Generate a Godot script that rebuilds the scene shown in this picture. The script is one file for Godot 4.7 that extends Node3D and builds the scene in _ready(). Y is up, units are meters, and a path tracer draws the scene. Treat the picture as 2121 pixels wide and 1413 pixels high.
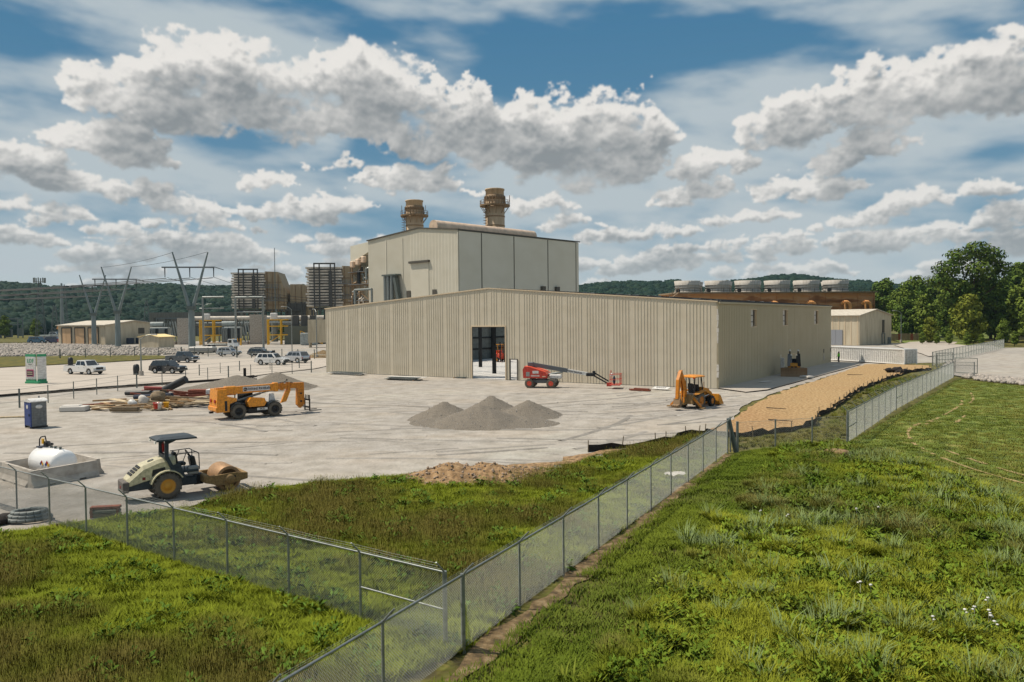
extends Node3D

const SKY_W := 4096
var rng := RandomNumberGenerator.new()
var M := {}
var T := {}
var taken := {}

# ---------------------------------------------------------------- helpers
class MB:
	var st := SurfaceTool.new()
	var col = null
	func _init():
		st.begin(Mesh.PRIMITIVE_TRIANGLES)
		st.set_smooth_group(0xFFFFFFFF)
	func v(p: Vector3):
		if col != null:
			st.set_color(col)
		st.add_vertex(p)
	func face(pts: Array, c: Vector3, smooth := false):
		st.set_smooth_group(1 if smooth else 0xFFFFFFFF)
		var n: Vector3 = (pts[1] - pts[0]).cross(pts[2] - pts[0])
		var p := pts
		if n.dot((pts[0] + pts[2]) * 0.5 - c) > 0:
			p = pts.duplicate()
			p.reverse()
		for i in range(1, p.size() - 1):
			v(p[0]); v(p[i]); v(p[i + 1])
	func quad(a: Vector3, b: Vector3, c: Vector3, d: Vector3, n: Vector3):
		face([a, b, c, d], (a + c) * 0.5 - n)
	func box(c: Vector3, s: Vector3, bs := Basis.IDENTITY):
		var h := s * 0.5
		for i in 3:
			var j := (i + 1) % 3
			var k := (i + 2) % 3
			for sg in [-1.0, 1.0]:
				var pts := []
				for q in [[-1, -1], [1, -1], [1, 1], [-1, 1]]:
					var p := Vector3.ZERO
					p[i] = h[i] * sg; p[j] = h[j] * q[0]; p[k] = h[k] * q[1]
					pts.append(c + bs * p)
				face(pts, c)
		return self
	func rbox(c: Vector3, s: Vector3, b: float, bs := Basis.IDENTITY):
		var h := s * 0.5
		var pt := func(i: int, sg: Vector3) -> Vector3:
			var p := Vector3(sg.x * (h.x - b), sg.y * (h.y - b), sg.z * (h.z - b))
			p[i] = sg[i] * h[i]
			return c + bs * p
		for i in 3:
			var j := (i + 1) % 3
			var k := (i + 2) % 3
			for sg in [-1.0, 1.0]:
				var pts := []
				for q in [[-1, -1], [1, -1], [1, 1], [-1, 1]]:
					var g := Vector3.ZERO
					g[i] = sg; g[j] = q[0]; g[k] = q[1]
					pts.append(pt.call(i, g))
				face(pts, c)
			for a in [-1.0, 1.0]:
				for e in [-1.0, 1.0]:
					var g1 := Vector3.ZERO
					g1[j] = a; g1[k] = e; g1[i] = -1
					var g2 := g1
					g2[i] = 1
					face([pt.call(j, g1), pt.call(j, g2), pt.call(k, g2), pt.call(k, g1)], c)
		for x in [-1.0, 1.0]:
			for y in [-1.0, 1.0]:
				for z in [-1.0, 1.0]:
					var g := Vector3(x, y, z)
					face([pt.call(0, g), pt.call(1, g), pt.call(2, g)], c)
		return self
	static func along(d: Vector3, up := Vector3.UP) -> Basis:   # x axis along d
		var x := d.normalized()
		if absf(x.dot(up)) > 0.99:
			up = Vector3.RIGHT
		var z := x.cross(up).normalized()
		return Basis(x, z.cross(x), z)
	func beam(a: Vector3, b: Vector3, w: float, h: float, up := Vector3.UP):
		return box((a + b) * 0.5, Vector3((b - a).length(), h, w), along(b - a, up))
	func tube(a: Vector3, b: Vector3, r: float, r2 := -1.0, n := 8, caps := true):
		if r2 < 0.0:
			r2 = r
		var bs := along(b - a)
		st.set_smooth_group(1)
		for i in n:
			var t0 := TAU * i / n
			var t1 := TAU * (i + 1) / n
			var d0 := bs.y * cos(t0) + bs.z * sin(t0)
			var d1 := bs.y * cos(t1) + bs.z * sin(t1)
			face([a + d0 * r, a + d1 * r, b + d1 * r2, b + d0 * r2], (a + b) * 0.5, n > 5)
		if caps:
			for e in [[a, r], [b, r2]]:
				if e[1] > 0.001:
					var pts := []
					for i in n:
						pts.append(e[0] + (bs.y * cos(TAU * i / n) + bs.z * sin(TAU * i / n)) * e[1])
					face(pts, (a + b) * 0.5)
		return self
	func pipe(pts: Array, r: float, n := 6):
		for i in pts.size() - 1:
			tube(pts[i], pts[i + 1], r, r, n)
		return self
	func lathe(prof: Array, n: int, xf := Transform3D.IDENTITY, smooth := true):  # (r, y) pairs, outward
		for k in prof.size() - 1:
			var p0: Vector2 = prof[k]
			var p1: Vector2 = prof[k + 1]
			var nn := Vector2(p1.y - p0.y, p0.x - p1.x)
			for i in n:
				var a := TAU * i / n
				var b := TAU * (i + 1) / n
				var am := (a + b) * 0.5
				var pts := []
				for q in [[p0, a], [p1, a], [p1, b], [p0, b]]:
					var w: Vector2 = q[0]
					pts.append(xf * Vector3(w.x * cos(q[1]), w.y, w.x * sin(q[1])))
				if p0.x < 0.0001:
					pts.remove_at(3)
				elif p1.x < 0.0001:
					pts.remove_at(2)
				var m: Vector3 = xf * Vector3((p0.x + p1.x) * 0.5 * cos(am), (p0.y + p1.y) * 0.5, (p0.x + p1.x) * 0.5 * sin(am))
				var nv: Vector3 = xf.basis * Vector3(nn.x * cos(am), nn.y, nn.x * sin(am))
				face(pts, m - nv.normalized() * 0.5, smooth)
		return self
	func prism(poly: PackedVector2Array, z0: float, z1: float, xf := Transform3D.IDENTITY):
		var n := poly.size()
		var ar := 0.0
		for i in n:
			ar += poly[i].cross(poly[(i + 1) % n])
		var sg := signf(ar)
		for i in n:
			var a := poly[i]
			var b := poly[(i + 1) % n]
			var nv := Vector3(b.y - a.y, a.x - b.x, 0) * sg
			var q := [xf * Vector3(a.x, a.y, z0), xf * Vector3(b.x, b.y, z0), xf * Vector3(b.x, b.y, z1), xf * Vector3(a.x, a.y, z1)]
			face(q, (q[0] + q[2]) * 0.5 - xf.basis * nv)
		var tr := Geometry2D.triangulate_polygon(poly)
		for i in range(0, tr.size(), 3):
			for e in [[z0, -1.0], [z1, 1.0]]:
				var q := []
				for k in 3:
					q.append(xf * Vector3(poly[tr[i + k]].x, poly[tr[i + k]].y, e[0]))
				face(q, (q[0] + q[2]) * 0.5 - xf.basis * Vector3(0, 0, e[1]))
		return self
	func hull8(lo: Array, hi: Array):     # two quads of four corners each, same order
		var c := Vector3.ZERO
		for i in 4:
			c += (lo[i] + hi[i]) / 8.0
		face(lo, c)
		face(hi, c)
		for i in 4:
			var j := (i + 1) % 4
			face([lo[i], lo[j], hi[j], hi[i]], c)
		return self
	func blob(c: Vector3, r: Vector3, nu := 10, nv := 6, noise: FastNoiseLite = null, amp := 0.0):
		var pt := func(i: int, j: int) -> Vector3:
			var th := PI * j / nv
			var ph := TAU * (i % nu) / nu
			var d := Vector3(sin(th) * cos(ph), cos(th), sin(th) * sin(ph))
			var k := 1.0
			if noise != null:
				k += amp * noise.get_noise_3dv((c + d * r) * 1.0)
			return c + d * r * k
		for j in nv:
			for i in nu:
				var q := [pt.call(i, j), pt.call(i + 1, j), pt.call(i + 1, j + 1), pt.call(i, j + 1)]
				if j == 0:
					q.remove_at(1)
				elif j == nv - 1:
					q.remove_at(2)
				face(q, c, true)
		return self
	func mesh() -> ArrayMesh:
		st.generate_normals()
		return st.commit()

func numbered(n: String, parent: Node) -> String:
	var key := str(parent.get_instance_id()) + n
	var k: int = taken.get(key, 0)
	taken[key] = k + 1
	return n if k == 0 else "%s_%03d" % [n, k]

func put(called: String, what, m: Material, parent: Node) -> MeshInstance3D:
	var o := MeshInstance3D.new()
	o.name = numbered(called, parent)
	o.mesh = what.mesh() if what is MB else what
	o.material_override = m
	parent.add_child(o, true)
	return o

func part(called: String, what, m: Material, parent: Node, label := "") -> MeshInstance3D:
	var o := put(called, what, m, parent)
	if label != "":
		o.set_meta("label", label)
	return o

func tag(o: Node, label: String, cat: String, group := ""):
	o.set_meta("label", label)
	o.set_meta("category", cat)
	if group != "":
		o.set_meta("group", group)

func thing(called: String, label: String, cat: String, at := Vector3.ZERO, turn := 0.0, group := "", size := 1.0) -> Node3D:
	var o := Node3D.new()
	o.name = numbered(called, self)
	add_child(o, true)
	o.position = at
	o.rotation_degrees.y = turn
	o.scale = Vector3.ONE * size
	tag(o, label, cat, group)
	return o

func single(called: String, what, m: Material, label: String, cat: String, group := "", at := Vector3.ZERO, turn := 0.0) -> MeshInstance3D:
	var o := put(called, what, m, self)
	o.position = at
	o.rotation_degrees.y = turn
	tag(o, label, cat, group)
	return o

func again(src: Node3D, label: String, at: Vector3, turn := 0.0, group := "", size := 1.0) -> Node3D:
	var base := String(src.name).rstrip("0123456789").trim_suffix("_")
	var o: Node3D = src.duplicate()
	o.name = numbered(base, self)
	add_child(o, true)
	o.position = at
	o.rotation_degrees.y = turn
	o.scale = Vector3.ONE * size
	o.set_meta("label", label)
	if group != "":
		o.set_meta("group", group)
	return o

func struct(called: String, what, m: Material) -> MeshInstance3D:
	var o := put(called, what, m, self)
	o.set_meta("kind", "structure")
	return o

func scatter(called: String, mesh: Mesh, m: Material, xf: Array, cols: Array, parent: Node = null) -> MultiMeshInstance3D:
	var mm := MultiMesh.new()
	mm.transform_format = MultiMesh.TRANSFORM_3D
	mm.use_colors = cols.size() > 0
	mm.mesh = mesh
	mm.instance_count = xf.size()
	for i in xf.size():
		mm.set_instance_transform(i, xf[i])
		if cols.size() > 0:
			mm.set_instance_color(i, cols[i])
	var o := MultiMeshInstance3D.new()
	var host: Node = self if parent == null else parent
	o.name = numbered(called, host)
	o.multimesh = mm
	o.material_override = m
	o.set_meta("kind", "stuff")
	host.add_child(o, true)
	return o

func noise(freq: float, oct := 4, sd := 1, kind := FastNoiseLite.TYPE_SIMPLEX_SMOOTH) -> FastNoiseLite:
	var n := FastNoiseLite.new()
	n.seed = sd
	n.noise_type = kind
	n.frequency = freq
	n.fractal_octaves = oct
	return n

# seamless noise run through a ramp of sRGB colours -> texture
func ramp_tex(key: String, n: FastNoiseLite, size: Vector2i, stops: Array, stretch := Vector2i.ONE, contrast := 1.0):
	var im := n.get_seamless_image(size.x / stretch.x, size.y / stretch.y)
	im.convert(Image.FORMAT_L8)
	if stretch != Vector2i.ONE:
		im.resize(size.x, size.y, Image.INTERPOLATE_CUBIC)
	var src := im.get_data()
	var lut := []
	for i in 256:
		var t := clampf((i / 255.0 - 0.5) * contrast + 0.5, 0, 1) * (stops.size() - 1)
		var k := mini(int(t), stops.size() - 2)
		var c: Color = Color(stops[k]).lerp(Color(stops[k + 1]), t - k)
		lut.append([c.r8, c.g8, c.b8])
	var out := PackedByteArray()
	out.resize(src.size() * 3)
	var j := 0
	for b in src:
		var l: Array = lut[b]
		out[j] = l[0]; out[j + 1] = l[1]; out[j + 2] = l[2]
		j += 3
	var res := Image.create_from_data(size.x, size.y, false, Image.FORMAT_RGB8, out)
	T[key] = ImageTexture.create_from_image(res)
	T[key + "_grey"] = im

func bump_tex(key: String, from: String, strength: float):
	var im: Image = T[from + "_grey"].duplicate()
	im.convert(Image.FORMAT_RGBA8)
	im.bump_map_to_normal_map(strength)
	T[key] = ImageTexture.create_from_image(im)

func mat(key: String, col: String, rough := 0.8, metal := 0.0, tex := "", scale := 1.0, opt := {}) -> StandardMaterial3D:
	var m := StandardMaterial3D.new()
	m.albedo_color = Color(col)
	m.roughness = rough
	m.metallic = metal
	if tex != "":
		m.albedo_texture = T[tex]
		m.uv1_triplanar = true
		m.uv1_world_triplanar = opt.get("world", true)
		m.uv1_scale = Vector3.ONE * scale
		if opt.has("flat"):
			m.uv1_scale = opt.flat
	if opt.has("bump"):
		m.normal_enabled = true
		m.normal_texture = T[opt.bump]
		m.normal_scale = opt.get("bs", 1.0)
	if opt.has("coat"):
		m.clearcoat_enabled = true
		m.clearcoat = opt.coat
		m.clearcoat_roughness = 0.15
	if opt.get("vc", false):
		m.vertex_color_use_as_albedo = true
	if opt.get("two", false):
		m.cull_mode = BaseMaterial3D.CULL_DISABLED
	if opt.has("back"):
		m.backlight_enabled = true
		m.backlight = Color(opt.back)
	if opt.has("alpha"):
		m.transparency = BaseMaterial3D.TRANSPARENCY_ALPHA
		m.albedo_color.a = opt.alpha
	M[key] = m
	return m

func V(x: float, z: float) -> Vector2:
	return Vector2(x, z)

# ---------------------------------------------------------------- sky
var puffs := []       # [az, el, ra, re, weight] in degrees

func cloud(az: float, base: float, hw: float, h: float, n: int, sd: int, tilt := 0.0, w := 1.0):
	var r := RandomNumberGenerator.new()
	r.seed = sd
	for i in n:
		var u := -1.0 + 2.0 * (i + 0.5) / n + r.randf_range(-0.5, 0.5) / n * 2.0
		var env := pow(maxf(1.0 - u * u, 0.0), 0.42)
		var rr := h * env * r.randf_range(0.34, 0.62) + h * 0.07
		var top := h * env * r.randf_range(0.72, 1.04)
		var y := maxf(top - rr, rr * 0.55)
		puffs.append([az + u * hw, base + y + tilt * u, maxf(rr * 1.35, hw * 1.3 / n), rr, w])
		if i % 2 == 0:
			puffs.append([az + u * hw, base + h * 0.3 * env + tilt * u, hw * 1.7 / n + h * 0.25 * env, h * 0.33 * env + h * 0.03, w])

func field(x0: float, x1: float, y0: float, y1: float, nx: int, ny: int, seedn: int) -> PackedByteArray:
	var S := PackedFloat32Array(); S.resize(nx * ny)
	var dx := (x1 - x0) / nx
	var dy := (y1 - y0) / ny
	for p in puffs:
		for wrap in [0.0, 360.0, -360.0]:
			var px: float = p[0] + wrap
			if px + p[2] < x0 or px - p[2] > x1:
				continue
			var i0 := maxi(0, int((px - p[2] - x0) / dx))
			var i1 := mini(nx - 1, int((px + p[2] - x0) / dx) + 1)
			var j0 := maxi(0, int((p[1] - p[3] - y0) / dy))
			var j1 := mini(ny - 1, int((p[1] + p[3] - y0) / dy) + 1)
			for j in range(j0, j1 + 1):
				var b: float = (y0 + (j + 0.5) * dy - p[1]) / p[3]
				b *= b
				if b >= 1.0:
					continue
				var row := j * nx
				for i in range(i0, i1 + 1):
					var a: float = (x0 + (i + 0.5) * dx - px) / p[2]
					var d := a * a + b
					if d < 1.0:
						d = (1.0 - d)
						var f: float = d * p[4]
						S[row + i] += (1.0 - S[row + i]) * f
	var nb := noise(1.0, 6, 11)
	nb.fractal_gain = 0.6
	var nc := noise(1.0, 5, 23)
	var nd := noise(1.0, 4, 37)
	var nw := noise(1.0, 5, 57)
	nw.fractal_gain = 0.58
	nd.fractal_gain = 0.62
	var nr := noise(1.0, 4, 41)
	nr.fractal_gain = 0.48
	var nv := noise(1.0, 5, 5)
	var D := PackedFloat32Array(); D.resize(nx * ny)
	for j in ny:
		var el := y0 + (j + 0.5) * dy
		# a flat cloud deck: detail gets finer and flatter towards the horizon
		var lev := clampf(log(19.0 / (maxf(el, 0.0) + 4.0)) / log(2.0), 0.0, 1.999)
		var fa := 0.17 * pow(2.0, floorf(lev))
		var fr := lev - floorf(lev)
		var thr := lerpf(0.15, 0.265, clampf((el - 6.0) / 8.0, 0, 1))
		var amp := 2.3 * clampf(el / 15.0, 0.12, 1.15)
		for i in nx:
			var az := x0 + (i + 0.5) * dx
			var a2 := az if az < 180 else az - 360
			var wj := clampi(j + int((nw.get_noise_3d(a2 * fa * 1.6, el * fa * 2.2, 21.0) * 0.75 + nw.get_noise_3d(a2 * fa * 5.0, el * fa * 6.5, 44.0) * 0.20) * amp / dy), 0, ny - 1)
			var wi := clampi(i + int((nw.get_noise_3d(a2 * fa * 1.6, el * fa * 2.2, 87.0) * 1.2 + nw.get_noise_3d(a2 * fa * 5.0, el * fa * 6.5, 99.0) * 0.24) * amp / dx), 0, nx - 1)
			var s := S[wj * nx + wi]
			var n1 := lerpf(nb.get_noise_3d(a2 * fa, el * fa * 1.35, 3.0), nb.get_noise_3d(a2 * fa * 2.0, el * fa * 2.7, 5.0), fr)
			var q1 := lerpf(absf(nr.get_noise_3d(a2 * fa * 1.5 + n1 * 0.4, el * fa * 1.9, 7.0)), absf(nr.get_noise_3d(a2 * fa * 3.0 + n1 * 0.4, el * fa * 3.8, 9.0)), fr)
			var n2 := 0.34 - q1 * 1.25   # cauliflower heads
			var n4 := nd.get_noise_3d(a2 * fa * 9.0, el * fa * 11.0, 1.0)
			var v := s + n4 * 0.16 * (0.25 + s) + (n1 * 0.95 + n2 * 0.40) * (0.22 + s) - thr
			D[j * nx + i] = v
	# light from up and to the left
	var out := PackedByteArray(); out.resize(nx * ny * 3)
	for j in ny:
		var el := y0 + (j + 0.5) * dy
		var e := maxf(el, 0.3)
		var sc := clampf(e / 16.0, 0.16, 1.5)
		var offs := []
		for q in [0.35, 0.8, 1.5, 2.5, 3.9]:
			offs.append(Vector2i(int(round(-0.42 * q * sc / dx)), int(round(0.9 * q * sc / dy))))
		var wts := [0.25, 0.35, 0.5, 0.6, 0.6]
		var hor := exp(-e / 5.0)
		var kk := 1.0 if e > 9.0 else (2.0 if e > 3.0 else 4.0)
		var zen := clampf(e / 55.0, 0, 1)
		var blue := Color(0.050, 0.205, 0.365).lerp(Color(0.035, 0.14, 0.30), zen).lerp(Color(0.33, 0.48, 0.56), clampf(exp(-e / 9.0), 0, 1))
		for i in nx:
			var az := x0 + (i + 0.5) * dx
			var a2 := az if az < 180 else az - 360
			# thin high veil
			var vn := nv.get_noise_3d(a2 * 0.035, el * 0.11 + a2 * 0.012, 3.0) * 0.75 + nc.get_noise_3d(a2 * 0.16 + el * 0.1, el * 0.55, 9.0) * 0.3
			var veil := smoothstep(-0.26, 0.46, vn * 1.15 + 0.05 + veil_at(a2, el) + 0.42 * exp(-e / 9.0))
			var c := blue.lerp(Color(0.53, 0.595, 0.625), veil * 0.90)
			var d := D[j * nx + i]
			if d > 0.0:
				var sh := 0.0
				for q in 5:
					var jj: int = j + offs[q].y
					var ii: int = i + offs[q].x
					if jj < ny and ii >= 0:
						sh += maxf(S[jj * nx + ii] * 0.35 + D[jj * nx + ii] * 0.72 - 0.06, 0.0) * wts[q]
				var lit := exp(-0.92 * sh)
				var soft := nc.get_noise_3d(a2 * 0.13, el * 0.24, 31.0)
				var bil := 0.26 - absf(nr.get_noise_3d(a2 * 0.42 * kk, el * 0.6 * kk, 60.0))
				var j2: int = mini(j + offs[0].y, ny - 1)
				var i2: int = maxi(i + offs[0].x, 0)
				var j3: int = mini(j + offs[1].y, ny - 1)
				var i3: int = maxi(i + offs[1].x, 0)
				var slope := clampf((d - D[j2 * nx + i2]) * 1.5 + (d - D[j3 * nx + i3]) * 0.7, -0.6, 0.6)
				lit = clampf(lit + slope * (0.10 + 0.62 * lit) + soft * 0.38 + bil * 0.8 * (0.3 + lit), 0.0, 1.0)
				var a := smoothstep(0.0, 0.34 + 0.34 * (1.0 - lit), d)
				var thick := clampf(d * 1.2, 0, 1)
				var cc := Color(0.262, 0.288, 0.305).lerp(Color(0.86, 0.835, 0.795), pow(lit, 1.05))
				cc = cc.lerp(Color(0.62, 0.62, 0.60), 0.20 * (1.0 - thick))
				cc = cc.lerp(Color(0.50, 0.565, 0.595), hor * 0.5)
				c = c.lerp(cc, a)
			c = c.lerp(Color(0.50, 0.57, 0.60), exp(-e / 2.6) * 0.62)
			c = c.linear_to_srgb()
			var o := ((ny - 1 - j) * nx + i) * 3
			out[o] = clampi(int(c.r * 255.0 + 0.5), 0, 255)
			out[o + 1] = clampi(int(c.g * 255.0 + 0.5), 0, 255)
			out[o + 2] = clampi(int(c.b * 255.0 + 0.5), 0, 255)
	return out

var gaps := []     # [az, el, ra, re, amount]
func veil_at(az: float, el: float) -> float:
	var s := 0.06
	for g in gaps:
		var a: float = (az - g[0]) / g[2]
		var b: float = (el - g[1]) / g[3]
		var d := a * a + b * b
		if d < 4.0:
			s += g[4] * exp(-d * 1.4)
	return s

func make_sky() -> Sky:
	clouds_in_view()
	# the same weather all the way round: small clouds low down, larger ones higher up
	var r := RandomNumberGenerator.new()
	r.seed = 77
	for i in 900:
		var el := 0.5 + pow(r.randf(), 1.3) * 10.0
		var az := r.randf_range(-180, 180)
		var s := 0.35 + el * 0.16
		if absf(az) < 37.0 and el > 5.0:
			continue
		cloud(az, el, s * r.randf_range(1.2, 3.4), s * r.randf_range(0.8, 1.5), 3 + r.randi() % 3, r.randi(), r.randf_range(-0.1, 0.1), 0.85)
	for i in 46:
		var el := 9.0 + pow(r.randf(), 1.4) * 55.0
		var az := r.randf_range(38, 322)
		cloud(az, el, r.randf_range(3, 9) * (1.0 + el / 60.0), r.randf_range(2.2, 5.5), 5, r.randi(), r.randf_range(-1, 1), 0.85)
	var full := Image.create_empty(SKY_W, SKY_W / 2, false, Image.FORMAT_RGB8)
	full.fill(Color("6d6f58"))
	# whole upper half, coarse
	var cx := 640
	var cy := 160
	var im := Image.create_from_data(cx, cy, false, Image.FORMAT_RGB8, field(-180, 180, 0, 90, cx, cy, 1))
	im.resize(SKY_W, SKY_W / 4, Image.INTERPOLATE_CUBIC)
	full.blit_rect(im, Rect2i(0, 0, SKY_W / 2, SKY_W / 4), Vector2i(SKY_W / 2, 0))     # straight ahead is column 0
	full.blit_rect(im, Rect2i(SKY_W / 2, 0, SKY_W / 2, SKY_W / 4), Vector2i.ZERO)
	# the part the lens can see once more at full resolution
	var d := SKY_W / 360.0
	var w := int(80 * d)
	var h := int(32 * d)
	var fine := Image.create_from_data(w, h, false, Image.FORMAT_RGB8, field(-40, -40 + w / d, 0, h / d, w, h, 1))
	full.blit_rect(fine, Rect2i(0, 0, w / 2, h), Vector2i(SKY_W - w / 2, SKY_W / 4 - h))
	full.blit_rect(fine, Rect2i(w / 2, 0, w - w / 2, h), Vector2i(0, SKY_W / 4 - h))
	var pm := PanoramaSkyMaterial.new()
	pm.panorama = ImageTexture.create_from_image(full)
	var sky := Sky.new()
	sky.sky_material = pm
	return sky

func clouds_in_view():
	cloud(-18.8, 13.52, 9.38, 5.90, 12, 1, 0.00, 1.0)
	cloud(-10.1, 14.03, 3.57, 5.94, 6, 2, 0.00, 1.0)
	cloud(-24.8, 14.45, 2.45, 3.50, 4, 3, 0.00, 0.95)
	cloud(0.1, 11.49, 8.72, 4.60, 10, 4, -0.33, 1.0)
	cloud(6.1, 10.44, 4.17, 6.06, 6, 5, -0.26, 1.0)
	cloud(-4.4, 12.17, 4.88, 3.60, 5, 6, 0.00, 0.95)
	cloud(-3.5, 15.29, 1.57, 1.92, 4, 50, 0.00, 0.7)
	cloud(23.3, 12.67, 6.65, 3.89, 9, 7, 1.25, 1.0)
	cloud(29.0, 13.00, 4.57, 4.25, 7, 8, 0.66, 1.0)
	cloud(33.6, 13.23, 2.44, 3.78, 5, 9, 0.66, 1.0)
	cloud(-27.0, 10.66, 3.62, 2.62, 7, 10, -0.33, 0.95)
	cloud(-31.6, 8.80, 1.91, 2.46, 5, 11, -0.26, 0.9)
	cloud(-28.7, 8.21, 2.84, 1.80, 6, 12, -0.26, 0.85)
	cloud(-23.4, 7.40, 2.97, 2.14, 6, 13, -0.83, 0.9)
	cloud(-17.6, 9.16, 2.11, 1.10, 5, 14, 0.13, 0.85)
	cloud(-6.9, 9.39, 4.15, 2.08, 7, 15, -0.33, 0.9)
	cloud(-26.6, 5.41, 1.69, 1.49, 5, 17, -0.17, 0.95)
	cloud(-31.6, 5.12, 1.69, 1.07, 5, 18, -0.33, 0.9)
	cloud(-15.7, 7.01, 3.42, 1.72, 6, 19, 0.17, 0.85)
	cloud(-22.1, 5.14, 2.12, 1.10, 5, 20, 0.13, 0.85)
	cloud(14.6, 9.86, 2.80, 2.15, 6, 21, 0.33, 0.95)
	cloud(23.9, 10.07, 3.23, 2.46, 6, 22, 0.79, 0.8)
	cloud(13.2, 8.10, 2.73, 1.73, 6, 23, 0.40, 0.9)
	cloud(22.1, 8.00, 2.60, 1.58, 6, 24, 0.20, 0.9)
	cloud(26.8, 6.75, 2.53, 1.60, 6, 25, 0.17, 0.75)
	cloud(25.4, 4.58, 3.45, 1.57, 7, 26, 0.00, 0.85)
	cloud(32.1, 5.55, 1.67, 1.76, 5, 27, 0.17, 0.85)
	cloud(32.3, 3.74, 1.16, 1.54, 4, 28, 0.00, 0.85)
	cloud(2.2, 7.73, 1.97, 1.78, 5, 29, 0.00, 0.75)
	cloud(7.4, 5.49, 2.63, 1.51, 5, 30, 0.00, 0.75)
	cloud(17.2, 6.59, 3.09, 1.19, 6, 31, 0.00, 0.7)
	cloud(14.5, 4.61, 4.62, 1.08, 8, 32, 0.00, 0.8)
	cloud(-29.7, 6.86, 1.86, 0.78, 4, 43, 0.00, 0.7)
	cloud(-12.4, 5.49, 3.02, 1.02, 5, 44, 0.00, 0.75)
	cloud(-19.6, 4.05, 3.13, 0.79, 6, 45, 0.00, 0.75)
	cloud(20.0, 3.18, 3.74, 0.79, 6, 46, 0.00, 0.75)
	cloud(29.8, 2.98, 2.39, 0.79, 5, 47, 0.00, 0.75)
	cloud(9.5, 3.78, 3.43, 0.90, 6, 48, 0.00, 0.75)
	cloud(-30.0, 6.40, 2.11, 0.90, 5, 61, 0.1, 0.8)
	cloud(-24.1, 6.36, 2.05, 0.82, 5, 62, 0.1, 0.8)
	cloud(-18.3, 7.53, 1.90, 0.98, 5, 63, 0.1, 0.75)
	cloud(-12.4, 7.69, 2.01, 1.34, 5, 64, 0.1, 0.8)
	cloud(-12.7, 10.68, 2.01, 0.85, 4, 65, 0.1, 0.6)
	cloud(4.3, 6.66, 2.45, 1.03, 5, 66, 0.1, 0.8)
	cloud(11.2, 5.80, 2.71, 1.16, 5, 67, 0.1, 0.85)
	cloud(18.4, 5.21, 2.85, 0.99, 6, 68, 0.1, 0.85)
	cloud(23.3, 5.96, 2.38, 1.08, 5, 69, 0.1, 0.8)
	cloud(29.0, 4.70, 2.43, 1.04, 6, 70, 0.1, 0.8)
	cloud(31.1, 7.55, 1.81, 1.18, 5, 71, 0.1, 0.65)
	cloud(19.1, 8.46, 1.89, 1.29, 5, 72, 0.1, 0.7)
	cloud(-32.5, 6.84, 1.25, 0.87, 4, 73, 0.1, 0.8)
	cloud(-20.2, 6.17, 2.17, 0.78, 5, 74, 0.1, 0.75)
	cloud(-10.4, 4.13, 3.07, 0.76, 5, 75, 0.1, 0.7)
	cloud(-27.3, 3.43, 2.78, 0.62, 6, 76, 0.1, 0.7)
	gaps.append([6.1, 17.2, 7.9, 3.5, -0.55])
	gaps.append([-8.3, 12.1, 4.8, 1.7, -0.75])
	gaps.append([15.2, 19.4, 6.5, 1.8, -0.5])
	gaps.append([19.7, 18.3, 4.6, 1.8, -0.35])
	gaps.append([-19.8, 12.7, 2.8, 1.3, -0.4])
	gaps.append([0.2, 18.3, 3.1, 1.9, -0.4])
	gaps.append([-30.2, 17.9, 4.2, 1.4, -0.25])
	gaps.append([-31.3, 16.3, 1.5, 1.1, -0.2])
	gaps.append([32.1, 10.1, 2.3, 0.7, -0.4])
	gaps.append([-5.4, 20.1, 5.2, 1.2, -0.15])
	gaps.append([-19.4, 18.1, 7.8, 1.8, 0.45])
	gaps.append([-5.4, 21.3, 6.2, 1.2, 0.4])
	gaps.append([-29.0, 14.7, 4.8, 2.0, 0.35])
	gaps.append([12.6, 11.1, 6.0, 2.0, 0.4])
	gaps.append([5.0, 8.4, 7.0, 1.7, 0.4])
	gaps.append([15.2, 16.4, 5.2, 1.2, 0.12])
	gaps.append([32.1, 11.8, 3.0, 1.4, 0.2])
	gaps.append([-12.4, 10.4, 3.4, 1.0, -0.3])
	gaps.append([-15.1, 8.0, 6.5, 1.7, 0.1])
	gaps.append([21.5, 3.1, 6.1, 1.3, -0.2])
	gaps.append([-25.1, 3.5, 5.8, 1.3, -0.1])

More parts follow.
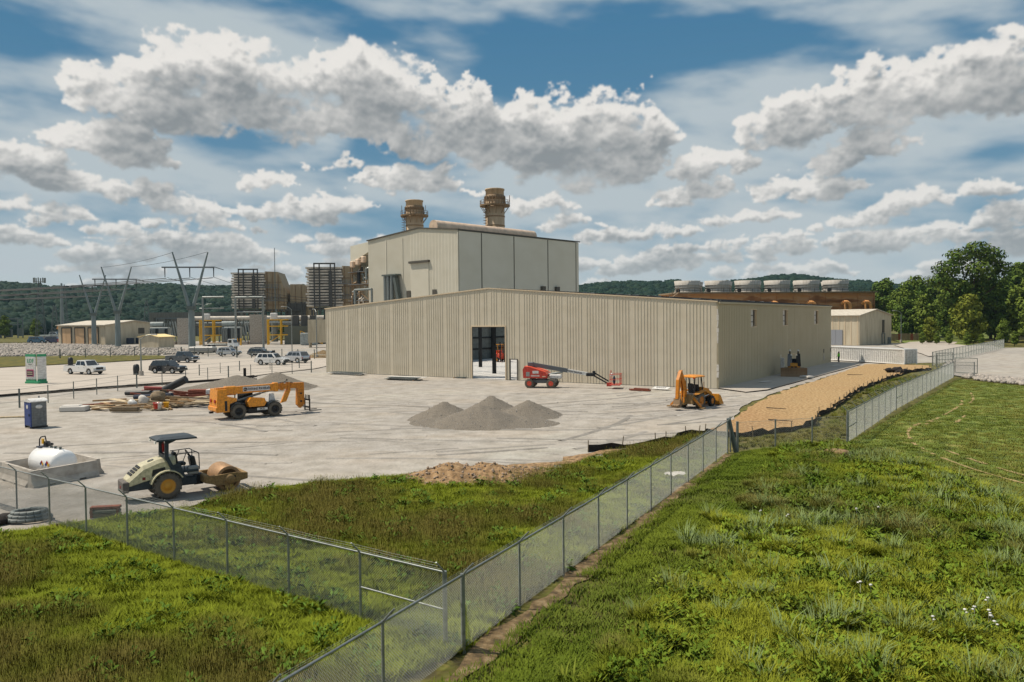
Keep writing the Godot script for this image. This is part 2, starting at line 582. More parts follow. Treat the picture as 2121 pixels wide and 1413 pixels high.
func _ready():
	rng.seed = 4
	var cam := Camera3D.new()
	cam.name = "camera"
	cam.position = Vector3(0, 8, 0)
	cam.rotation_degrees = Vector3(-1.59, 0, -0.55)
	cam.fov = 47.13
	cam.near = 0.3
	cam.far = 6000
	add_child(cam)
	cam.current = true
	var env := Environment.new()
	env.background_mode = Environment.BG_SKY
	env.sky = make_sky()
	env.background_energy_multiplier = 0.95
	env.tonemap_mode = Environment.TONE_MAPPER_LINEAR
	env.tonemap_exposure = 1.0
	env.fog_enabled = true
	env.fog_density = 0.00006
	env.fog_light_color = Color(0.62, 0.74, 0.80)
	env.sdfgi_enabled = true
	env.ssao_enabled = true
	env.ssil_enabled = true
	var we := WorldEnvironment.new()
	we.environment = env
	add_child(we)
	var sun := DirectionalLight3D.new()
	sun.light_energy = 1.6
	sun.light_color = Color(1.0, 0.95, 0.88)
	sun.light_angular_distance = 0.5
	sun.shadow_enabled = true
	add_child(sun)
	# shadows fall to the right and a little towards the lens; the sun stands 60 degrees high
	var fall := Vector3(0.985, 0, 0.17).normalized() * cos(deg_to_rad(60)) + Vector3.DOWN * sin(deg_to_rad(60))
	sun.look_at_from_position(Vector3.ZERO, fall, Vector3.UP)
	make_materials()
	build_ground()
	build_hills()
	build_metal_building()
	build_power_block()
	build_plant_left()
	build_right_side()
	build_fences()
	build_yard()
	build_machines()
	build_vehicles()
	build_trees()
	build_grass()

func make_materials():
	ramp_tex("mottle", noise(0.012, 6, 3), Vector2i(512, 512), ["b4b4b4", "e2e2e2", "ffffff"])
	ramp_tex("grain", noise(0.16, 3, 8), Vector2i(512, 512), ["a8a8a8", "dcdcdc", "ffffff"], Vector2i.ONE, 1.6)
	ramp_tex("streak", noise(0.03, 5, 6), Vector2i(512, 512), ["d9d5cf", "efede9", "ffffff"], Vector2i(1, 8), 1.3)
	ramp_tex("rust", noise(0.012, 6, 16), Vector2i(512, 512), ["7a5434", "9c6f48", "bb9a78", "b98a58"], Vector2i(4, 1), 1.7)
	ramp_tex("gravel", noise(0.010, 8, 12), Vector2i(1024, 1024), ["a09c95", "aaa69f", "b1ada7", "b9b6b0"], Vector2i.ONE, 1.5)
	ramp_tex("stones", noise(0.10, 4, 13), Vector2i(512, 512), ["7d766c", "b9b2a6", "d8d1c6"], Vector2i.ONE, 1.8)
	ramp_tex("asphalt", noise(0.012, 7, 14), Vector2i(512, 512), ["b9b3ab", "c5bfb7", "cfc9c2"], Vector2i(4, 1), 1.4)
	ramp_tex("soil", noise(0.02, 7, 15), Vector2i(1024, 1024), ["3f3a1c", "55511f", "5f6126", "7a6a3e"], Vector2i.ONE, 1.7)
	ramp_tex("turf", noise(0.014, 7, 17), Vector2i(1024, 1024), ["46521c", "5a6b26", "6b7a30", "847f48"], Vector2i.ONE, 1.6)
	ramp_tex("straw", noise(0.03, 6, 18), Vector2i(1024, 1024), ["9f875f", "b69a6e", "c9ae82", "d3bd98"], Vector2i(1, 2), 1.4)
	ramp_tex("dirt", noise(0.02, 7, 19), Vector2i(512, 512), ["6f5f48", "927c5e", "a88f6e", "bda888"], Vector2i.ONE, 1.7)
	ramp_tex("concrete", noise(0.015, 6, 20), Vector2i(512, 512), ["918a7f", "a8a197", "b9b3a9"], Vector2i.ONE, 1.5)
	ramp_tex("faint", noise(0.02, 5, 26), Vector2i(256, 256), ["f0eee9", "f8f7f4", "ffffff"])
	bump_tex("gravel_n", "gravel", 3.0)
	bump_tex("stones_n", "stones", 6.0)
	bump_tex("soil_n", "soil", 8.0)
	mat("ground", "ffffff", 1.0, 0, "soil", 0.05, {bump = "soil_n", bs = 1.0})
	mat("gravel", "eaeaea", 1.0, 0, "gravel", 0.05, {vc = true, bump = "stones_n", bs = 0.25})
	mat("pile", "aeaba6", 1.0, 0, "stones", 0.25, {bump = "stones_n", bs = 1.6})
	mat("road", "dcd8d2", 0.95, 0, "asphalt", 0.06)
	mat("turf", "ffffff", 1.0, 0, "turf", 0.05, {vc = true, bump = "soil_n", bs = 0.8})
	mat("dry_turf", "d8b860", 1.0, 0, "turf", 0.03)
	mat("straw", "d6d1ca", 1.0, 0, "straw", 0.12, {vc = true, bump = "soil_n", bs = 0.8})
	mat("dirt", "c2bfb0", 1.0, 0, "dirt", 0.2, {bump = "soil_n", bs = 1.4})
	mat("dirt_red", "e0d4c6", 1.0, 0, "dirt", 0.2, {bump = "soil_n", bs = 1.4})
	mat("slab", "d8d4ce", 0.9, 0, "asphalt", 0.1)
	mat("concrete", "ffffff", 0.95, 0, "concrete", 0.25)
	mat("stone", "ffffff", 1.0, 0, "grain", 0.3, {vc = true})
	mat("panel", "c7bfad", 0.55, 0.0, "faint", 0.1)
	mat("panel_b", "c5bdab", 0.55, 0.0, "faint", 0.1)
	mat("panel_shaded", "b4aa90", 0.6, 0.0, "faint", 0.05)  # same cladding as panel, with some of this wall's shade in the colour
	mat("hall", "c9c5b7", 0.6, 0.0, "faint", 0.04)
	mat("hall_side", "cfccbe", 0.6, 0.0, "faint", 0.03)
	mat("trim_dark", "4c4840", 0.6)
	mat("trim_tan", "cbb99d", 0.6)
	mat("insulation", "e8e4dc", 0.9, 0, "grain", 1.0)
	mat("roof_dark", "45474b", 0.85, 0, "mottle", 0.15)
	mat("roof_light", "c9c2b4", 0.7, 0, "streak", 0.1)
	mat("steel_dark", "23262a", 0.6, 0.3)
	mat("steel_black", "1c1c1e", 0.6, 0.1)
	mat("plant_steel", "4b4a48", 0.7, 0.1)
	mat("galv", "9aa09e", 0.45, 0.6, "mottle", 0.5)
	mat("galv_dark", "6f7875", 0.5, 0.5, "mottle", 0.5)
	mat("wire", "8f948f", 0.55, 0.25)
	mat("pylon", "7f8c90", 0.6, 0.2, "streak", 0.1)
	mat("lattice", "6f7478", 0.7, 0.1)
	mat("brown_steel", "8e765a", 0.7, 0.1, "streak", 0.1)
	mat("stack", "c2ab8e", 0.7, 0.0, "streak", 0.06)
	mat("duct", "efd2b6", 0.6, 0.0, "mottle", 0.1)
	mat("hrsg", "a8977c", 0.75, 0.0, "streak", 0.06)
	mat("hrsg_white", "e9dfd0", 0.7, 0.0, "mottle", 0.1)
	mat("yellow", "d9a526", 0.6)
	mat("white", "e9e8e4", 0.5, 0.0, "mottle", 0.5)
	mat("white_gloss", "eeeeec", 0.3, 0.0, "", 1.0, {coat = 0.6})
	mat("grey_box", "aeb6b4", 0.6, 0.0, "mottle", 0.2)
	mat("grey_mid", "7f8683", 0.65, 0.0, "mottle", 0.2)
	mat("tan_wall", "c8bea8", 0.7, 0.0, "streak", 0.06)
	mat("peach", "cfae88", 0.7, 0.0, "streak", 0.06)
	mat("fan", "b9b6b0", 0.7, 0.0, "streak", 0.1)
	mat("rust_wood", "f0e2d0", 0.9, 0.0, "rust", 0.04)
	mat("pipe_orange", "d79a5c", 0.6)
	mat("wood", "a58660", 0.9, 0.0, "streak", 0.4, {flat = Vector3(0.4, 1.5, 0.4)})
	mat("wood_pale", "d8c4a0", 0.9, 0.0, "mottle", 0.8)
	mat("wood_grey", "8c7b62", 0.9, 0.0, "mottle", 0.8)
	mat("red_iron", "8c4a34", 0.8, 0.1, "mottle", 0.6)
	mat("red_dark", "7a2a28", 0.7, 0.1)
	mat("black_plastic", "1e2022", 0.5)
	mat("tyre", "2b2a28", 0.9, 0, "mottle", 1.0)
	mat("tyre_dusty", "6e675c", 0.95, 0, "mottle", 1.0)
	mat("orange", "f49c12", 0.4, 0.0, "mottle", 0.6, {coat = 0.3, world = false})
	mat("orange_deep", "d98616", 0.5, 0.0, "mottle", 0.6, {world = false})
	mat("case_yellow", "d9921e", 0.55, 0.0, "mottle", 0.8, {world = false})
	mat("cream", "d8d0ac", 0.45, 0.0, "mottle", 0.8, {coat = 0.25, world = false})
	mat("slate", "333f47", 0.55, 0.0, "mottle", 0.8, {world = false})
	mat("drum", "b08c66", 0.6, 0.3, "mottle", 1.2, {world = false})
	mat("mud_yellow", "9a7d50", 0.8, 0.0, "mottle", 1.2, {world = false})
	mat("rim_yellow", "c9902e", 0.6)
	mat("red", "d2361f", 0.4, 0.0, "mottle", 0.6, {coat = 0.4, world = false})
	mat("red_light", "e2583e", 0.45)
	mat("grey_paint", "8e8f8c", 0.5)
	mat("boom_grey", "5a6064", 0.5)
	mat("blue", "1f3f86", 0.5, 0.0, "mottle", 0.8)
	mat("porta_grey", "7b7f80", 0.6, 0.0, "mottle", 0.8)
	mat("glass", "1a2126", 0.08, 0.0, "", 1.0, {coat = 1.0})
	mat("green_sign", "2f9467", 0.5)
	mat("green_vest", "6fd12f", 0.8)
	mat("navy", "2a3242", 0.9)
	mat("skin", "b98565", 0.7)
	mat("ink", "2a2a30", 0.8)
	mat("magenta", "b34a6e", 0.6)
	mat("chrome", "c9cbcc", 0.2, 0.9)
	mat("lamp_red", "a01818", 0.3)
	mat("lamp_white", "e8e8e0", 0.2)
	mat("silt", "2a2420", 0.95, 0, "mottle", 0.6)
	mat("bark", "5a4a38", 0.95, 0, "mottle", 0.6)
	mat("leaf", "ffffff", 0.75, 0, "", 1.0, {vc = true, two = true}).metallic_specular = 0.2
	mat("blade", "ffffff", 0.8, 0, "", 1.0, {vc = true, two = true}).metallic_specular = 0.1

# ---------------------------------------------------------------- ground
func sheet(poly: PackedVector2Array, y: float, cell: float, hf: Callable, cf: Callable) -> MB:
	var b := MB.new()
	var lo := poly[0]
	var hi := poly[0]
	for p in poly:
		lo = lo.min(p)
		hi = hi.max(p)
	b.st.set_smooth_group(1)
	var nx := int((hi.x - lo.x) / cell) + 1
	var ny := int((hi.y - lo.y) / cell) + 1
	for i in nx:
		for j in ny:
			var q := PackedVector2Array([lo + Vector2(i, j) * cell, lo + Vector2(i + 1, j) * cell, lo + Vector2(i + 1, j + 1) * cell, lo + Vector2(i, j + 1) * cell])
			var inside := 0
			for p in q:
				if Geometry2D.is_point_in_polygon(p, poly):
					inside += 1
			var lots := [q]
			if inside < 4:
				lots = Geometry2D.intersect_polygons(q, poly)
			for pg in lots:
				var tr := Geometry2D.triangulate_polygon(pg)
				for k in range(0, tr.size(), 3):
					var t := [pg[tr[k]], pg[tr[k + 1]], pg[tr[k + 2]]]
					if (t[1] - t[0]).cross(t[2] - t[0]) < 0:
						t.reverse()
					for p in t:
						b.st.set_color(cf.call(p))
						b.st.add_vertex(Vector3(p.x, y + (hf.call(p)), p.y))
	return b

func ragged(pts: Array, step: float, amp: float, sd: int) -> PackedVector2Array:    # a polygon whose edge wanders
	var n := noise(0.35, 3, sd)
	var out := PackedVector2Array()
	for i in pts.size():
		var a: Vector2 = pts[i]
		var b: Vector2 = pts[(i + 1) % pts.size()]
		var m := maxi(1, int((b - a).length() / step))
		var nv := (b - a).orthogonal().normalized()
		for k in m:
			var p := a.lerp(b, float(k) / m)
			out.append(p + (nv * amp * n.get_noise_2dv(p) * 2.0 if k > 0 else Vector2.ZERO))
	return out

var rut := noise(0.30, 4, 51)
var patch_a := noise(0.03, 4, 52)
var patch_b := noise(0.12, 4, 53)

func yard_height(p: Vector2) -> float:
	return 0.014 * rut.get_noise_2d(p.x, p.y) + 0.03 * patch_b.get_noise_2d(p.x * 0.6 + p.y * 0.4, p.y * 1.2)

func yard_colour(p: Vector2) -> Color:
	var a := patch_a.get_noise_2d(p.x, p.y * 1.3)
	var b := patch_b.get_noise_2d(p.x * 0.7, p.y * 1.5)
	var c := Color(0.90, 0.88, 0.85).lerp(Color(1.02, 0.985, 0.93), clampf(0.5 + a * 1.3, 0, 1))
	c = c.lerp(Color(0.86, 0.74, 0.60), clampf((b - 0.12) * 1.2, 0, 0.32))
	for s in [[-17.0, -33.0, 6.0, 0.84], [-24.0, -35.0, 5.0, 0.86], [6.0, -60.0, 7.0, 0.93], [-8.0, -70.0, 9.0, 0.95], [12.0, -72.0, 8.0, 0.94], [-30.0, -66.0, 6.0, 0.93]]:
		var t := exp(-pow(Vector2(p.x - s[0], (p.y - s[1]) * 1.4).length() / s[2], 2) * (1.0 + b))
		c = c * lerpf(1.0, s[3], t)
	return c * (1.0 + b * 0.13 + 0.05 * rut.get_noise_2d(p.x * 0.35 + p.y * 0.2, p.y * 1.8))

var lawn_poly := PackedVector2Array([V(20.9, -48.7), V(55.9, -97.8), V(56.2, -92), V(57.0, -87.0), V(58.4, -70.5), V(75, -60), V(60, -20), V(24, -18), V(21.2, -31.5), V(21.8, -37.1), V(22.4, -42.8), V(22.6, -46.8)])
var tracks := [[V(32.2, -59.6), V(28.6, -55.8), V(25.7, -50.4), V(24.4, -45.9), V(23.9, -42.0), V(23.9, -38.8), V(24.4, -35.0)], [V(42, -73), V(39.6, -69.0), V(32.7, -60.1), V(29, -55.6)], [V(25.6, -46), V(25.3, -42), V(25.4, -38), V(26, -33)], [V(47, -80), V(44, -74.5), V(41, -70)], [V(36, -62), V(33, -58), V(31.5, -56.5)]]
var track_points := PackedVector2Array()
var yard_poly: PackedVector2Array
var straw_poly: PackedVector2Array

func build_ground():
	mat("track_tan", "b09a68", 1.0, 0, "mottle", 1.0)
	var plain := func(_p): return 0.0
	var none := func(_p): return Color.WHITE
	var g := MB.new()
	g.quad(Vector3(-5000, -0.06, 800), Vector3(5000, -0.06, 800), Vector3(5000, -0.06, -5000), Vector3(-5000, -0.06, -5000), Vector3.UP)
	struct("ground", g, M.ground)
	yard_poly = ragged([V(-70, -10), V(-23.0, -27.1), V(-19.7, -29.7), V(-18.1, -31.1), V(-17.1, -31.9), V(-15.5, -32.8), V(-14.0, -33.9), V(-13.2, -36.3), V(-11.7, -37.5), V(-8.8, -39.1), V(-5.8, -40.2), V(-1.8, -40.0), V(2.0, -41.1), V(6.6, -46.8), V(10.6, -50.7), V(12.7, -52.7), V(15.6, -57.5), V(21.4, -71.4), V(27.2, -81.5), V(39.4, -99.9), V(56.9, -126.4), V(68.2, -131.4), V(77, -132.8), V(101, -154.8), V(126, -205), V(70, -290), V(-90, -330), V(-180, -330), V(-330, -300), V(-200, -120)], 1.5, 0.35, 5)
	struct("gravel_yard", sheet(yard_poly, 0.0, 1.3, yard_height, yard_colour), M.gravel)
	var road := ragged([V(-130, -120), V(-93, -141), V(-81.3, -153.7), V(-72.9, -169), V(-55.3, -166), V(-41.0, -168), V(-32.0, -160), V(-33.0, -130), V(-36.9, -119.1), V(-39.6, -106.5), V(-49.9, -94.6), V(-55.8, -85.9), V(-64, -72), V(-110, -60)], 3.0, 0.1, 6)
	struct("asphalt_road", sheet(road, 0.11, 4.0, plain, none), M.road)
	var strip := ragged([V(-130, -140), V(-94.0, -143.4), V(-83.3, -157.5), V(-74.9, -175.4), V(-85.4, -189.2), V(-107.6, -191.3), V(-124.3, -189.7), V(-190, -187), V(-190, -140)], 2.0, 0.5, 7)
	struct("roadside_verge", sheet(strip, 0.14, 4.0, plain, none), M.dry_turf)
	var field := ragged([V(-255, -350), V(-220, -338), V(-150, -338), V(-180, -420), V(-352, -640), V(-470, -600)], 8.0, 1.0, 8)
	struct("far_meadow", sheet(field, 0.1, 60.0, plain, none), M.dry_turf)
	# straw matting on the graded bank
	straw_poly = ragged([V(15.6, -57.5), V(13.4, -53.9), V(14.5, -52.1), V(16.0, -52.2), V(19.5, -54.6), V(22.4, -57.7), V(24.6, -62.6), V(26.8, -65.7), V(29.7, -70.7), V(35.4, -80.7), V(42.0, -90.7), V(48.9, -100.3), V(55.4, -109.4), V(61.6, -114.7), V(65.0, -121.6), V(60.7, -126.4), V(56.9, -126.4), V(41.4, -101.9), V(30.0, -84.5), V(22.4, -71.4)], 1.2, 0.25, 9)
	var straw_col := func(p: Vector2):
		var k := clampf((patch_b.get_noise_2d(p.x * 1.2, p.y * 1.2) + 0.1) * 1.2, 0, 1)
		var edge := clampf((24.0 - p.x + (p.y + 62) * -0.2) / 9.0, 0, 1)
		return Color(1, 0.99, 0.95).lerp(Color(0.90, 0.74, 0.64), clampf(edge * 0.8 + k * 0.25, 0, 0.9))
	var straw_h := func(p: Vector2): return 0.10 * rut.get_noise_2d(p.x * 0.7, p.y * 0.7) + 0.06 * patch_b.get_noise_2d(p.x, p.y)
	struct("straw_covered_bank", sheet(straw_poly, 0.17, 0.9, straw_h, straw_col), M.straw)
	# concrete apron against the long side wall
	struct("concrete_apron", sheet(PackedVector2Array([V(22.6, -88.2), V(24.6, -82.2), V(27.6, -84.6), V(42.6, -106.6), V(57.2, -128.0), V(54.4, -134)]), 0.13, 6.0, plain, none), M.slab)
	# mown lawn with dead wheel tracks
	var lawn_col := func(p: Vector2):
		var t := 1.0
		var c := Color(0.92, 0.95, 0.78).lerp(Color(1.1, 1.04, 0.84), clampf(0.5 + patch_a.get_noise_2d(p.x * 2.0, p.y) * 1.6, 0, 1))
		t += 0.16 * sin((p.x * 0.82 + p.y * 0.57) * 3.4) * patch_a.get_noise_2d(p.x + 40, p.y)
		return c * t
	struct("mown_lawn", sheet(lawn_poly, 0.0, 1.0, plain, lawn_col), M.turf)
	var far_lawn := PackedVector2Array([V(100, -205), V(112, -222), V(150, -330), V(240, -420), V(260, -380), V(160, -260), V(128, -222), V(124, -205)])
	struct("far_lawn", sheet(far_lawn, 0.15, 20.0, plain, none), M.turf)
	struct("access_road", sheet(ragged([V(94, -187), V(101.6, -207), V(118, -232), V(126, -238), V(130, -228), V(120, -212), V(114, -188), V(92, -160), V(80, -150)], 4.0, 0.3, 10), 0.17, 8.0, plain, none), M.slab)
	var lot := ragged([V(57.5, -99.0), V(60.0, -110), V(74.1, -133.4), V(116.6, -186), V(160, -186), V(150, -90), V(90, -84), V(62, -93)], 2.0, 0.3, 11)
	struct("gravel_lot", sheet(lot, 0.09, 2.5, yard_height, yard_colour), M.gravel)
	# tan wheel tracks where the turf has died
	for tr in tracks:
		var cv := Curve2D.new()
		for i in tr.size():
			var t: Vector2 = (tr[mini(i + 1, tr.size() - 1)] - tr[maxi(i - 1, 0)]) * 0.22
			cv.add_point(tr[i], -t, t)
		var b := MB.new()
		cv.bake_interval = 0.2
		var pts := cv.get_baked_points()
		for i in range(0, pts.size(), 4):
			track_points.append(pts[i])
		var rn := noise(0.9, 3, 61)
		b.st.set_smooth_group(1)
		for i in range(0, pts.size() - 12, 4):
			var w0 := 0.075 + 0.2 * rn.get_noise_1d(i * 0.2)
			var w1 := 0.075 + 0.2 * rn.get_noise_1d((i + 4) * 0.2)
			if w0 < 0.03 or w1 < 0.03:
				continue
			var d := (pts[i + 4] - pts[i]).orthogonal().normalized()
			var a := [pts[i] - d * w0, pts[i] + d * w0, pts[i + 4] + d * w1, pts[i + 4] - d * w1]
			var q := []
			for p in a:
				q.append(Vector3(p.x, 0.03, p.y))
			b.face(q, q[0] - Vector3.UP)
		struct("wheel_track", b, M.track_tan)
	# worn dirt along the outer fence
	struct("dirt_strip", sheet(ragged([V(-4.6, -11.6), V(-1.2, -18.4), V(0.5, -22.0), V(2.9, -26.8), V(8.3, -37.7), V(12.4, -45.7), V(12.8, -45.4), V(8.9, -37.7), V(3.55, -26.8), V(1.25, -22.0), V(-0.5, -18.2), V(-3.6, -11.6)], 0.5, 0.25, 12), -0.02, 1.0, plain, none), M.dirt)
	struct("bare_patch", sheet(ragged([V(-13.6, -33.8), V(-13.0, -36.0), V(-11.4, -37.0), V(-10.6, -36.0), V(-11.4, -34.6), V(-12.6, -33.4)], 0.6, 0.5, 13), 0.02, 1.0, plain, none), M.dirt_red)
	struct("bare_patch", sheet(ragged([V(-24, -26), V(-20, -29.2), V(-17.6, -31.2), V(-17.4, -30.4), V(-19.6, -28.4), V(-23, -25)], 0.6, 0.3, 14), 0.02, 1.0, plain, none), M.dirt_red)
	struct("bare_patch", sheet(ragged([V(-1.8, -40.4), V(2.2, -41.6), V(6.8, -47.2), V(5.8, -48.2), V(2.0, -43.2), V(-1.8, -41.6)], 0.6, 0.5, 15), 0.05, 1.0, plain, none), M.dirt_red)
	# low ridges pushed up by tyres in the yard
	var ridge := MB.new()
	ridge.st.set_smooth_group(1)
	var rr := RandomNumberGenerator.new()
	rr.seed = 9
	var rc := noise(0.05, 2, 71)
	for k in 120:
		var p := Vector2(rr.randf_range(-34, 16), rr.randf_range(-84, -42))
		var ang := rr.randf_range(-0.5, 0.5) + (0.5 if p.x > 0 else -0.05)
		var w := rr.randf_range(0.10, 0.26)
		var h := rr.randf_range(0.015, 0.05)
		var steps := rr.randi_range(8, 26)
		var shade := Color(1, 0.98, 0.95) * rr.randf_range(0.58, 1.02)
		ridge.col = shade
		for s in steps:
			var q := p + Vector2(cos(ang), -sin(ang)) * 0.7
			var a2 := ang + rc.get_noise_2d(q.x, q.y + k) * 0.05
			if Geometry2D.is_point_in_polygon(p, yard_poly) and Geometry2D.is_point_in_polygon(q, yard_poly):
				var d0 := Vector2(sin(ang), cos(ang)) * w
				var d1 := Vector2(sin(a2), cos(a2)) * w
				var y0 := yard_height(p) + 0.004
				var y1 := yard_height(q) + 0.004
				var P := [Vector3(p.x - d0.x, y0, p.y - d0.y), Vector3(p.x, y0 + h, p.y), Vector3(p.x + d0.x, y0, p.y + d0.y)]
				var Q := [Vector3(q.x - d1.x, y1, q.y - d1.y), Vector3(q.x, y1 + h, q.y), Vector3(q.x + d1.x, y1, q.y + d1.y)]
				ridge.face([P[0], P[1], Q[1], Q[0]], P[0] - Vector3.UP, true)
				ridge.face([P[1], P[2], Q[2], Q[1]], P[0] - Vector3.UP, true)
			p = q
			ang = a2
	struct("tyre_ridges", ridge, M.gravel)
	# riprap: broken stone on the bank by the road and beside the far lawn
	var stone := MB.new()
	stone.blob(Vector3.ZERO, Vector3(0.5, 0.32, 0.42), 6, 4, noise(1.1, 2, 3), 0.8)
	var sm := stone.mesh()
	for spec in [[PackedVector2Array([V(-170, -189), V(-126, -192), V(-109, -194), V(-87, -193), V(-75, -201), V(-88, -222), V(-131, -262), V(-180, -312), V(-260, -318)]), 9000, 0.95, "riprap_bank", 6], [PackedVector2Array([V(57.0, -99), V(60.5, -103.5), V(62, -97), V(63, -84), V(64.4, -77), V(59, -71), V(57.4, -87), V(56.4, -92)]), 900, 0.62, "riprap_edge", 5]]:
		var xf := []
		var cols := []
		var lo: Vector2 = spec[0][0]
		var hi: Vector2 = spec[0][0]
		for p in spec[0]:
			lo = lo.min(p); hi = hi.max(p)
		rr.seed = spec[4]
		while xf.size() < spec[1]:
			var p := Vector2(rr.randf_range(lo.x, hi.x), rr.randf_range(lo.y, hi.y))
			if not Geometry2D.is_point_in_polygon(p, spec[0]):
				continue
			var s: float = spec[2] * rr.randf_range(0.5, 1.2)
			xf.append(Transform3D(Basis.from_euler(Vector3(rr.randf(), rr.randf() * TAU, rr.randf())) * Basis.from_scale(Vector3(s, s, s)), Vector3(p.x, 0.12 + s * 0.1, p.y)))
			cols.append(Color(0.54, 0.49, 0.43) * rr.randf_range(0.72, 1.1))
		scatter(spec[3], sm, M.stone, xf, cols)

# ---------------------------------------------------------------- hills
func build_hills():
	var hn := noise(0.0022, 4, 81)
	# crest heights over azimuth: a long wooded ridge, lower between its tops
	var crest := func(az: float, r: float) -> float:
		var base := 48.0 + 7.0 * hn.get_noise_2d(az * 26.0, 5.0)
		base += 9.0 * exp(-pow((az - 9.5) / 4.0, 2)) + 8.0 * exp(-pow((az - 19.0) / 3.4, 2)) - 11.0 * exp(-pow((az - 13.9) / 1.5, 2)) - 5.0 * exp(-pow((az + 11.5) / 2.2, 2))
		base -= 26.0 * smoothstep(24.0, 31.0, az)
		var t := clampf((r - 620.0) / 620.0, 0, 1)
		return base * (0.5 - 0.5 * cos(PI * t)) * (1.0 + 0.12 * hn.get_noise_2d(az * 60.0, r)) - 0.5
	var b := MB.new()
	b.st.set_smooth_group(1)
	var na := 130
	var nr := 12
	var pos := func(i: int, j: int) -> Vector3:
		var az := -50.0 + 100.0 * i / na
		var r := 600.0 + 62.0 * j
		return Vector3(sin(deg_to_rad(az)) * r, crest.call(az, r), -cos(deg_to_rad(az)) * r)
	for i in na:
		for j in nr:
			b.face([pos.call(i, j), pos.call(i + 1, j), pos.call(i + 1, j + 1), pos.call(i, j + 1)], pos.call(i, j) - Vector3.UP * 50, true)
	M.hill = mat("hill", "3c4a26", 1.0, 0, "soil", 0.01)
	struct("hills", b, M.hill)
	var crown := MB.new()
	crown.blob(Vector3(0, 0.4, 0), Vector3(1, 0.95, 1), 8, 6, noise(0.9, 3, 14), 0.75)
	var xf := []
	var cols := []
	var r2 := RandomNumberGenerator.new()
	r2.seed = 31
	for k in 26000:
		var az := r2.randf_range(-37, 37)
		var r := 640.0 + 640.0 * pow(r2.randf(), 0.62)
		var y: float = crest.call(az, r)
		var s := r2.randf_range(4.0, 7.5)
		xf.append(Transform3D(Basis(Vector3.UP, r2.randf() * TAU) * Basis.from_scale(Vector3(s, s * r2.randf_range(0.8, 1.3), s)), Vector3(sin(deg_to_rad(az)) * r, y + 1.0, -cos(deg_to_rad(az)) * r)))
		var v := r2.randf()
		cols.append(Color(0.006, 0.023, 0.017).lerp(Color(0.019, 0.041, 0.022), v * v) * r2.randf_range(0.8, 1.15))  # dark bluish greens: haze of the distance is mixed into the crown colours
	scatter("hillside_forest", crown.mesh(), M.leaf, xf, cols)

# ---------------------------------------------------------------- new metal building
# one roll-formed wall sheet, ribs standing out along +z; top follows the slope of top(x)
func ribbed(xa: float, xb: float, y0: float, top: Callable, pitch := 0.4, h := 0.045, rw := 0.10) -> MB:
	var b := MB.new()
	var pr := [Vector2(xa, 0)]
	var x := ceilf((xa + 0.02) / pitch) * pitch
	while x + rw < xb:
		if x > xa:
			pr.append_array([Vector2(x, 0), Vector2(x + rw * 0.28, h), Vector2(x + rw * 0.72, h), Vector2(x + rw, 0)])
		x += pitch
	pr.append(Vector2(xb, 0))
	for i in pr.size() - 1:
		var p: Vector2 = pr[i]
		var q: Vector2 = pr[i + 1]
		var n := Vector3(p.y - q.y, 0, q.x - p.x)
		b.quad(Vector3(p.x, y0, p.y), Vector3(q.x, y0, q.y), Vector3(q.x, top.call(q.x), q.y), Vector3(p.x, top.call(p.x), p.y), n)
	return b

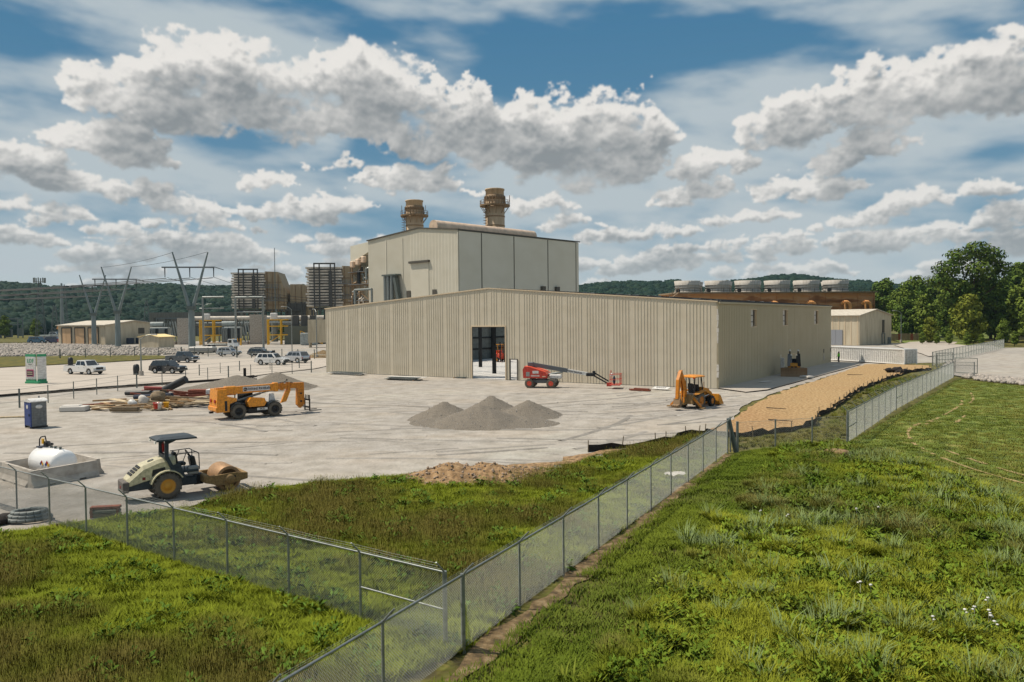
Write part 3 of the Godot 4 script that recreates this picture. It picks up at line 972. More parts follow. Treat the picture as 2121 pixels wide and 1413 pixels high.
func build_metal_building():
	var o := thing("metal_building", "long new tan ribbed metal building with open doorway, roof half finished", "building", Vector3(-2.75, 0, -104.33), -33.9)
	var xl := -31.7
	var xr := 30.9
	var dp := 57.5
	var ev := 9.75
	var rg := 12.15
	var top := func(x: float) -> float: return lerpf(rg, ev, absf(x + 0.4) / 31.3) if x >= -0.4 else lerpf(rg, ev + 0.15, absf(x + 0.4) / 31.3)
	# front sheets, cut round the big doorway and the small one
	var cuts := [xl]
	var x := xl + 0.914
	while x < xr - 0.2:
		cuts.append(x)
		x += 0.914
	cuts.append_array([-3.2, 2.25, 3.0, 4.1, xr, -0.4])
	cuts.sort()
	for i in cuts.size() - 1:
		var a: float = cuts[i]
		var c: float = cuts[i + 1]
		if c - a < 0.03:
			continue
		var m := (a + c) * 0.5
		var y0 := 0.06
		if m > -3.2 and m < 2.25:
			y0 = 7.05
		elif m > 3.0 and m < 4.1:
			y0 = 2.7
		part("wall_panel", ribbed(a, c, y0, top), M.panel if i % 3 != 1 else M.panel_b, o)
	# liner behind the front sheets, its outline cut by both doorways
	var ln := MB.new()
	ln.prism(PackedVector2Array([V(xl, 0), V(-3.2, 0), V(-3.2, 7.05), V(2.25, 7.05), V(2.25, 0), V(3.0, 0), V(3.0, 2.7), V(4.1, 2.7), V(4.1, 0), V(xr, 0), V(xr, ev - 0.02), V(-0.4, rg - 0.02), V(xl, ev + 0.1)]), -0.14, -0.01)
	part("wall_liner", ln, M.grey_mid, o)
	var tr := MB.new()
	tr.box(Vector3(-0.5, 7.1, 0.04), Vector3(5.7, 0.16, 0.14))
	for xx in [-3.27, 2.32]:
		tr.box(Vector3(xx, 3.5, 0.04), Vector3(0.14, 7.0, 0.14))
	part("door_trim", tr, M.trim_tan, o)
	var t2 := MB.new()
	t2.box(Vector3(3.55, 2.76, 0.04), Vector3(1.3, 0.1, 0.12))
	for xx in [2.95, 4.15]:
		t2.box(Vector3(xx, 1.38, 0.04), Vector3(0.1, 2.7, 0.12))
	part("door_trim", t2, M.trim_dark, o)
	var rk := MB.new()
	rk.beam(Vector3(xl - 0.1, ev + 0.17, 0.03), Vector3(-0.4, rg + 0.03, 0.03), 0.16, 0.14)
	rk.beam(Vector3(-0.4, rg + 0.03, 0.03), Vector3(xr + 0.05, ev + 0.02, 0.03), 0.16, 0.12)
	part("rake_trim", rk, M.trim_tan, o)
	# long side wall: flat sheets with joints, three window openings
	var wins := [[11.9, 14.5], [26.6, 29.3], [45.2, 48.0]]
	var seams := [0.0]
	x = 3.6
	while x < dp - 1.0:
		seams.append(x)
		x += 3.65
	seams.append(dp)
	for w in wins:
		seams.append_array(w)
	seams.sort()
	for i in seams.size() - 1:
		var a: float = seams[i]
		var c: float = seams[i + 1] - 0.012
		if c - a < 0.05:
			continue
		var inw := false
		for w in wins:
			if (a + c) * 0.5 > w[0] and (a + c) * 0.5 < w[1]:
				inw = true
		var xf := Transform3D(Basis(Vector3.UP, PI / 2), Vector3(xr + 0.02, 0, 0))
		for seg in ([[0.06, 6.7], [9.0, 9.68]] if inw else [[0.06, 9.68]]):
			var sb := MB.new()
			sb.box(Vector3(xr + 0.0, (seg[0] + seg[1]) / 2, -(a + c) / 2), Vector3(0.16, seg[1] - seg[0], c - a))
			var k := a + 0.3
			while k < c - 0.1:
				sb.box(Vector3(xr + 0.092, (seg[0] + seg[1]) / 2, -k), Vector3(0.02, seg[1] - seg[0] - 0.02, 0.05))
				k += 0.61
			part("side_panel", sb, M.panel_shaded, o)
	for w in wins:
		var mid: float = -(w[0] + w[1]) / 2
		var wd: float = w[1] - w[0]
		var f := MB.new()
		f.box(Vector3(xr - 0.16, 6.76, mid), Vector3(0.5, 0.1, wd))
		f.box(Vector3(xr - 0.16, 8.95, mid), Vector3(0.5, 0.1, wd))
		for e in [-1.0, 1.0]:
			f.box(Vector3(xr - 0.16, 7.85, mid + e * (wd / 2 - 0.04)), Vector3(0.5, 2.1, 0.07))
		var win := part("window", f, M.trim_tan, o)
		var mb2 := MB.new()
		mb2.box(Vector3(xr - 0.12, 7.85, mid - 0.1), Vector3(0.14, 2.08, 0.3))
		for yy in [7.4, 8.2]:
			mb2.box(Vector3(xr + 0.0, yy, mid + wd * 0.27), Vector3(0.12, 0.09, wd * 0.42))
		part("sash", mb2, M.steel_black, win)
		var pn := MB.new()
		pn.box(Vector3(xr + 0.02, 7.85, mid + wd * 0.27), Vector3(0.02, 2.05, wd * 0.4))
		part("sunlit_view_panel", pn, M.insulation, win)  # opaque white sheet; its colour stands in for the sunlit interior
		var pd := MB.new()
		pd.box(Vector3(xr - 0.1, 7.85, mid - wd * 0.31), Vector3(0.05, 2.0, wd * 0.28), Basis(Vector3.UP, 0.5))
		part("shutter", pd, M.trim_tan, win)
	for s in [51.9, 57.0]:
		var hb := MB.new()
		hb.box(Vector3(xr + 0.1, 2.25, -s), Vector3(0.04, 0.6, 0.5))
		var ho := part("pipe_opening", hb, M.trim_dark, o)
		var fl := MB.new()
		fl.blob(Vector3(xr + 0.12, 1.25, -s), Vector3(0.06, 0.42, 0.26), 8, 5, noise(3.0, 2, int(s)), 0.9)
		part("torn_insulation", fl, M.insulation, ho)
	# insulation still showing at the near corner
	var rr := RandomNumberGenerator.new()
	rr.seed = 5
	var y := 0.4
	while y < 9.3:
		var hh := rr.randf_range(0.15, 0.8)
		if rr.randf() < 0.75:
			var ins := MB.new()
			ins.box(Vector3(xr + 0.04, y + hh / 2, 0.05), Vector3(rr.randf_range(0.10, 0.26), hh * 0.9, 0.07), Basis(Vector3(0, 0, 1), rr.randf_range(-0.1, 0.1)))
			part("corner_insulation", ins, M.insulation, o)
		y += hh
	# back and far-left walls, girts, columns, slab
	var bw := MB.new()
	bw.prism(PackedVector2Array([V(xl, 0), V(xr, 0), V(xr, ev), V(-0.4, rg), V(xl, ev + 0.1)]), -dp - 0.1, -dp)
	part("back_wall", bw, M.grey_mid, o)
	var lw := MB.new()
	lw.box(Vector3(xl + 0.06, ev / 2, -dp / 2), Vector3(0.12, ev, dp - 0.3))
	part("left_wall", lw, M.grey_mid, o)
	for yy in [2.2, 4.4, 6.6, 8.6]:
		var gb := MB.new()
		gb.box(Vector3(-0.4, yy, -dp + 0.2), Vector3(xr - xl - 0.6, 0.28, 0.18))
		part("girt", gb, M.steel_dark, o)
		var g2 := MB.new()
		g2.box(Vector3(xl + 0.24, yy, -dp / 2), Vector3(0.18, 0.28, dp - 1.0))
		part("girt", g2, M.steel_dark, o)
	for zz in [-1.0, -8.4, -20.0, -32.0, -44.0, -56.6]:
		for xx in [xl + 0.7, -16.5, -5.5, 10.0, xr - 0.9]:
			if zz == -1.0 and xx > -3.5 and xx < 2.5:
				continue
			var cb := MB.new()
			var h: float = top.call(xx) - 0.4
			cb.box(Vector3(xx, h / 2, zz), Vector3(0.1, h, 0.4))
			cb.box(Vector3(xx - 0.2, h / 2, zz), Vector3(0.05, h, 0.42))
			cb.box(Vector3(xx + 0.2, h / 2, zz), Vector3(0.05, h, 0.42))
			part("column", cb, M.steel_dark, o)
		var rb := MB.new()
		rb.beam(Vector3(xl + 0.3, ev - 0.3, zz), Vector3(-0.4, rg - 0.55, zz), 0.3, 0.7)
		rb.beam(Vector3(-0.4, rg - 0.55, zz), Vector3(xr - 0.3, ev - 0.5, zz), 0.3, 0.7)
		part("rafter", rb, M.steel_dark, o)
	for k in 16:
		var px := lerpf(xl + 0.4, -0.8, k / 15.0)
		var pb := MB.new()
		pb.box(Vector3(px, top.call(px) - 0.16, -dp / 2), Vector3(0.12, 0.22, dp - 0.4))
		part("purlin", pb, M.steel_dark, o)
	var rf := MB.new()
	rf.prism(PackedVector2Array([V(-0.4, rg + 0.03), V(-0.4, rg - 0.12), V(xr + 0.15, ev - 0.06), V(xr + 0.15, ev + 0.09)]), -dp - 0.15, -0.06)
	var roof := part("roof", rf, M.roof_dark, o)
	for k in 18:
		var z := -1.5 - k * 3.2
		var sb := MB.new()
		sb.beam(Vector3(-0.2, rg + 0.06, z), Vector3(xr + 0.1, ev + 0.12, z), 0.09, 0.07)
		part("roof_seam", sb, M.steel_dark, roof)
	var gut := MB.new()
	gut.box(Vector3(xr + 0.2, ev - 0.12, -dp / 2), Vector3(0.12, 0.2, dp))
	part("eave_trim", gut, M.panel_shaded, o)
	var lit := MB.new()
	for k in 26:
		var xx := rr.randf_range(2, xr - 0.5)
		lit.box(Vector3(xx, top.call(xx) + 0.12, rr.randf_range(-dp + 1, -0.5)), Vector3(rr.randf_range(0.2, 1.2), 0.08, 0.3), Basis(Vector3.UP, rr.randf()))
	part("roof_offcuts", lit, M.insulation, roof)
	var sl := MB.new()
	sl.box(Vector3(-0.4, 0.0, -dp / 2), Vector3(xr - xl - 0.3, 0.2, dp - 0.4))
	part("floor_slab", sl, M.white, o)
	# orange lift truck parked inside, seen through the doorway
	var f := thing("forklift", "orange and black forklift parked inside the open doorway", "forklift", Vector3(-2.3, 0.1, -146.0), -70)
	var bb := MB.new()
	bb.rbox(Vector3(0, 1.1, 0), Vector3(2.4, 1.1, 1.5), 0.15)
	bb.rbox(Vector3(-0.8, 1.8, 0), Vector3(0.9, 0.6, 1.4), 0.12)
	part("body", bb, M.red_light, f)
	var cg := MB.new()
	for q in [[-0.6, -0.6], [-0.6, 0.6], [0.7, -0.6], [0.7, 0.6]]:
		cg.beam(Vector3(q[0], 1.6, q[1]), Vector3(q[0] * 0.8, 3.2, q[1]), 0.12, 0.12)
	cg.box(Vector3(0, 3.22, 0), Vector3(1.5, 0.1, 1.4))
	part("cage", cg, M.case_yellow, f)
	var ms := MB.new()
	for zz in [-0.4, 0.4]:
		ms.box(Vector3(1.4, 1.9, zz), Vector3(0.15, 3.6, 0.15))
		ms.box(Vector3(2.0, 0.25, zz), Vector3(1.2, 0.08, 0.15))
	part("mast", ms, M.steel_black, f)
	for q in [[-0.8, 0.75], [-0.8, -0.75], [0.9, 0.75], [0.9, -0.75]]:
		wheel(f, Vector3(q[0], 0.45, q[1]), 0.45, 0.35, M.tyre, M.case_yellow)

# wheel with its axle along z: tyre and rim as sub-part
func wheel(parent: Node, at: Vector3, r: float, w: float, tm: Material, rm: Material, lugs := false, called := "wheel"):
	var t := MB.new()
	var xf := Transform3D(Basis(Vector3.RIGHT, PI / 2), at)
	var h := w / 2
	t.lathe([V(r * 0.55, -h * 0.86), V(r * 0.86, -h), V(r * 0.97, -h * 0.8), V(r, -h * 0.5), V(r, h * 0.5), V(r * 0.97, h * 0.8), V(r * 0.86, h), V(r * 0.55, h * 0.86)], 20, xf)
	if lugs:
		for k in 18:
			var a := TAU * k / 18.0
			for s in [-1.0, 1.0]:
				t.box(at + Vector3(cos(a + s * 0.1), sin(a + s * 0.1), 0) * r * 1.0 + Vector3(0, 0, s * h * 0.45), Vector3(0.07, 0.09, h * 0.9), Basis(Vector3(0, 0, 1), a) * Basis(Vector3.RIGHT, s * 0.5))
	var tp := part(called, t, tm, parent)
	var m := MB.new()
	m.lathe([V(0.0, -h * 0.8), V(r * 0.5, -h * 0.7), V(r * 0.58, -h * 0.9), V(r * 0.6, -h * 0.84), V(r * 0.6, h * 0.84), V(r * 0.58, h * 0.9), V(r * 0.48, h * 0.55), V(r * 0.3, h * 0.5), V(r * 0.26, h * 0.75), V(0.0, h * 0.78)], 16, xf)
	part("rim", m, rm, tp)
	return tp

# ---------------------------------------------------------------- power block behind
func build_power_block():
	var o := thing("turbine_hall", "tall beige windowless hall rising behind the new metal building", "building", Vector3(-11.87, 0, -175), -43.5)
	var w := 33.4
	var d := 43.0
	var ev := 28.05
	var rg := 29.5
	var rx := -13.5
	var top := func(x: float) -> float: return lerpf(rg, ev, (x - rx) / (0 - rx)) if x > rx else lerpf(rg, ev, (rx - x) / (rx + w))
	var x := -w
	var k := 0
	while x < -0.1:
		var xe := minf(x + 1.115, 0.0)
		part("wall_panel", ribbed(x + 0.006, xe, 0.0, top, 0.37, 0.03, 0.1), M.hall, o)
		x = xe
		k += 1
	for xx in [-19.6, -0.0, -26.0]:
		var cs := MB.new()
		cs.box(Vector3(xx, 13.9, 0.05), Vector3(0.25, 27.8, 0.12))
		part("corner_strip", cs, M.hall, o)
	var js := [0.0, 7.25, 18.1, 30.5, 41.7, d]
	for i in 5:
		var b := MB.new()
		b.box(Vector3(0.05, 13.95, -(js[i] + js[i + 1]) / 2), Vector3(0.2, 27.9, js[i + 1] - js[i] - 0.36))
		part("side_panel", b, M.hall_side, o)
		if i < 4:
			var j := MB.new()
			j.box(Vector3(0.0, 13.9, -js[i + 1]), Vector3(0.14, 27.8, 0.36))
			part("panel_joint", j, M.trim_dark, o)
	var core := MB.new()
	core.prism(PackedVector2Array([V(-w, 0), V(-0.1, 0), V(-0.1, ev - 0.05), V(rx, rg - 0.05), V(-w, ev - 0.05)]), -d, -0.06)
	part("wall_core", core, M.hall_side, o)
	var rf := MB.new()
	rf.prism(PackedVector2Array([V(-w - 0.3, ev - 0.0), V(rx, rg), V(0.35, ev - 0.02), V(0.35, ev + 0.25), V(rx, rg + 0.28), V(-w - 0.3, ev + 0.27)]), -d - 0.3, 0.3)
	part("roof", rf, M.trim_dark, o)
	# closed door with its hood
	var dr := MB.new()
	dr.box(Vector3(-13.2, 10.8, 0.06), Vector3(6.4, 21.4, 0.1))
	var dn := part("tall_door", dr, M.hall, o)
	var hd := MB.new()
	hd.box(Vector3(-13.2, 21.7, 0.3), Vector3(7.2, 0.5, 0.6))
	part("door_hood", hd, M.trim_dark, dn)
	for xx in [-17.4, -8.0]:
		var vb := MB.new()
		vb.box(Vector3(xx, 14.2, 0.1), Vector3(1.3, 1.7, 0.3))
		part("vent", vb, M.trim_dark, o)
	for q in [28.2, 33.6]:
		var vb := MB.new()
		vb.box(Vector3(0.5, 15.4, -q), Vector3(0.8, 1.5, 1.2))
		part("vent", vb, M.trim_dark, o)
	# bundle of grey ducts on the lit face
	for q in [-25.2, -24.0, -22.6]:
		var tb := MB.new()
		tb.tube(Vector3(q, 8, 1.0), Vector3(q, 18.8, 1.0), 0.5, -1, 10)
		part("grey_duct", tb, M.galv, o)
	var sl := MB.new()
	sl.beam(Vector3(-21.4, 18.6, 1.0), Vector3(-18.6, 8.0, 1.0), 1.0, 0.9)
	part("grey_duct", sl, M.galv_dark, o)
	var cap := MB.new()
	cap.box(Vector3(-23.0, 19.0, 0.9), Vector3(5.6, 0.35, 1.6))
	part("duct_cap", cap, M.galv_dark, o)
	# long vent barrel along the ridge
	var dc := MB.new()
	dc.tube(Vector3(rx, rg + 0.9, -4.5), Vector3(rx, rg + 0.9, -40.0), 1.55, -1, 20)
	single("roof_vent_barrel", dc, M.duct, "long pale pinkish barrel vent lying along the tall hall's roof", "vent", "", Vector3(-11.87, 0, -175), -43.5)
	# bracketed equipment bay on the left end
	var e := thing("equipment_bay", "beige overhanging bay with pipes and catwalks on the hall's left end", "equipment bay", Vector3(-11.87, 0, -175), -43.5)
	var bx := MB.new()
	bx.prism(PackedVector2Array([V(-42.0, 22.0), V(-38.0, 24.2), V(-33.7, 25.6), V(-33.7, 28.0), V(-42.0, 27.4)]), -8.0, -0.6)
	bx.box(Vector3(-41.6, 21.5, -4.5), Vector3(0.6, 6.0, 7.0))
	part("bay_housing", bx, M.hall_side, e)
	var fr := MB.new()
	for xx in [-41.5, -38.0, -34.4]:
		for zz in [-0.8, -7.5]:
			fr.beam(Vector3(xx, 0, zz), Vector3(xx, 22.5, zz), 0.3, 0.3)
	for yy in [9.0, 13.0, 17.2, 20.4]:
		for zz in [-0.8, -7.5]:
			fr.beam(Vector3(-42.2, yy, zz), Vector3(-33.8, yy, zz), 0.25, 0.35)
		fr.beam(Vector3(-41.5, yy - 4, -0.8), Vector3(-34.4, yy, -0.8), 0.15, 0.15)
		fr.beam(Vector3(-34.4, yy - 4, -0.8), Vector3(-41.5, yy, -0.8), 0.15, 0.15)
	part("bay_frame", fr, M.brown_steel, e)
	for yy in [13.2, 17.4, 20.6]:
		var pf := MB.new()
		pf.box(Vector3(-38.2, yy, -4), Vector3(9.0, 0.12, 7.6))
		part("catwalk", pf, M.lattice, e)
	var rr := RandomNumberGenerator.new()
	rr.seed = 15
	for i in 16:
		var pp := MB.new()
		var q := Vector3(rr.randf_range(-41, -34.5), rr.randf_range(10, 20), rr.randf_range(-0.9, -0.2))
		var l := rr.randf_range(1, 4)
		pp.pipe([q, q + Vector3(0, l, 0), q + Vector3(rr.randf_range(-1.5, 1.5), l, 0), q + Vector3(rr.randf_range(-1.5, 1.5), l + 1, -1)], rr.randf_range(0.12, 0.4))
		part("pipe", pp, [M.hrsg_white, M.galv, M.brown_steel, M.steel_dark][i % 4], e)
	for i in 3:
		var lu := MB.new()
		lu.rbox(Vector3(-40.5 + i * 2.4, 22.6 + i * 0.5, -0.2), Vector3(1.4, 1.6, 1.0), 0.2)
		part("fan_box", lu, M.duct, e)
	# grey pipe portal in front of the bay
	var pt := MB.new()
	pt.pipe([Vector3(-36.5, 6, 2), Vector3(-36.5, 15.8, 2), Vector3(-29.4, 15.8, 2), Vector3(-29.4, 6, 2)], 0.3, 8)
	pt.pipe([Vector3(-36.5, 11, 2), Vector3(-29.4, 11, 2)], 0.18, 6)
	single("pipe_portal", pt, M.galv, "grey pipe portal frame before the hall's left end", "pipe frame", "", Vector3(-11.87, 0, -175), -43.5)
	# two exhaust stacks
	var s := thing("exhaust_stack", "left and lower looking brown exhaust stack behind the hall", "chimney", Vector3(-31.3, 0, -255), 0, "", 1.05)
	stack_parts(s)
	again(s, "right hand and taller looking brown exhaust stack behind roof vent barrel", Vector3(-4.7, 0, -233), 25, "", 1.045)

func stack_parts(s: Node3D):
	var b := MB.new()
	b.lathe([V(2.75, 0), V(2.75, 39.5), V(2.6, 39.6), V(2.6, 44.2), V(2.78, 44.2), V(2.78, 44.6), V(2.3, 44.6), V(2.3, 40)], 28)
	var sh := part("shaft", b, M.stack, s)
	for y in [26.0, 30.0, 34.0, 36.6]:
		var rg := MB.new()
		rg.lathe([V(2.76, y), V(2.86, y + 0.05), V(2.86, y + 0.3), V(2.76, y + 0.35)], 28)
		part("stiffener_ring", rg, M.brown_steel, sh)
	var cl := MB.new()
	cl.lathe([V(2.6, 41.6), V(2.85, 41.7), V(2.85, 42.7), V(2.6, 42.8)], 28)
	for i in 20:
		var a := TAU * i / 20
		cl.box(Vector3(cos(a) * 2.95, 41.4, sin(a) * 2.95), Vector3(0.16, 2.2, 0.16))
	part("collar", cl, M.brown_steel, s)
	var pf := MB.new()
	pf.lathe([V(2.7, 39.7), V(4.3, 39.7), V(4.3, 40.1), V(2.7, 40.1)], 28, Transform3D.IDENTITY, false)
	for i in 10:
		var a := TAU * i / 10
		pf.beam(Vector3(cos(a) * 2.7, 37.6, sin(a) * 2.7), Vector3(cos(a) * 4.2, 39.7, sin(a) * 4.2), 0.14, 0.14)
	var pl := part("platform", pf, M.brown_steel, s)
	var rl := MB.new()
	for i in 20:
		var a := TAU * i / 20
		var a2 := TAU * (i + 1) / 20
		rl.beam(Vector3(cos(a) * 4.2, 40, sin(a) * 4.2), Vector3(cos(a) * 4.2, 41.3, sin(a) * 4.2), 0.09, 0.09)
		for y in [40.7, 41.3]:
			rl.beam(Vector3(cos(a) * 4.2, y, sin(a) * 4.2), Vector3(cos(a2) * 4.2, y, sin(a2) * 4.2), 0.08, 0.08)
	for i in 3:
		var a := TAU * i / 3 + 0.5
		rl.beam(Vector3(cos(a) * 4.2, 41, sin(a) * 4.2), Vector3(cos(a) * 4.2, 42.8, sin(a) * 4.2), 0.14, 0.14)
	part("railing", rl, M.brown_steel, pl)
	var ld := MB.new()
	for z in [0.5, 1.3]:
		ld.beam(Vector3(-3.1, 20, z), Vector3(-3.1, 40, z), 0.09, 0.09)
	for i in 16:
		ld.box(Vector3(-3.1, 28 + i * 0.75, 0.9), Vector3(0.08, 0.08, 0.8))
		ld.box(Vector3(-3.5, 28 + i * 0.75, 0.9), Vector3(0.7, 0.06, 1.0))
	part("ladder", ld, M.brown_steel, s)

# ---------------------------------------------------------------- boilers, racks, transformers and pylons on the left
func boiler(label: String, at: Vector3, turn: float, tail: bool) -> Node3D:
	var o := thing("heat_boiler", label, "boiler", at, turn, "", 1.27)
	# banded inlet duct: pale stiffener shelves with dark gaps
	var core := MB.new()
	core.box(Vector3(5.0, 17.0, -6), Vector3(9.6, 12.0, 11))
	part("duct_core", core, M.steel_dark, o)
	for i in 14:
		var b := MB.new()
		b.box(Vector3(5.0, 11.2 + i * 0.9, -5.8), Vector3(11.0 + 0.5 * sin(i * 2.0), 0.56, 12.4))
		part("stiffener", b, M.hrsg_white, o)
	var fr := MB.new()
	for x in [2.0, 3.6, 7.0, 8.3]:
		fr.beam(Vector3(x, 0, 0.9), Vector3(x, 24.2, 0.9), 0.36, 0.36)
	fr.beam(Vector3(1.8, 24.2, 0.9), Vector3(8.5, 24.2, 0.9), 0.4, 0.45)
	fr.beam(Vector3(2.0, 11.0, 0.9), Vector3(8.3, 11.0, 0.9), 0.3, 0.4)
	fr.box(Vector3(6.9, 16.5, 0.6), Vector3(1.0, 11, 0.9))
	for i in 6:
		fr.beam(Vector3(2.0, 12 + i * 2.0, 1.0), Vector3(8.3, 12.6 + i * 2.0, 1.0), 0.1, 0.12)
	part("support_frame", fr, M.plant_steel, o)
	var cs := MB.new()
	cs.prism(PackedVector2Array([V(10.4, 9.8), V(17.6, 9.8), V(17.6, 16), V(14.8, 23.4), V(10.4, 23.6)]), -14, -0.6)
	var casing := part("casing", cs, M.hrsg, o)
	for x in [11.2, 13.0, 14.9, 16.8]:
		var rb := MB.new()
		rb.box(Vector3(x, 9.8 + (13.6 if x < 14 else (12.8 if x < 15 else 8.0)) / 2, -0.5), Vector3(0.2, 13.6 if x < 14 else (12.8 if x < 15 else 8.0), 0.3))
		part("casing_rib", rb, M.brown_steel, casing)
	for y in [12.0, 14.6, 17.2, 19.8]:
		var rb := MB.new()
		rb.box(Vector3(13.2 if y > 16 else 14.0, y, -0.5), Vector3(5.4 if y > 16 else 7.0, 0.16, 0.26))
		part("casing_rib", rb, M.brown_steel, casing)
	var cw := MB.new()
	cw.box(Vector3(12.0, 17.9, 0.6), Vector3(6.0, 0.15, 1.4))
	cw.box(Vector3(13.0, 13.4, 0.6), Vector3(8.0, 0.15, 1.4))
	for y in [18.5, 19.0, 14.0, 14.5]:
		cw.box(Vector3(12.5, y, 1.25), Vector3(6.6, 0.07, 0.07))
	for i in 8:
		cw.box(Vector3(9.2 + i * 0.95, 16.2, 1.25), Vector3(0.08, 5.6, 0.08))
	part("catwalk", cw, M.lattice, o)
	var legs := MB.new()
	for x in [1.0, 5.0, 10.5, 14.0, 17.3]:
		legs.beam(Vector3(x, 0, -0.7), Vector3(x, 10, -0.7), 0.5, 0.5)
		legs.beam(Vector3(x, 0, -10), Vector3(x, 10, -10), 0.5, 0.5)
	legs.beam(Vector3(0, 10.2, -0.7), Vector3(22, 10.2, -0.7), 0.5, 0.6)
	for i in 6:
		legs.beam(Vector3(1 + i * 3.0, 0.5, -0.6), Vector3(4 + i * 3.0, 10, -0.6), 0.2, 0.2)
	part("leg_frame", legs, M.plant_steel, o)
	if tail:
		var tl := MB.new()
		tl.prism(PackedVector2Array([V(18.6, 1), V(26.6, 1), V(26.6, 15.5), V(25.0, 18.4), V(22.6, 19.2), V(18.6, 19.2)]), -12, -2)
		var tp := part("outlet_duct", tl, M.hrsg, o)
		for x in [20.4, 22.4, 24.2]:
			var rb := MB.new()
			rb.box(Vector3(x, 14.6, -1.9), Vector3(0.2, 8.4, 0.3))
			part("duct_rib", rb, M.brown_steel, tp)
		var dk := MB.new()
		dk.box(Vector3(20.6, 10.4, -1.6), Vector3(6.4, 4.4, 1.2))
		for x in [18.4, 20.6, 22.6, 23.8]:
			dk.beam(Vector3(x, 0, -1.0), Vector3(x, 13, -1.0), 0.4, 0.4)
		part("dark_penthouse", dk, M.plant_steel, o)
	var rr := RandomNumberGenerator.new()
	rr.seed = int(at.x * 10)
	for i in 9:
		var pp := MB.new()
		var q := Vector3(rr.randf_range(1, 16), rr.randf_range(1, 7), rr.randf_range(0.4, 2.0))
		pp.pipe([q, q + Vector3(rr.randf_range(1, 4), 0, 0), q + Vector3(rr.randf_range(1, 4), rr.randf_range(2, 5), 0)], rr.randf_range(0.15, 0.45))
		part("pipe", pp, [M.galv, M.grey_box, M.brown_steel][i % 3], o)
	return o

func lamp_post(label: String, at: Vector3, h: float, double := false, turn := 0.0, size := 1.0):
	var o := thing("lamp_post", label, "street lamp", at, turn, "", size)
	var p := MB.new()
	p.tube(Vector3(0, 0.6, 0), Vector3(0, h, 0), 0.13, 0.08, 8)
	part("pole", p, M.galv, o)
	var b := MB.new()
	b.tube(Vector3.ZERO, Vector3(0, 0.8, 0), 0.35, 0.33, 12)
	part("base", b, M.concrete, o)
	for s in ([-1.0, 1.0] if double else [1.0]):
		var a := MB.new()
		a.pipe([Vector3(0, h - 0.1, 0), Vector3(s * 0.8, h + 0.5, 0), Vector3(s * 1.8, h + 0.65, 0)], 0.06)
		var ap := part("arm", a, M.galv, o)
		var l := MB.new()
		l.rbox(Vector3(s * 2.1, h + 0.62, 0), Vector3(0.8, 0.16, 0.34), 0.05)
		part("lamp_head", l, M.grey_paint, ap)

func pylon(label: String, at: Vector3, turn: float, size: float):
	var o := thing("power_pylon", label, "pylon", at, turn, "grey V shaped steel pylons", size)
	var p := MB.new()
	p.tube(Vector3(0, 0, 0), Vector3(0, 12.0, 0), 0.95, 0.78, 16)
	part("post", p, M.pylon, o)
	var f := MB.new()
	f.tube(Vector3(0, 0, 0), Vector3(0, 0.6, 0), 1.7, 1.7, 16)
	part("footing", f, M.concrete, o)
	for s in [-1.0, 1.0]:
		var a := MB.new()
		a.tube(Vector3(s * 0.35, 11.6, 0), Vector3(s * 4.6, 27.0, 0), 0.52, 0.18, 12)
		part("arm", a, M.pylon, o)
	var br := MB.new()
	br.box(Vector3(0, 11.9, 0), Vector3(2.2, 1.0, 1.6))
	part("joint", br, M.galv_dark, o)
	var c := MB.new()
	c.beam(Vector3(-7.4, 22.9, 0), Vector3(6.2, 22.9, 0), 0.28, 0.38)
	c.beam(Vector3(6.2, 23.0, 0), Vector3(8.6, 22.2, 0), 0.16, 0.2)
	var cp := part("crossarm", c, M.lattice, o)
	for x in [-6.6, -0.2, 6.0]:
		var i := MB.new()
		i.tube(Vector3(x, 22.8, 0), Vector3(x, 20.2, 0), 0.16, 0.1, 8)
		part("insulator", i, M.steel_dark, cp)
	return o

func wire_run(a: Vector3, b: Vector3, sag: float, r := 0.07) -> MB:
	var w := MB.new()
	var last := a
	for k in range(1, 13):
		var t := k / 12.0
		var p := a.lerp(b, t) - Vector3.UP * sag * 4.0 * t * (1.0 - t)
		w.tube(last, p, r, r, 4, false)
		last = p
	return w

func lattice_tower(label: String, at: Vector3, h: float, w: float, cat := "lattice tower") -> Node3D:
	var o := thing("lattice_tower", label, cat, at, 20)
	var b := MB.new()
	var n := int(h / 3.0)
	for s in [[-1, -1], [1, -1], [1, 1], [-1, 1]]:
		b.beam(Vector3(s[0] * w, 0, s[1] * w), Vector3(s[0] * w * 0.25, h, s[1] * w * 0.25), 0.2, 0.2)
	for i in n:
		var y0 := h * i / n
		var y1 := h * (i + 1) / n
		var w0 := lerpf(w, w * 0.25, float(i) / n)
		var w1 := lerpf(w, w * 0.25, float(i + 1) / n)
		for s in [-1.0, 1.0]:
			b.beam(Vector3(-w0, y0, s * w0), Vector3(w1, y1, s * w1), 0.1, 0.1)
			b.beam(Vector3(w0, y0, s * w0), Vector3(-w1, y1, s * w1), 0.1, 0.1)
			b.beam(Vector3(s * w0, y0, -w0), Vector3(s * w1, y1, w1), 0.1, 0.1)
	part("lattice", b, M.lattice, o)
	return o

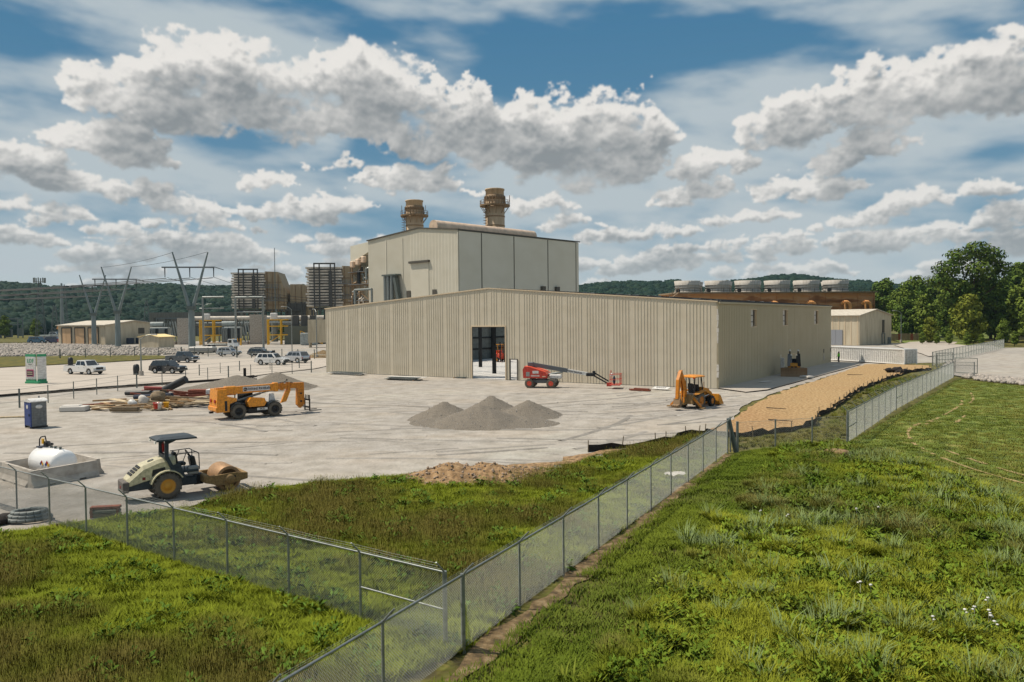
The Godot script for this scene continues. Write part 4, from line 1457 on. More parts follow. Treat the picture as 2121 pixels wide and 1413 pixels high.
func build_plant_left():
	boiler("left boiler block with pale banded duct and sloping beige casing", Vector3(-120.8, 0, -340), 6, true)
	boiler("right boiler block, nearer the tall hall, with pale banded duct", Vector3(-80.5, 0, -310), 6, false)
	var mast := MB.new()
	mast.tube(Vector3.ZERO, Vector3(0, 39.0, 0), 0.28, 0.12, 8)
	single("lightning_mast", mast, M.galv_dark, "thin lone mast rising above the left boiler block", "mast", "", Vector3(-99.6, 0, -330))
	# portal pipe frames in front of the left boiler
	var pf := MB.new()
	pf.pipe([Vector3(-4.2, 0, 0), Vector3(-4.2, 15.5, 0), Vector3(4.2, 15.5, 0), Vector3(4.2, 0, 0)], 0.35, 8)
	pf.pipe([Vector3(-4.2, 11.0, 0), Vector3(4.2, 11.0, 0)], 0.2, 6)
	single("dead_end_portal", pf, M.galv, "pale grey steel portal standing before the left boiler block", "portal frame", "", Vector3(-80.5, 0, -240), 0)
	var pf2 := MB.new()
	pf2.pipe([Vector3(-2.2, 0, 0), Vector3(-2.2, 16, 0), Vector3(4.6, 16, 0)], 0.3, 8)
	pf2.pipe([Vector3(-3.2, 12.4, 0), Vector3(4.6, 12.4, 0)], 0.18, 6)
	single("dead_end_portal", pf2, M.galv, "pale grey half portal behind the nearest V shaped pylon", "portal frame", "", Vector3(-96.5, 0, -250), 0)
	# long white pipe rack
	var rk := thing("pipe_rack", "long white pipe on steel trestles running behind the transformers", "pipe rack", Vector3(-118, 0, -290), 12)
	var mp := MB.new()
	mp.tube(Vector3(0, 9.4, 0), Vector3(47, 9.4, 0), 0.8, -1, 14)
	part("main_pipe", mp, M.hrsg_white, rk)
	var m2 := MB.new()
	m2.tube(Vector3(0, 7.6, 1.2), Vector3(47, 7.6, 1.2), 0.35, -1, 10)
	m2.tube(Vector3(0, 7.0, 0.2), Vector3(47, 7.0, 0.2), 0.25, -1, 8)
	part("small_pipe", m2, M.galv, rk)
	for i in 10:
		var t := MB.new()
		t.beam(Vector3(i * 5.2, 0, -1.5), Vector3(i * 5.2, 9, -1.5), 0.4, 0.4)
		t.beam(Vector3(i * 5.2, 0, 1.8), Vector3(i * 5.2, 9, 1.8), 0.4, 0.4)
		t.box(Vector3(i * 5.2, 6.6, 0.2), Vector3(0.4, 0.4, 4))
		part("trestle", t, M.plant_steel, rk)
	# blank grey blast wall and olive shed between
	for q in [[-91.5, -281.0, 4.4, 10.6, "tall plain concrete firewall beside the right grey transformer", "concrete"], [-120.0, -287.0, 4.0, 9.6, "tall plain concrete firewall behind the nearest V shaped pylon", "concrete"]]:
		var fw := MB.new()
		fw.box(Vector3(0, q[3] / 2, 0), Vector3(q[2], q[3], 7))
		fw.box(Vector3(q[2] / 2 + 0.5, q[3] / 2, 0), Vector3(0.9, q[3] - 0.4, 5))
		single("firewall", fw, M.concrete, q[4], "wall", "", Vector3(q[0], 0, q[1]), 12)
	var sh := thing("olive_shed", "dark olive plant shed with yellow stair beside the concrete firewall", "shed", Vector3(-72, 0, -276), 8)
	var sb := MB.new()
	sb.box(Vector3(0, 3.2, 0), Vector3(15, 6.4, 8))
	part("wall", sb, mat("olive", "5c5f54", 0.8), sh)
	var st := MB.new()
	for s in [0.0, 1.2]:
		st.beam(Vector3(-2, 3.6, 4.2 + s), Vector3(5.5, 0.2, 4.2 + s), 0.16, 0.3)
		st.beam(Vector3(-2, 4.7, 4.2 + s), Vector3(5.5, 1.3, 4.2 + s), 0.12, 0.12)
		for k in 6:
			st.beam(Vector3(-2 + k * 1.5, 3.6 - k * 0.68, 4.2 + s), Vector3(-2 + k * 1.5, 4.7 - k * 0.68, 4.2 + s), 0.1, 0.1)
	part("stair", st, M.yellow, sh)
	var dk := MB.new()
	for k in 3:
		dk.box(Vector3(-4 + k * 3.0, 8.2, 1), Vector3(2.0, 3.6, 3))
	part("roof_plant", dk, M.plant_steel, sh)
	# transformers
	for q in [[-99.5, -278.0, "big grey transformer left of the right concrete firewall"], [-128.5, -286.0, "grey transformer by the tan garage, behind pylons"]]:
		var t := thing("transformer", q[2], "transformer", Vector3(q[0], 0, q[1]), 12)
		var tb := MB.new()
		tb.rbox(Vector3(0, 3.6, 0), Vector3(6.2, 5.4, 5), 0.2)
		part("tank", tb, M.grey_box, t)
		for k in 12:
			var rb := MB.new()
			rb.box(Vector3(-2.9 + k * 0.52, 3.5, 2.9), Vector3(0.28, 4.6, 0.9))
			part("radiator", rb, M.galv if k % 6 < 4 else M.steel_dark, t)
		var cn := MB.new()
		cn.tube(Vector3(-3.4, 7.4, 0), Vector3(1.4, 7.4, 0), 0.9, -1, 12)
		part("conservator", cn, M.grey_box, t)
		for k in 3:
			var bu := MB.new()
			bu.tube(Vector3(1.0 + k * 1.3, 6.2, 1), Vector3(1.6 + k * 1.3, 9.0, 1), 0.3, 0.15, 8)
			part("bushing", bu, M.galv_dark, t)
		var pl := MB.new()
		pl.box(Vector3(0.6, 0.5, 0.5), Vector3(10, 1.0, 8))
		part("plinth", pl, M.concrete, t)
		for k in 5:
			var pp := MB.new()
			pp.beam(Vector3(3.4 + k * 0.9, 8.4, 0.8), Vector3(4.6 + k * 0.9, 1.0, 0.8), 0.35, 0.35)
			part("bus_duct", pp, M.grey_box, t)
	# yellow gantries
	for q in [[-82.5, -272.0, "yellow pipe gantry with white tank right of the concrete firewall"], [-107.5, -276.0, "yellow pipe gantry just right of the nearest V shaped pylon"]]:
		var g := thing("yellow_gantry", q[2], "gantry", Vector3(q[0], 0, q[1]), 10)
		var fr := MB.new()
		for x in [-2.2, 2.2]:
			for z in [-1.5, 1.5]:
				fr.beam(Vector3(x, 0, z), Vector3(x, 8.8, z), 0.45, 0.45)
		for y in [3.4, 6.4, 8.6]:
			fr.beam(Vector3(-2.4, y, 1.5), Vector3(4.6, y, 1.5), 0.35, 0.35)
			fr.beam(Vector3(-2.4, y, -1.5), Vector3(4.6, y, -1.5), 0.35, 0.35)
		fr.beam(Vector3(-2.2, 0.4, 1.5), Vector3(2.2, 3.4, 1.5), 0.25, 0.25)
		part("frame", fr, M.yellow, g)
		var tk := MB.new()
		tk.tube(Vector3(0, 1.0, 0), Vector3(0, 7.6, 0), 1.1, -1, 14)
		part("vessel", tk, M.grey_mid, g)
		var tt := MB.new()
		tt.rbox(Vector3(-0.2, 9.7, 0), Vector3(2.2, 2.6, 2.4), 0.2)
		part("white_tank", tt, M.white, g)
		for k in 4:
			var pp := MB.new()
			pp.tube(Vector3(4.0 + k * 1.2, 0, 0.4 * k), Vector3(4.0 + k * 1.2, 6.5 - k * 0.5, 0.4 * k), 0.3, -1, 8)
			part("pipe", pp, [M.galv, M.steel_dark][k % 2], g)
	var ub := MB.new()
	ub.rbox(Vector3(0, 2.1, 0), Vector3(5.2, 4.0, 3.4), 0.12)
	for k in 4:
		ub.box(Vector3(-2 + k * 1.3, 2.1, 1.74), Vector3(0.9, 3.2, 0.06))
	single("switchgear_cabinet", ub, M.grey_box, "pale grey switchgear cabinet just left of the new metal building", "cabinet", "", Vector3(-68.0, 0, -262), 6)
	var ub2 := MB.new()
	ub2.box(Vector3(0, 5.0, 0), Vector3(6.0, 7.0, 4.0))
	for k in 5:
		ub2.box(Vector3(0, 2.2 + k * 1.3, 2.03), Vector3(5.8, 0.12, 0.08))
	for x in [-2.6, 2.6]:
		ub2.box(Vector3(x, 0.8, 0), Vector3(0.4, 1.6, 3.4))
	single("control_cabin", ub2, M.tan_wall, "raised tan louvred cabin at the metal building's left edge", "cabin", "", Vector3(-59.0, 0, -239), 6)
	for k in 3:
		var bl := MB.new()
		bl.tube(Vector3.ZERO, Vector3(0, 2.4, 0), 0.3, -1, 8)
		single("yellow_bollard", bl, M.yellow, "yellow bollard in the short row before the transformer plinth", "bollard", "yellow bollards", Vector3(-95.5 + k * 1.4, 0, -268 + k * 0.4))
	# garage with three roll doors
	var gr := thing("garage_building", "low tan garage with three roll-up doors behind the pylons", "building", Vector3(-156, 0, -304), 62)
	var wl := MB.new()
	wl.prism(PackedVector2Array([V(-12, 0), V(12, 0), V(12, 7.2), V(0, 8.8), V(-12, 7.2)]), -14, 14)
	part("wall", wl, M.tan_wall, gr)
	var rf := MB.new()
	for s in [-1.0, 1.0]:
		rf.beam(Vector3(0, 8.95, 0), Vector3(s * 12.8, 7.25, 0), 29.2, 0.25)
	part("roof", rf, M.roof_light, gr)
	for k in 3:
		var db := MB.new()
		db.box(Vector3(-12.1, 3.1, -8.6 + k * 8.0), Vector3(0.3, 6.0, 5.4))
		var dp := part("roll_door", db, M.peach, gr)
		var fb := MB.new()
		for s in [-1.0, 1.0]:
			fb.box(Vector3(-12.15, 3.2, -8.6 + k * 8.0 + s * 2.9), Vector3(0.4, 6.4, 0.4))
		fb.box(Vector3(-12.15, 6.4, -8.6 + k * 8.0), Vector3(0.4, 0.4, 6.0))
		part("door_frame", fb, M.trim_dark, dp)
	var wn := MB.new()
	wn.box(Vector3(3.0, 5.0, 14.05), Vector3(2.6, 2.2, 0.2))
	part("window", wn, M.trim_dark, gr)
	var bn := MB.new()
	for k in 3:
		bn.rbox(Vector3(-4 + k * 4.0, 1.3, 17), Vector3(2.4, 2.2, 1.6), 0.2)
	single("waste_bins", bn, M.navy, "dark bins standing against the tan garage's gable", "bins", "", Vector3(-156, 0, -304), 62)
	# small tan hut
	var ht := thing("tan_hut", "small tan hut with shallow gable roof between the pylons", "hut", Vector3(-110.5, 0, -243), -24)
	var hw := MB.new()
	hw.prism(PackedVector2Array([V(-4.2, 0), V(4.2, 0), V(4.2, 3.6), V(0, 4.3), V(-4.2, 3.6)]), -3, 3)
	part("wall", hw, M.tan_wall, ht)
	var hr := MB.new()
	hr.beam(Vector3(0, 4.42, 0), Vector3(4.6, 3.62, 0), 6.6, 0.15)
	hr.beam(Vector3(0, 4.42, 0), Vector3(-4.6, 3.62, 0), 6.6, 0.15)
	part("roof", hr, mat("hut_roof", "e6cf94", 0.7), ht)
	# pylons and their conductors
	var pp := [Vector3(-86.8, 0, -212), Vector3(-127.0, 0, -252), Vector3(-151.8, 0, -284)]
	pylon("nearest and tallest V shaped pylon, right of the small tan hut", pp[0], 8, 1.0)
	pylon("middle V shaped pylon, in front of the tan garage's gable", pp[1], 14, 0.965)
	pylon("farthest V shaped pylon, in front of the garage's roll-up doors", pp[2], 14, 0.945)
	for k in 3:
		var off: float = [-6.6, -0.2, 6.0][k]
		for q in 3:
			var e := Vector3(-330 - q * 40, 24 + q * 2 - k, -330 - q * 60 + k * 14)
			single("power_line", wire_run(pp[q] + Vector3(off, 20.0 - q, 0), e, 3.0, 0.10), M.steel_dark, ["power conductor from nearest pylon's crossarm towards the left edge", "power conductor from middle pylon's crossarm towards the left edge", "power conductor from farthest pylon's crossarm towards the left edge"][q], "power line", ["conductors of the nearest pylon", "conductors of the middle pylon", "conductors of the farthest pylon"][q])
	for q in 2:
		single("ground_wire", wire_run(Vector3(-86.8 + (q * 2 - 1) * 4.6, 27, -212), Vector3(-127 + (q * 2 - 1) * 4.4, 26, -252), 0.6, 0.05), M.steel_dark, ["left shield wire between the two nearer pylon tops", "right shield wire between the two nearer pylon tops"][q], "power line")
	for k in 3:
		single("power_line", wire_run(Vector3(-80.6 + [-12.6, -6.2, 0.0][k], 20.2, -212), Vector3(-60, 14 + k, -262), 2.0, 0.05), M.steel_dark, "power conductor from nearest pylon's crossarm back to the boilers", "power line", "conductors to the boilers")
	# thin monopole, phone mast and lattice masts
	var mo := MB.new()
	mo.tube(Vector3.ZERO, Vector3(0, 25, 0), 0.9, 0.35, 10)
	single("steel_monopole", mo, M.pylon, "single plain steel pole left of the pylons", "pole", "", Vector3(-189.6, 0, -330))
	var ph: Node3D = lattice_tower("phone mast with antenna panels at its top, far left", Vector3(-241, 0, -400), 30, 2.2, "phone mast")
	for i in 8:
		var ab := MB.new()
		var a := TAU * i / 8
		ab.box(Vector3(cos(a) * 2.6, 30.2, sin(a) * 2.6), Vector3(0.5, 2.6, 0.5))
		ab.beam(Vector3.UP * 29.5, Vector3(cos(a) * 2.6, 29.5, sin(a) * 2.6), 0.2, 0.2)
		part("antenna", ab, M.grey_paint, ph)
	lattice_tower("brownish lattice tower left of the phone mast against the wood", Vector3(-262, 0, -380), 17, 2.4)
	lattice_tower("tall lattice tower right beside the phone mast", Vector3(-252, 0, -440), 30, 2.6)
	lattice_tower("thin lattice tower behind the nearest pylon's crossarm", Vector3(-128, 0, -360), 26, 1.8)
	lattice_tower("short lattice tower between middle pylon and garage roof", Vector3(-196, 0, -420), 20, 2.0)
	lattice_tower("short lattice tower between phone mast and steel pole", Vector3(-222, 0, -380), 17, 1.8)
	# substation gantries, far left
	for q in [[-300, -440, 44.0, 11.0, "low grey substation gantry at the far left edge"], [-222, -430, 40.0, 9.0, "grey substation gantry between steel pole and garage"], [-175, -460, 60.0, 10.5, "long grey industrial frame above the garage roof"]]:
		var g := thing("substation_gantry", q[4], "substation", Vector3(q[0], 0, q[1]), 15)
		for r in 2:
			for k in 6:
				var lg := MB.new()
				lg.beam(Vector3(q[2] * (k / 5.0 - 0.5), 0, r * 8), Vector3(q[2] * (k / 5.0 - 0.5), q[3], r * 8), 0.5, 0.5)
				part("gantry_leg", lg, M.lattice, g)
			var bm := MB.new()
			bm.beam(Vector3(-q[2] / 2, q[3], r * 8), Vector3(q[2] / 2, q[3], r * 8), 0.6, 0.7)
			bm.beam(Vector3(-q[2] / 2, q[3] * 0.7, r * 8), Vector3(q[2] / 2, q[3] * 0.7, r * 8), 0.3, 0.4)
			part("gantry_beam", bm, M.lattice, g)
		for k in 9:
			var bx := MB.new()
			bx.box(Vector3(q[2] * (k / 8.0 - 0.5), 2.2 + (k % 3) * 0.6, 4), Vector3(2.6, 4.4, 2.6))
			part("switch_box", bx, M.lattice if k % 2 else M.grey_mid, g)
	var gb := thing("grey_block", "long low grey block with dark windows behind the garage", "building", Vector3(-188, 0, -470), 8)
	var gm := MB.new()
	gm.box(Vector3(0, 7, 0), Vector3(52, 14, 14))
	part("wall", gm, mat("far_grey", "7b7872", 0.9, 0, "streak", 0.1), gb)
	for k in 8:
		var wb := MB.new()
		wb.box(Vector3(-22 + k * 6.3, 9.4, 7.05), Vector3(3.4, 3.0, 0.2))
		part("window", wb, M.trim_dark, gb)
	# orange conveyor by the garage
	var oc := MB.new()
	oc.beam(Vector3(-4, 6.5, 0), Vector3(4, 2.6, 0), 1.2, 1.2)
	oc.beam(Vector3(-3, 0, 0), Vector3(-3, 5.8, 0), 0.4, 0.4)
	oc.beam(Vector3(3, 0, 0), Vector3(3, 3, 0), 0.4, 0.4)
	single("orange_conveyor", oc, M.pipe_orange, "small orange conveyor left of the tan garage", "conveyor", "", Vector3(-183, 0, -322), 0)
	var lwall := MB.new()
	lwall.box(Vector3(0, 1.5, 0), Vector3(18, 3.0, 0.5))
	single("low_wall", lwall, M.concrete, "low pale concrete wall left of the tan garage", "wall", "", Vector3(-186, 0, -316), 4)
	lamp_post("lamp post on concrete base by the parked dark SUV", Vector3(-55.6, 0, -117.0), 5.6)
	lamp_post("tall lamp post right of the nearest pylon, double headed", Vector3(-94.5, 0, -240), 13, true)
	lamp_post("tall lamp post in front of the left boiler's outlet duct", Vector3(-53.5, 0, -190), 11, false, 180)
	lamp_post("tall lamp post near the metal building's left corner", Vector3(-42, 0, -168), 10, false, 120)

# ---------------------------------------------------------------- right side: cooling tower, small building, container
func build_right_side():
	var o := thing("cooling_tower", "long rusty timber cooling tower with a row of pale fan stacks", "cooling tower", Vector3(60, 0, -284), 6)
	var w := 76.0
	var b := MB.new()
	b.box(Vector3(w / 2, 8.4, -10), Vector3(w, 16.6, 20))
	part("casing", b, M.rust_wood, o)
	for k in 7:
		var s := MB.new()
		s.box(Vector3(w / 2, 3.2 + k * 2.1, 0.06), Vector3(w, 0.22, 0.2))
		part("casing_rail", s, M.rust_wood, o)
	for k in 13:
		var s := MB.new()
		s.box(Vector3(0.3 + k * 6.27, 8.4, 0.08), Vector3(0.3, 16.4, 0.3))
		part("casing_post", s, M.rust_wood, o)
	var dk := MB.new()
	dk.box(Vector3(w / 2, 16.95, -10), Vector3(w + 1.4, 0.5, 21.4))
	part("fan_deck", dk, M.wood_grey, o)
	var rl := MB.new()
	for k in 36:
		rl.box(Vector3(k * w / 35.0, 17.8, 0.5), Vector3(0.1, 1.3, 0.1))
	for y in [17.8, 18.4]:
		rl.box(Vector3(w / 2, y, 0.5), Vector3(w, 0.1, 0.1))
	part("railing", rl, M.steel_dark, o)
	for row in 2:
		for k in 6:
			var f := MB.new()
			var x := 5.6 + k * 11.55 + row * 4.6
			f.lathe([V(4.9, 17.1), V(4.4, 18.3), V(4.35, 19.2), V(4.8, 21.5), V(4.6, 21.5), V(4.15, 19.2), V(4.2, 18.3), V(4.5, 17.1)], 28, Transform3D(Basis.IDENTITY, Vector3(x, 0, -5.2 - row * 9.8)))
			var fp := part("fan_stack", f, M.fan, o)
			var hoops := MB.new()
			for y in [17.9, 18.9, 19.8]:
				hoops.lathe([V(4.45, y), V(4.72, y + 0.02), V(4.72, y + 0.14), V(4.45, y + 0.16)], 28, Transform3D(Basis.IDENTITY, Vector3(x, 0, -5.2 - row * 9.8)))
			part("hoop", hoops, M.grey_paint, fp)
			if row == 0:
				var mt := MB.new()
				mt.tube(Vector3(x - 5.2, 17.8, -0.2), Vector3(x - 4.6, 17.8, -1.4), 0.75, -1, 12)
				part("motor", mt, M.steel_dark, fp)
	for x in [21.0, 36.5, 50.5, 64.0, 72.0]:
		var p := MB.new()
		p.pipe([Vector3(x - 1.3, 12.6, 0.4), Vector3(x - 0.9, 13.3, 1.2), Vector3(x + 0.2, 13.2, 1.6), Vector3(x + 1.1, 12.6, 1.6), Vector3(x + 1.4, 11.2, 1.6), Vector3(x + 1.4, 9.0, 1.6)], 0.6, 10)
		p.tube(Vector3(x - 0.6, 12.8, 1.4), Vector3(x - 0.6, 6.5, 1.6), 0.42, -1, 10)
		part("riser_pipe", p, M.pipe_orange, o)
	var st := MB.new()
	st.beam(Vector3(-9, 10.6, 2), Vector3(0, 17, 2), 1.4, 0.3)
	for k in 8:
		st.box(Vector3(-8 + k * 1.1, 12.6 + k * 0.78, 2.6), Vector3(0.1, 2.4, 0.1))
	st.beam(Vector3(-9, 12.2, 2.6), Vector3(0, 18.6, 2.6), 0.1, 0.1)
	part("stair", st, M.brown_steel, o)
	# a low tan roof left of the tower
	var lr := MB.new()
	lr.prism(PackedVector2Array([V(-16, 0), V(16, 0), V(16, 11.5), V(-16, 14.5)]), -8, 8)
	single("tan_annex", lr, M.tan_wall, "low tan roofed annex at the cooling tower's left end", "annex", "", Vector3(56, 0, -300), 6)
	# small gabled building
	var s := thing("pump_house", "small beige gabled pump house with grey double door beside container", "building", Vector3(93.8, 0.05, -211), 41.3)
	# local x runs along the gable from the near corner, z towards the lens
	var gw := 20.0
	var gd := 15.0
	var wl := MB.new()
	wl.prism(PackedVector2Array([V(0, 0), V(gw, 0), V(gw, 8.1), V(gw * 0.5, 9.6), V(0, 8.1)]), -gd, 0)
	part("wall", wl, M.tan_wall, s)
	var rf := MB.new()
	rf.beam(Vector3(-0.6, 8.1, -gd / 2), Vector3(gw / 2, 9.78, -gd / 2), gd + 0.8, 0.16)
	rf.beam(Vector3(gw / 2, 9.78, -gd / 2), Vector3(gw + 0.6, 8.1, -gd / 2), gd + 0.8, 0.16)
	part("roof", rf, M.roof_light, s)
	for k in 9:
		var sm := MB.new()
		var z := -0.5 - k * 1.75
		sm.box(Vector3(-0.04, 4.0, z), Vector3(0.08, 7.9, 0.2))
		part("wall_seam", sm, M.trim_tan, s)
	var dr := MB.new()
	for k in 2:
		dr.box(Vector3(-0.1, 2.1, -5.6 - k * 1.95), Vector3(0.12, 4.2, 1.9))
	part("double_door", dr, mat("door_grey", "868a92", 0.6), s)
	var vt := MB.new()
	vt.box(Vector3(14.6, 5.0, 0.05), Vector3(1.4, 3.6, 0.12))
	part("louvre", vt, M.trim_dark, s)
	var cd := MB.new()
	cd.pipe([Vector3(13.6, 0, 0.2), Vector3(13.6, 3.0, 0.2), Vector3(15.2, 3.0, 0.2), Vector3(15.2, 0, 0.2)], 0.14)
	cd.box(Vector3(18.2, 0.9, 0.2), Vector3(1.4, 1.8, 0.4))
	part("conduit", cd, M.grey_mid, s)
	# white corrugated container
	var c := thing("shipping_container", "long white corrugated container at the far end of straw bank", "container", Vector3(63.1, 0.15, -125.6), -70)
	# x axis along the length away from the lens, seen side faces local +z... built from the near corner
	var L := 17.0
	var H := 2.35
	var side := ribbed(-L, 0, 0.12, func(_x): return H, 0.42, 0.09, 0.24)
	part("side_wall", side, M.white, c)
	var bd := MB.new()
	bd.box(Vector3(-L / 2, H / 2 + 0.05, -1.32), Vector3(L - 0.05, H - 0.14, 2.5))
	part("body", bd, M.white, c)
	var rr := MB.new()
	rr.box(Vector3(-L / 2, H + 0.03, -1.25), Vector3(L + 0.06, 0.12, 2.72))
	rr.box(Vector3(-L / 2, 0.08, 0.02), Vector3(L, 0.16, 0.14))
	for x in [-L, 0.0]:
		for z in [0.03, -2.55]:
			rr.box(Vector3(x, H / 2, z), Vector3(0.16, H, 0.16))
	part("frame", rr, M.white_gloss, c)
	for k in 2:
		var cdr := MB.new()
		cdr.box(Vector3(0.03, H / 2, -0.66 - k * 1.22), Vector3(0.06, H - 0.2, 1.18))
		for z in [-0.3, 0.3]:
			cdr.tube(Vector3(0.1, 0.2, -0.66 - k * 1.22 + z), Vector3(0.1, H - 0.15, -0.66 - k * 1.22 + z), 0.03, -1, 6)
		part("door", cdr, M.white, c)
	# tarps / green meadow fence far right
	var fb := thing("timber_fence", "brown timber fence on the far lawn before the trees", "fence", Vector3(121, 0.15, -246), -14)
	for k in 16:
		var p := MB.new()
		p.box(Vector3(k * 0.88 - 7, 1.1, 0.02 * (k % 3)), Vector3(0.84, 2.1 + 0.06 * (k % 4), 0.08))
		part("board", p, M.red_iron if k % 4 == 1 else M.wood_grey, fb)
	lamp_post("pale lamp post standing on the far lawn before trees", Vector3(115.5, 0, -232), 8.4, false, 180, 1.05)
	# person in a green vest at the far corner of the building
	make_person(Vector3(55.9, 0.13, -133.7), 215)

func make_person(at: Vector3, turn: float):
	var p := thing("person", "person in bright green vest and dark trousers at the building's far corner", "person", at, turn)
	# one continuous body: tapered capsules joined by smooth minimum, meshed by surface nets
	var bones := [[Vector3(0, 1.0, 0), Vector3(0, 1.42, 0.02), 0.17, 0.19], [Vector3(-0.09, 0.95, 0), Vector3(-0.12, 0.5, 0.05), 0.11, 0.075], [Vector3(-0.12, 0.5, 0.05), Vector3(-0.13, 0.07, -0.02), 0.075, 0.05], [Vector3(0.09, 0.95, 0), Vector3(0.13, 0.5, 0.02), 0.11, 0.075], [Vector3(0.13, 0.5, 0.02), Vector3(0.14, 0.07, -0.08), 0.075, 0.05],
		[Vector3(-0.13, 0.05, -0.04), Vector3(-0.14, 0.04, 0.14), 0.05, 0.04], [Vector3(0.14, 0.05, -0.1), Vector3(0.15, 0.04, 0.08), 0.05, 0.04],
		[Vector3(-0.2, 1.4, 0), Vector3(-0.28, 1.12, 0.0), 0.06, 0.05], [Vector3(-0.28, 1.12, 0), Vector3(-0.2, 0.95, 0.2), 0.048, 0.036], [Vector3(0.2, 1.4, 0), Vector3(0.28, 1.12, 0.02), 0.06, 0.05], [Vector3(0.28, 1.12, 0.02), Vector3(0.2, 0.98, 0.22), 0.048, 0.036],
		[Vector3(0, 1.42, 0), Vector3(0, 1.55, 0.01), 0.07, 0.06], [Vector3(0, 1.6, 0.02), Vector3(0, 1.68, 0.02), 0.095, 0.1]]
	var dist := func(q: Vector3) -> float:
		var acc := 0.0
		for bn in bones:
			var ab: Vector3 = bn[1] - bn[0]
			var t := clampf((q - bn[0]).dot(ab) / ab.length_squared(), 0, 1)
			var d: float = (q - (bn[0] + ab * t)).length() - lerpf(bn[2], bn[3], t)
			acc += exp(-d * 38.0)
		return -log(maxf(acc, 1e-30)) / 38.0
	var h := 0.035
	var lo := Vector3(-0.45, -0.05, -0.3)
	var n := Vector3i(26, 54, 20)
	var val := PackedFloat32Array()
	val.resize(n.x * n.y * n.z)
	for i in n.x:
		for j in n.y:
			for k in n.z:
				val[(i * n.y + j) * n.z + k] = dist.call(lo + Vector3(i, j, k) * h)
	var at_ := func(i, j, k) -> float: return val[(i * n.y + j) * n.z + k]
	var vert := {}
	for i in n.x - 1:
		for j in n.y - 1:
			for k in n.z - 1:
				var sum := Vector3.ZERO
				var c := 0
				for e in [[0,0,0,1,0,0],[0,1,0,1,1,0],[0,0,1,1,0,1],[0,1,1,1,1,1],[0,0,0,0,1,0],[1,0,0,1,1,0],[0,0,1,0,1,1],[1,0,1,1,1,1],[0,0,0,0,0,1],[1,0,0,1,0,1],[0,1,0,0,1,1],[1,1,0,1,1,1]]:
					var a: float = at_.call(i + e[0], j + e[1], k + e[2])
					var b: float = at_.call(i + e[3], j + e[4], k + e[5])
					if (a < 0) != (b < 0):
						sum += Vector3(i + e[0], j + e[1], k + e[2]).lerp(Vector3(i + e[3], j + e[4], k + e[5]), a / (a - b))
						c += 1
				if c > 0:
					vert[Vector3i(i, j, k)] = lo + sum / c * h
	var m := MB.new()
	for i in range(1, n.x - 1):
		for j in range(1, n.y - 1):
			for k in range(1, n.z - 1):
				var a: float = at_.call(i, j, k)
				for ax in 3:
					var d := Vector3i.ZERO
					d[ax] = 1
					var b: float = at_.call(i + d.x, j + d.y, k + d.z)
					if (a < 0) == (b < 0):
						continue
					var u := Vector3i.ZERO
					u[(ax + 1) % 3] = 1
					var w := Vector3i.ZERO
					w[(ax + 2) % 3] = 1
					var o := Vector3i(i, j, k)
					var q := [vert[o - u - w], vert[o - w], vert[o], vert[o - u]]
					var inside := Vector3(d) * (1.0 if b < 0 else -1.0)
					var mid: Vector3 = (q[0] + q[2]) * 0.5
					m.col = Color(0.02, 0.025, 0.035) if mid.y < 0.98 else (Color(0.40, 0.22, 0.15) if mid.y > 1.5 or mid.z > 0.12 else Color(0.16, 0.62, 0.03))
					m.face(q, mid + inside, true)
	part("body", m, mat("person_body", "ffffff", 0.85, 0, "", 1.0, {vc = true}), p)
	var hr := MB.new()
	hr.blob(Vector3(0, 1.7, -0.005), Vector3(0.108, 0.095, 0.115), 12, 8)
	part("hair", hr, M.ink, p)
	var fc := MB.new()
	for s in [-1.0, 1.0]:
		fc.blob(Vector3(s * 0.035, 1.655, 0.112), Vector3(0.012, 0.008, 0.008), 6, 4)
	part("eyes", fc, M.ink, p)
	var no := MB.new()
	no.blob(Vector3(0, 1.63, 0.122), Vector3(0.014, 0.022, 0.018), 6, 4)
	for s in [-1.0, 1.0]:
		no.blob(Vector3(s * 0.1, 1.64, 0.02), Vector3(0.012, 0.028, 0.018), 6, 4)
	part("nose_and_ears", no, M.skin, p)
	for s in [-1.0, 1.0]:
		var hd := MB.new()
		var base := Vector3(s * 0.2, 0.95 if s < 0 else 0.98, 0.2 if s < 0 else 0.22)
		hd.blob(base + Vector3(0, -0.01, 0.03), Vector3(0.035, 0.02, 0.045), 8, 5)
		for f in 4:
			var x := (f - 1.5) * 0.018
			hd.pipe([base + Vector3(x, -0.01, 0.06), base + Vector3(x, -0.02, 0.1 - absf(f - 1.3) * 0.008), base + Vector3(x, -0.045, 0.115 - absf(f - 1.3) * 0.008)], 0.009, 5)
		hd.pipe([base + Vector3(-s * 0.03, 0, 0.02), base + Vector3(-s * 0.055, 0.0, 0.055), base + Vector3(-s * 0.045, -0.015, 0.08)], 0.01, 5)
		part("hand", hd, M.skin, p)

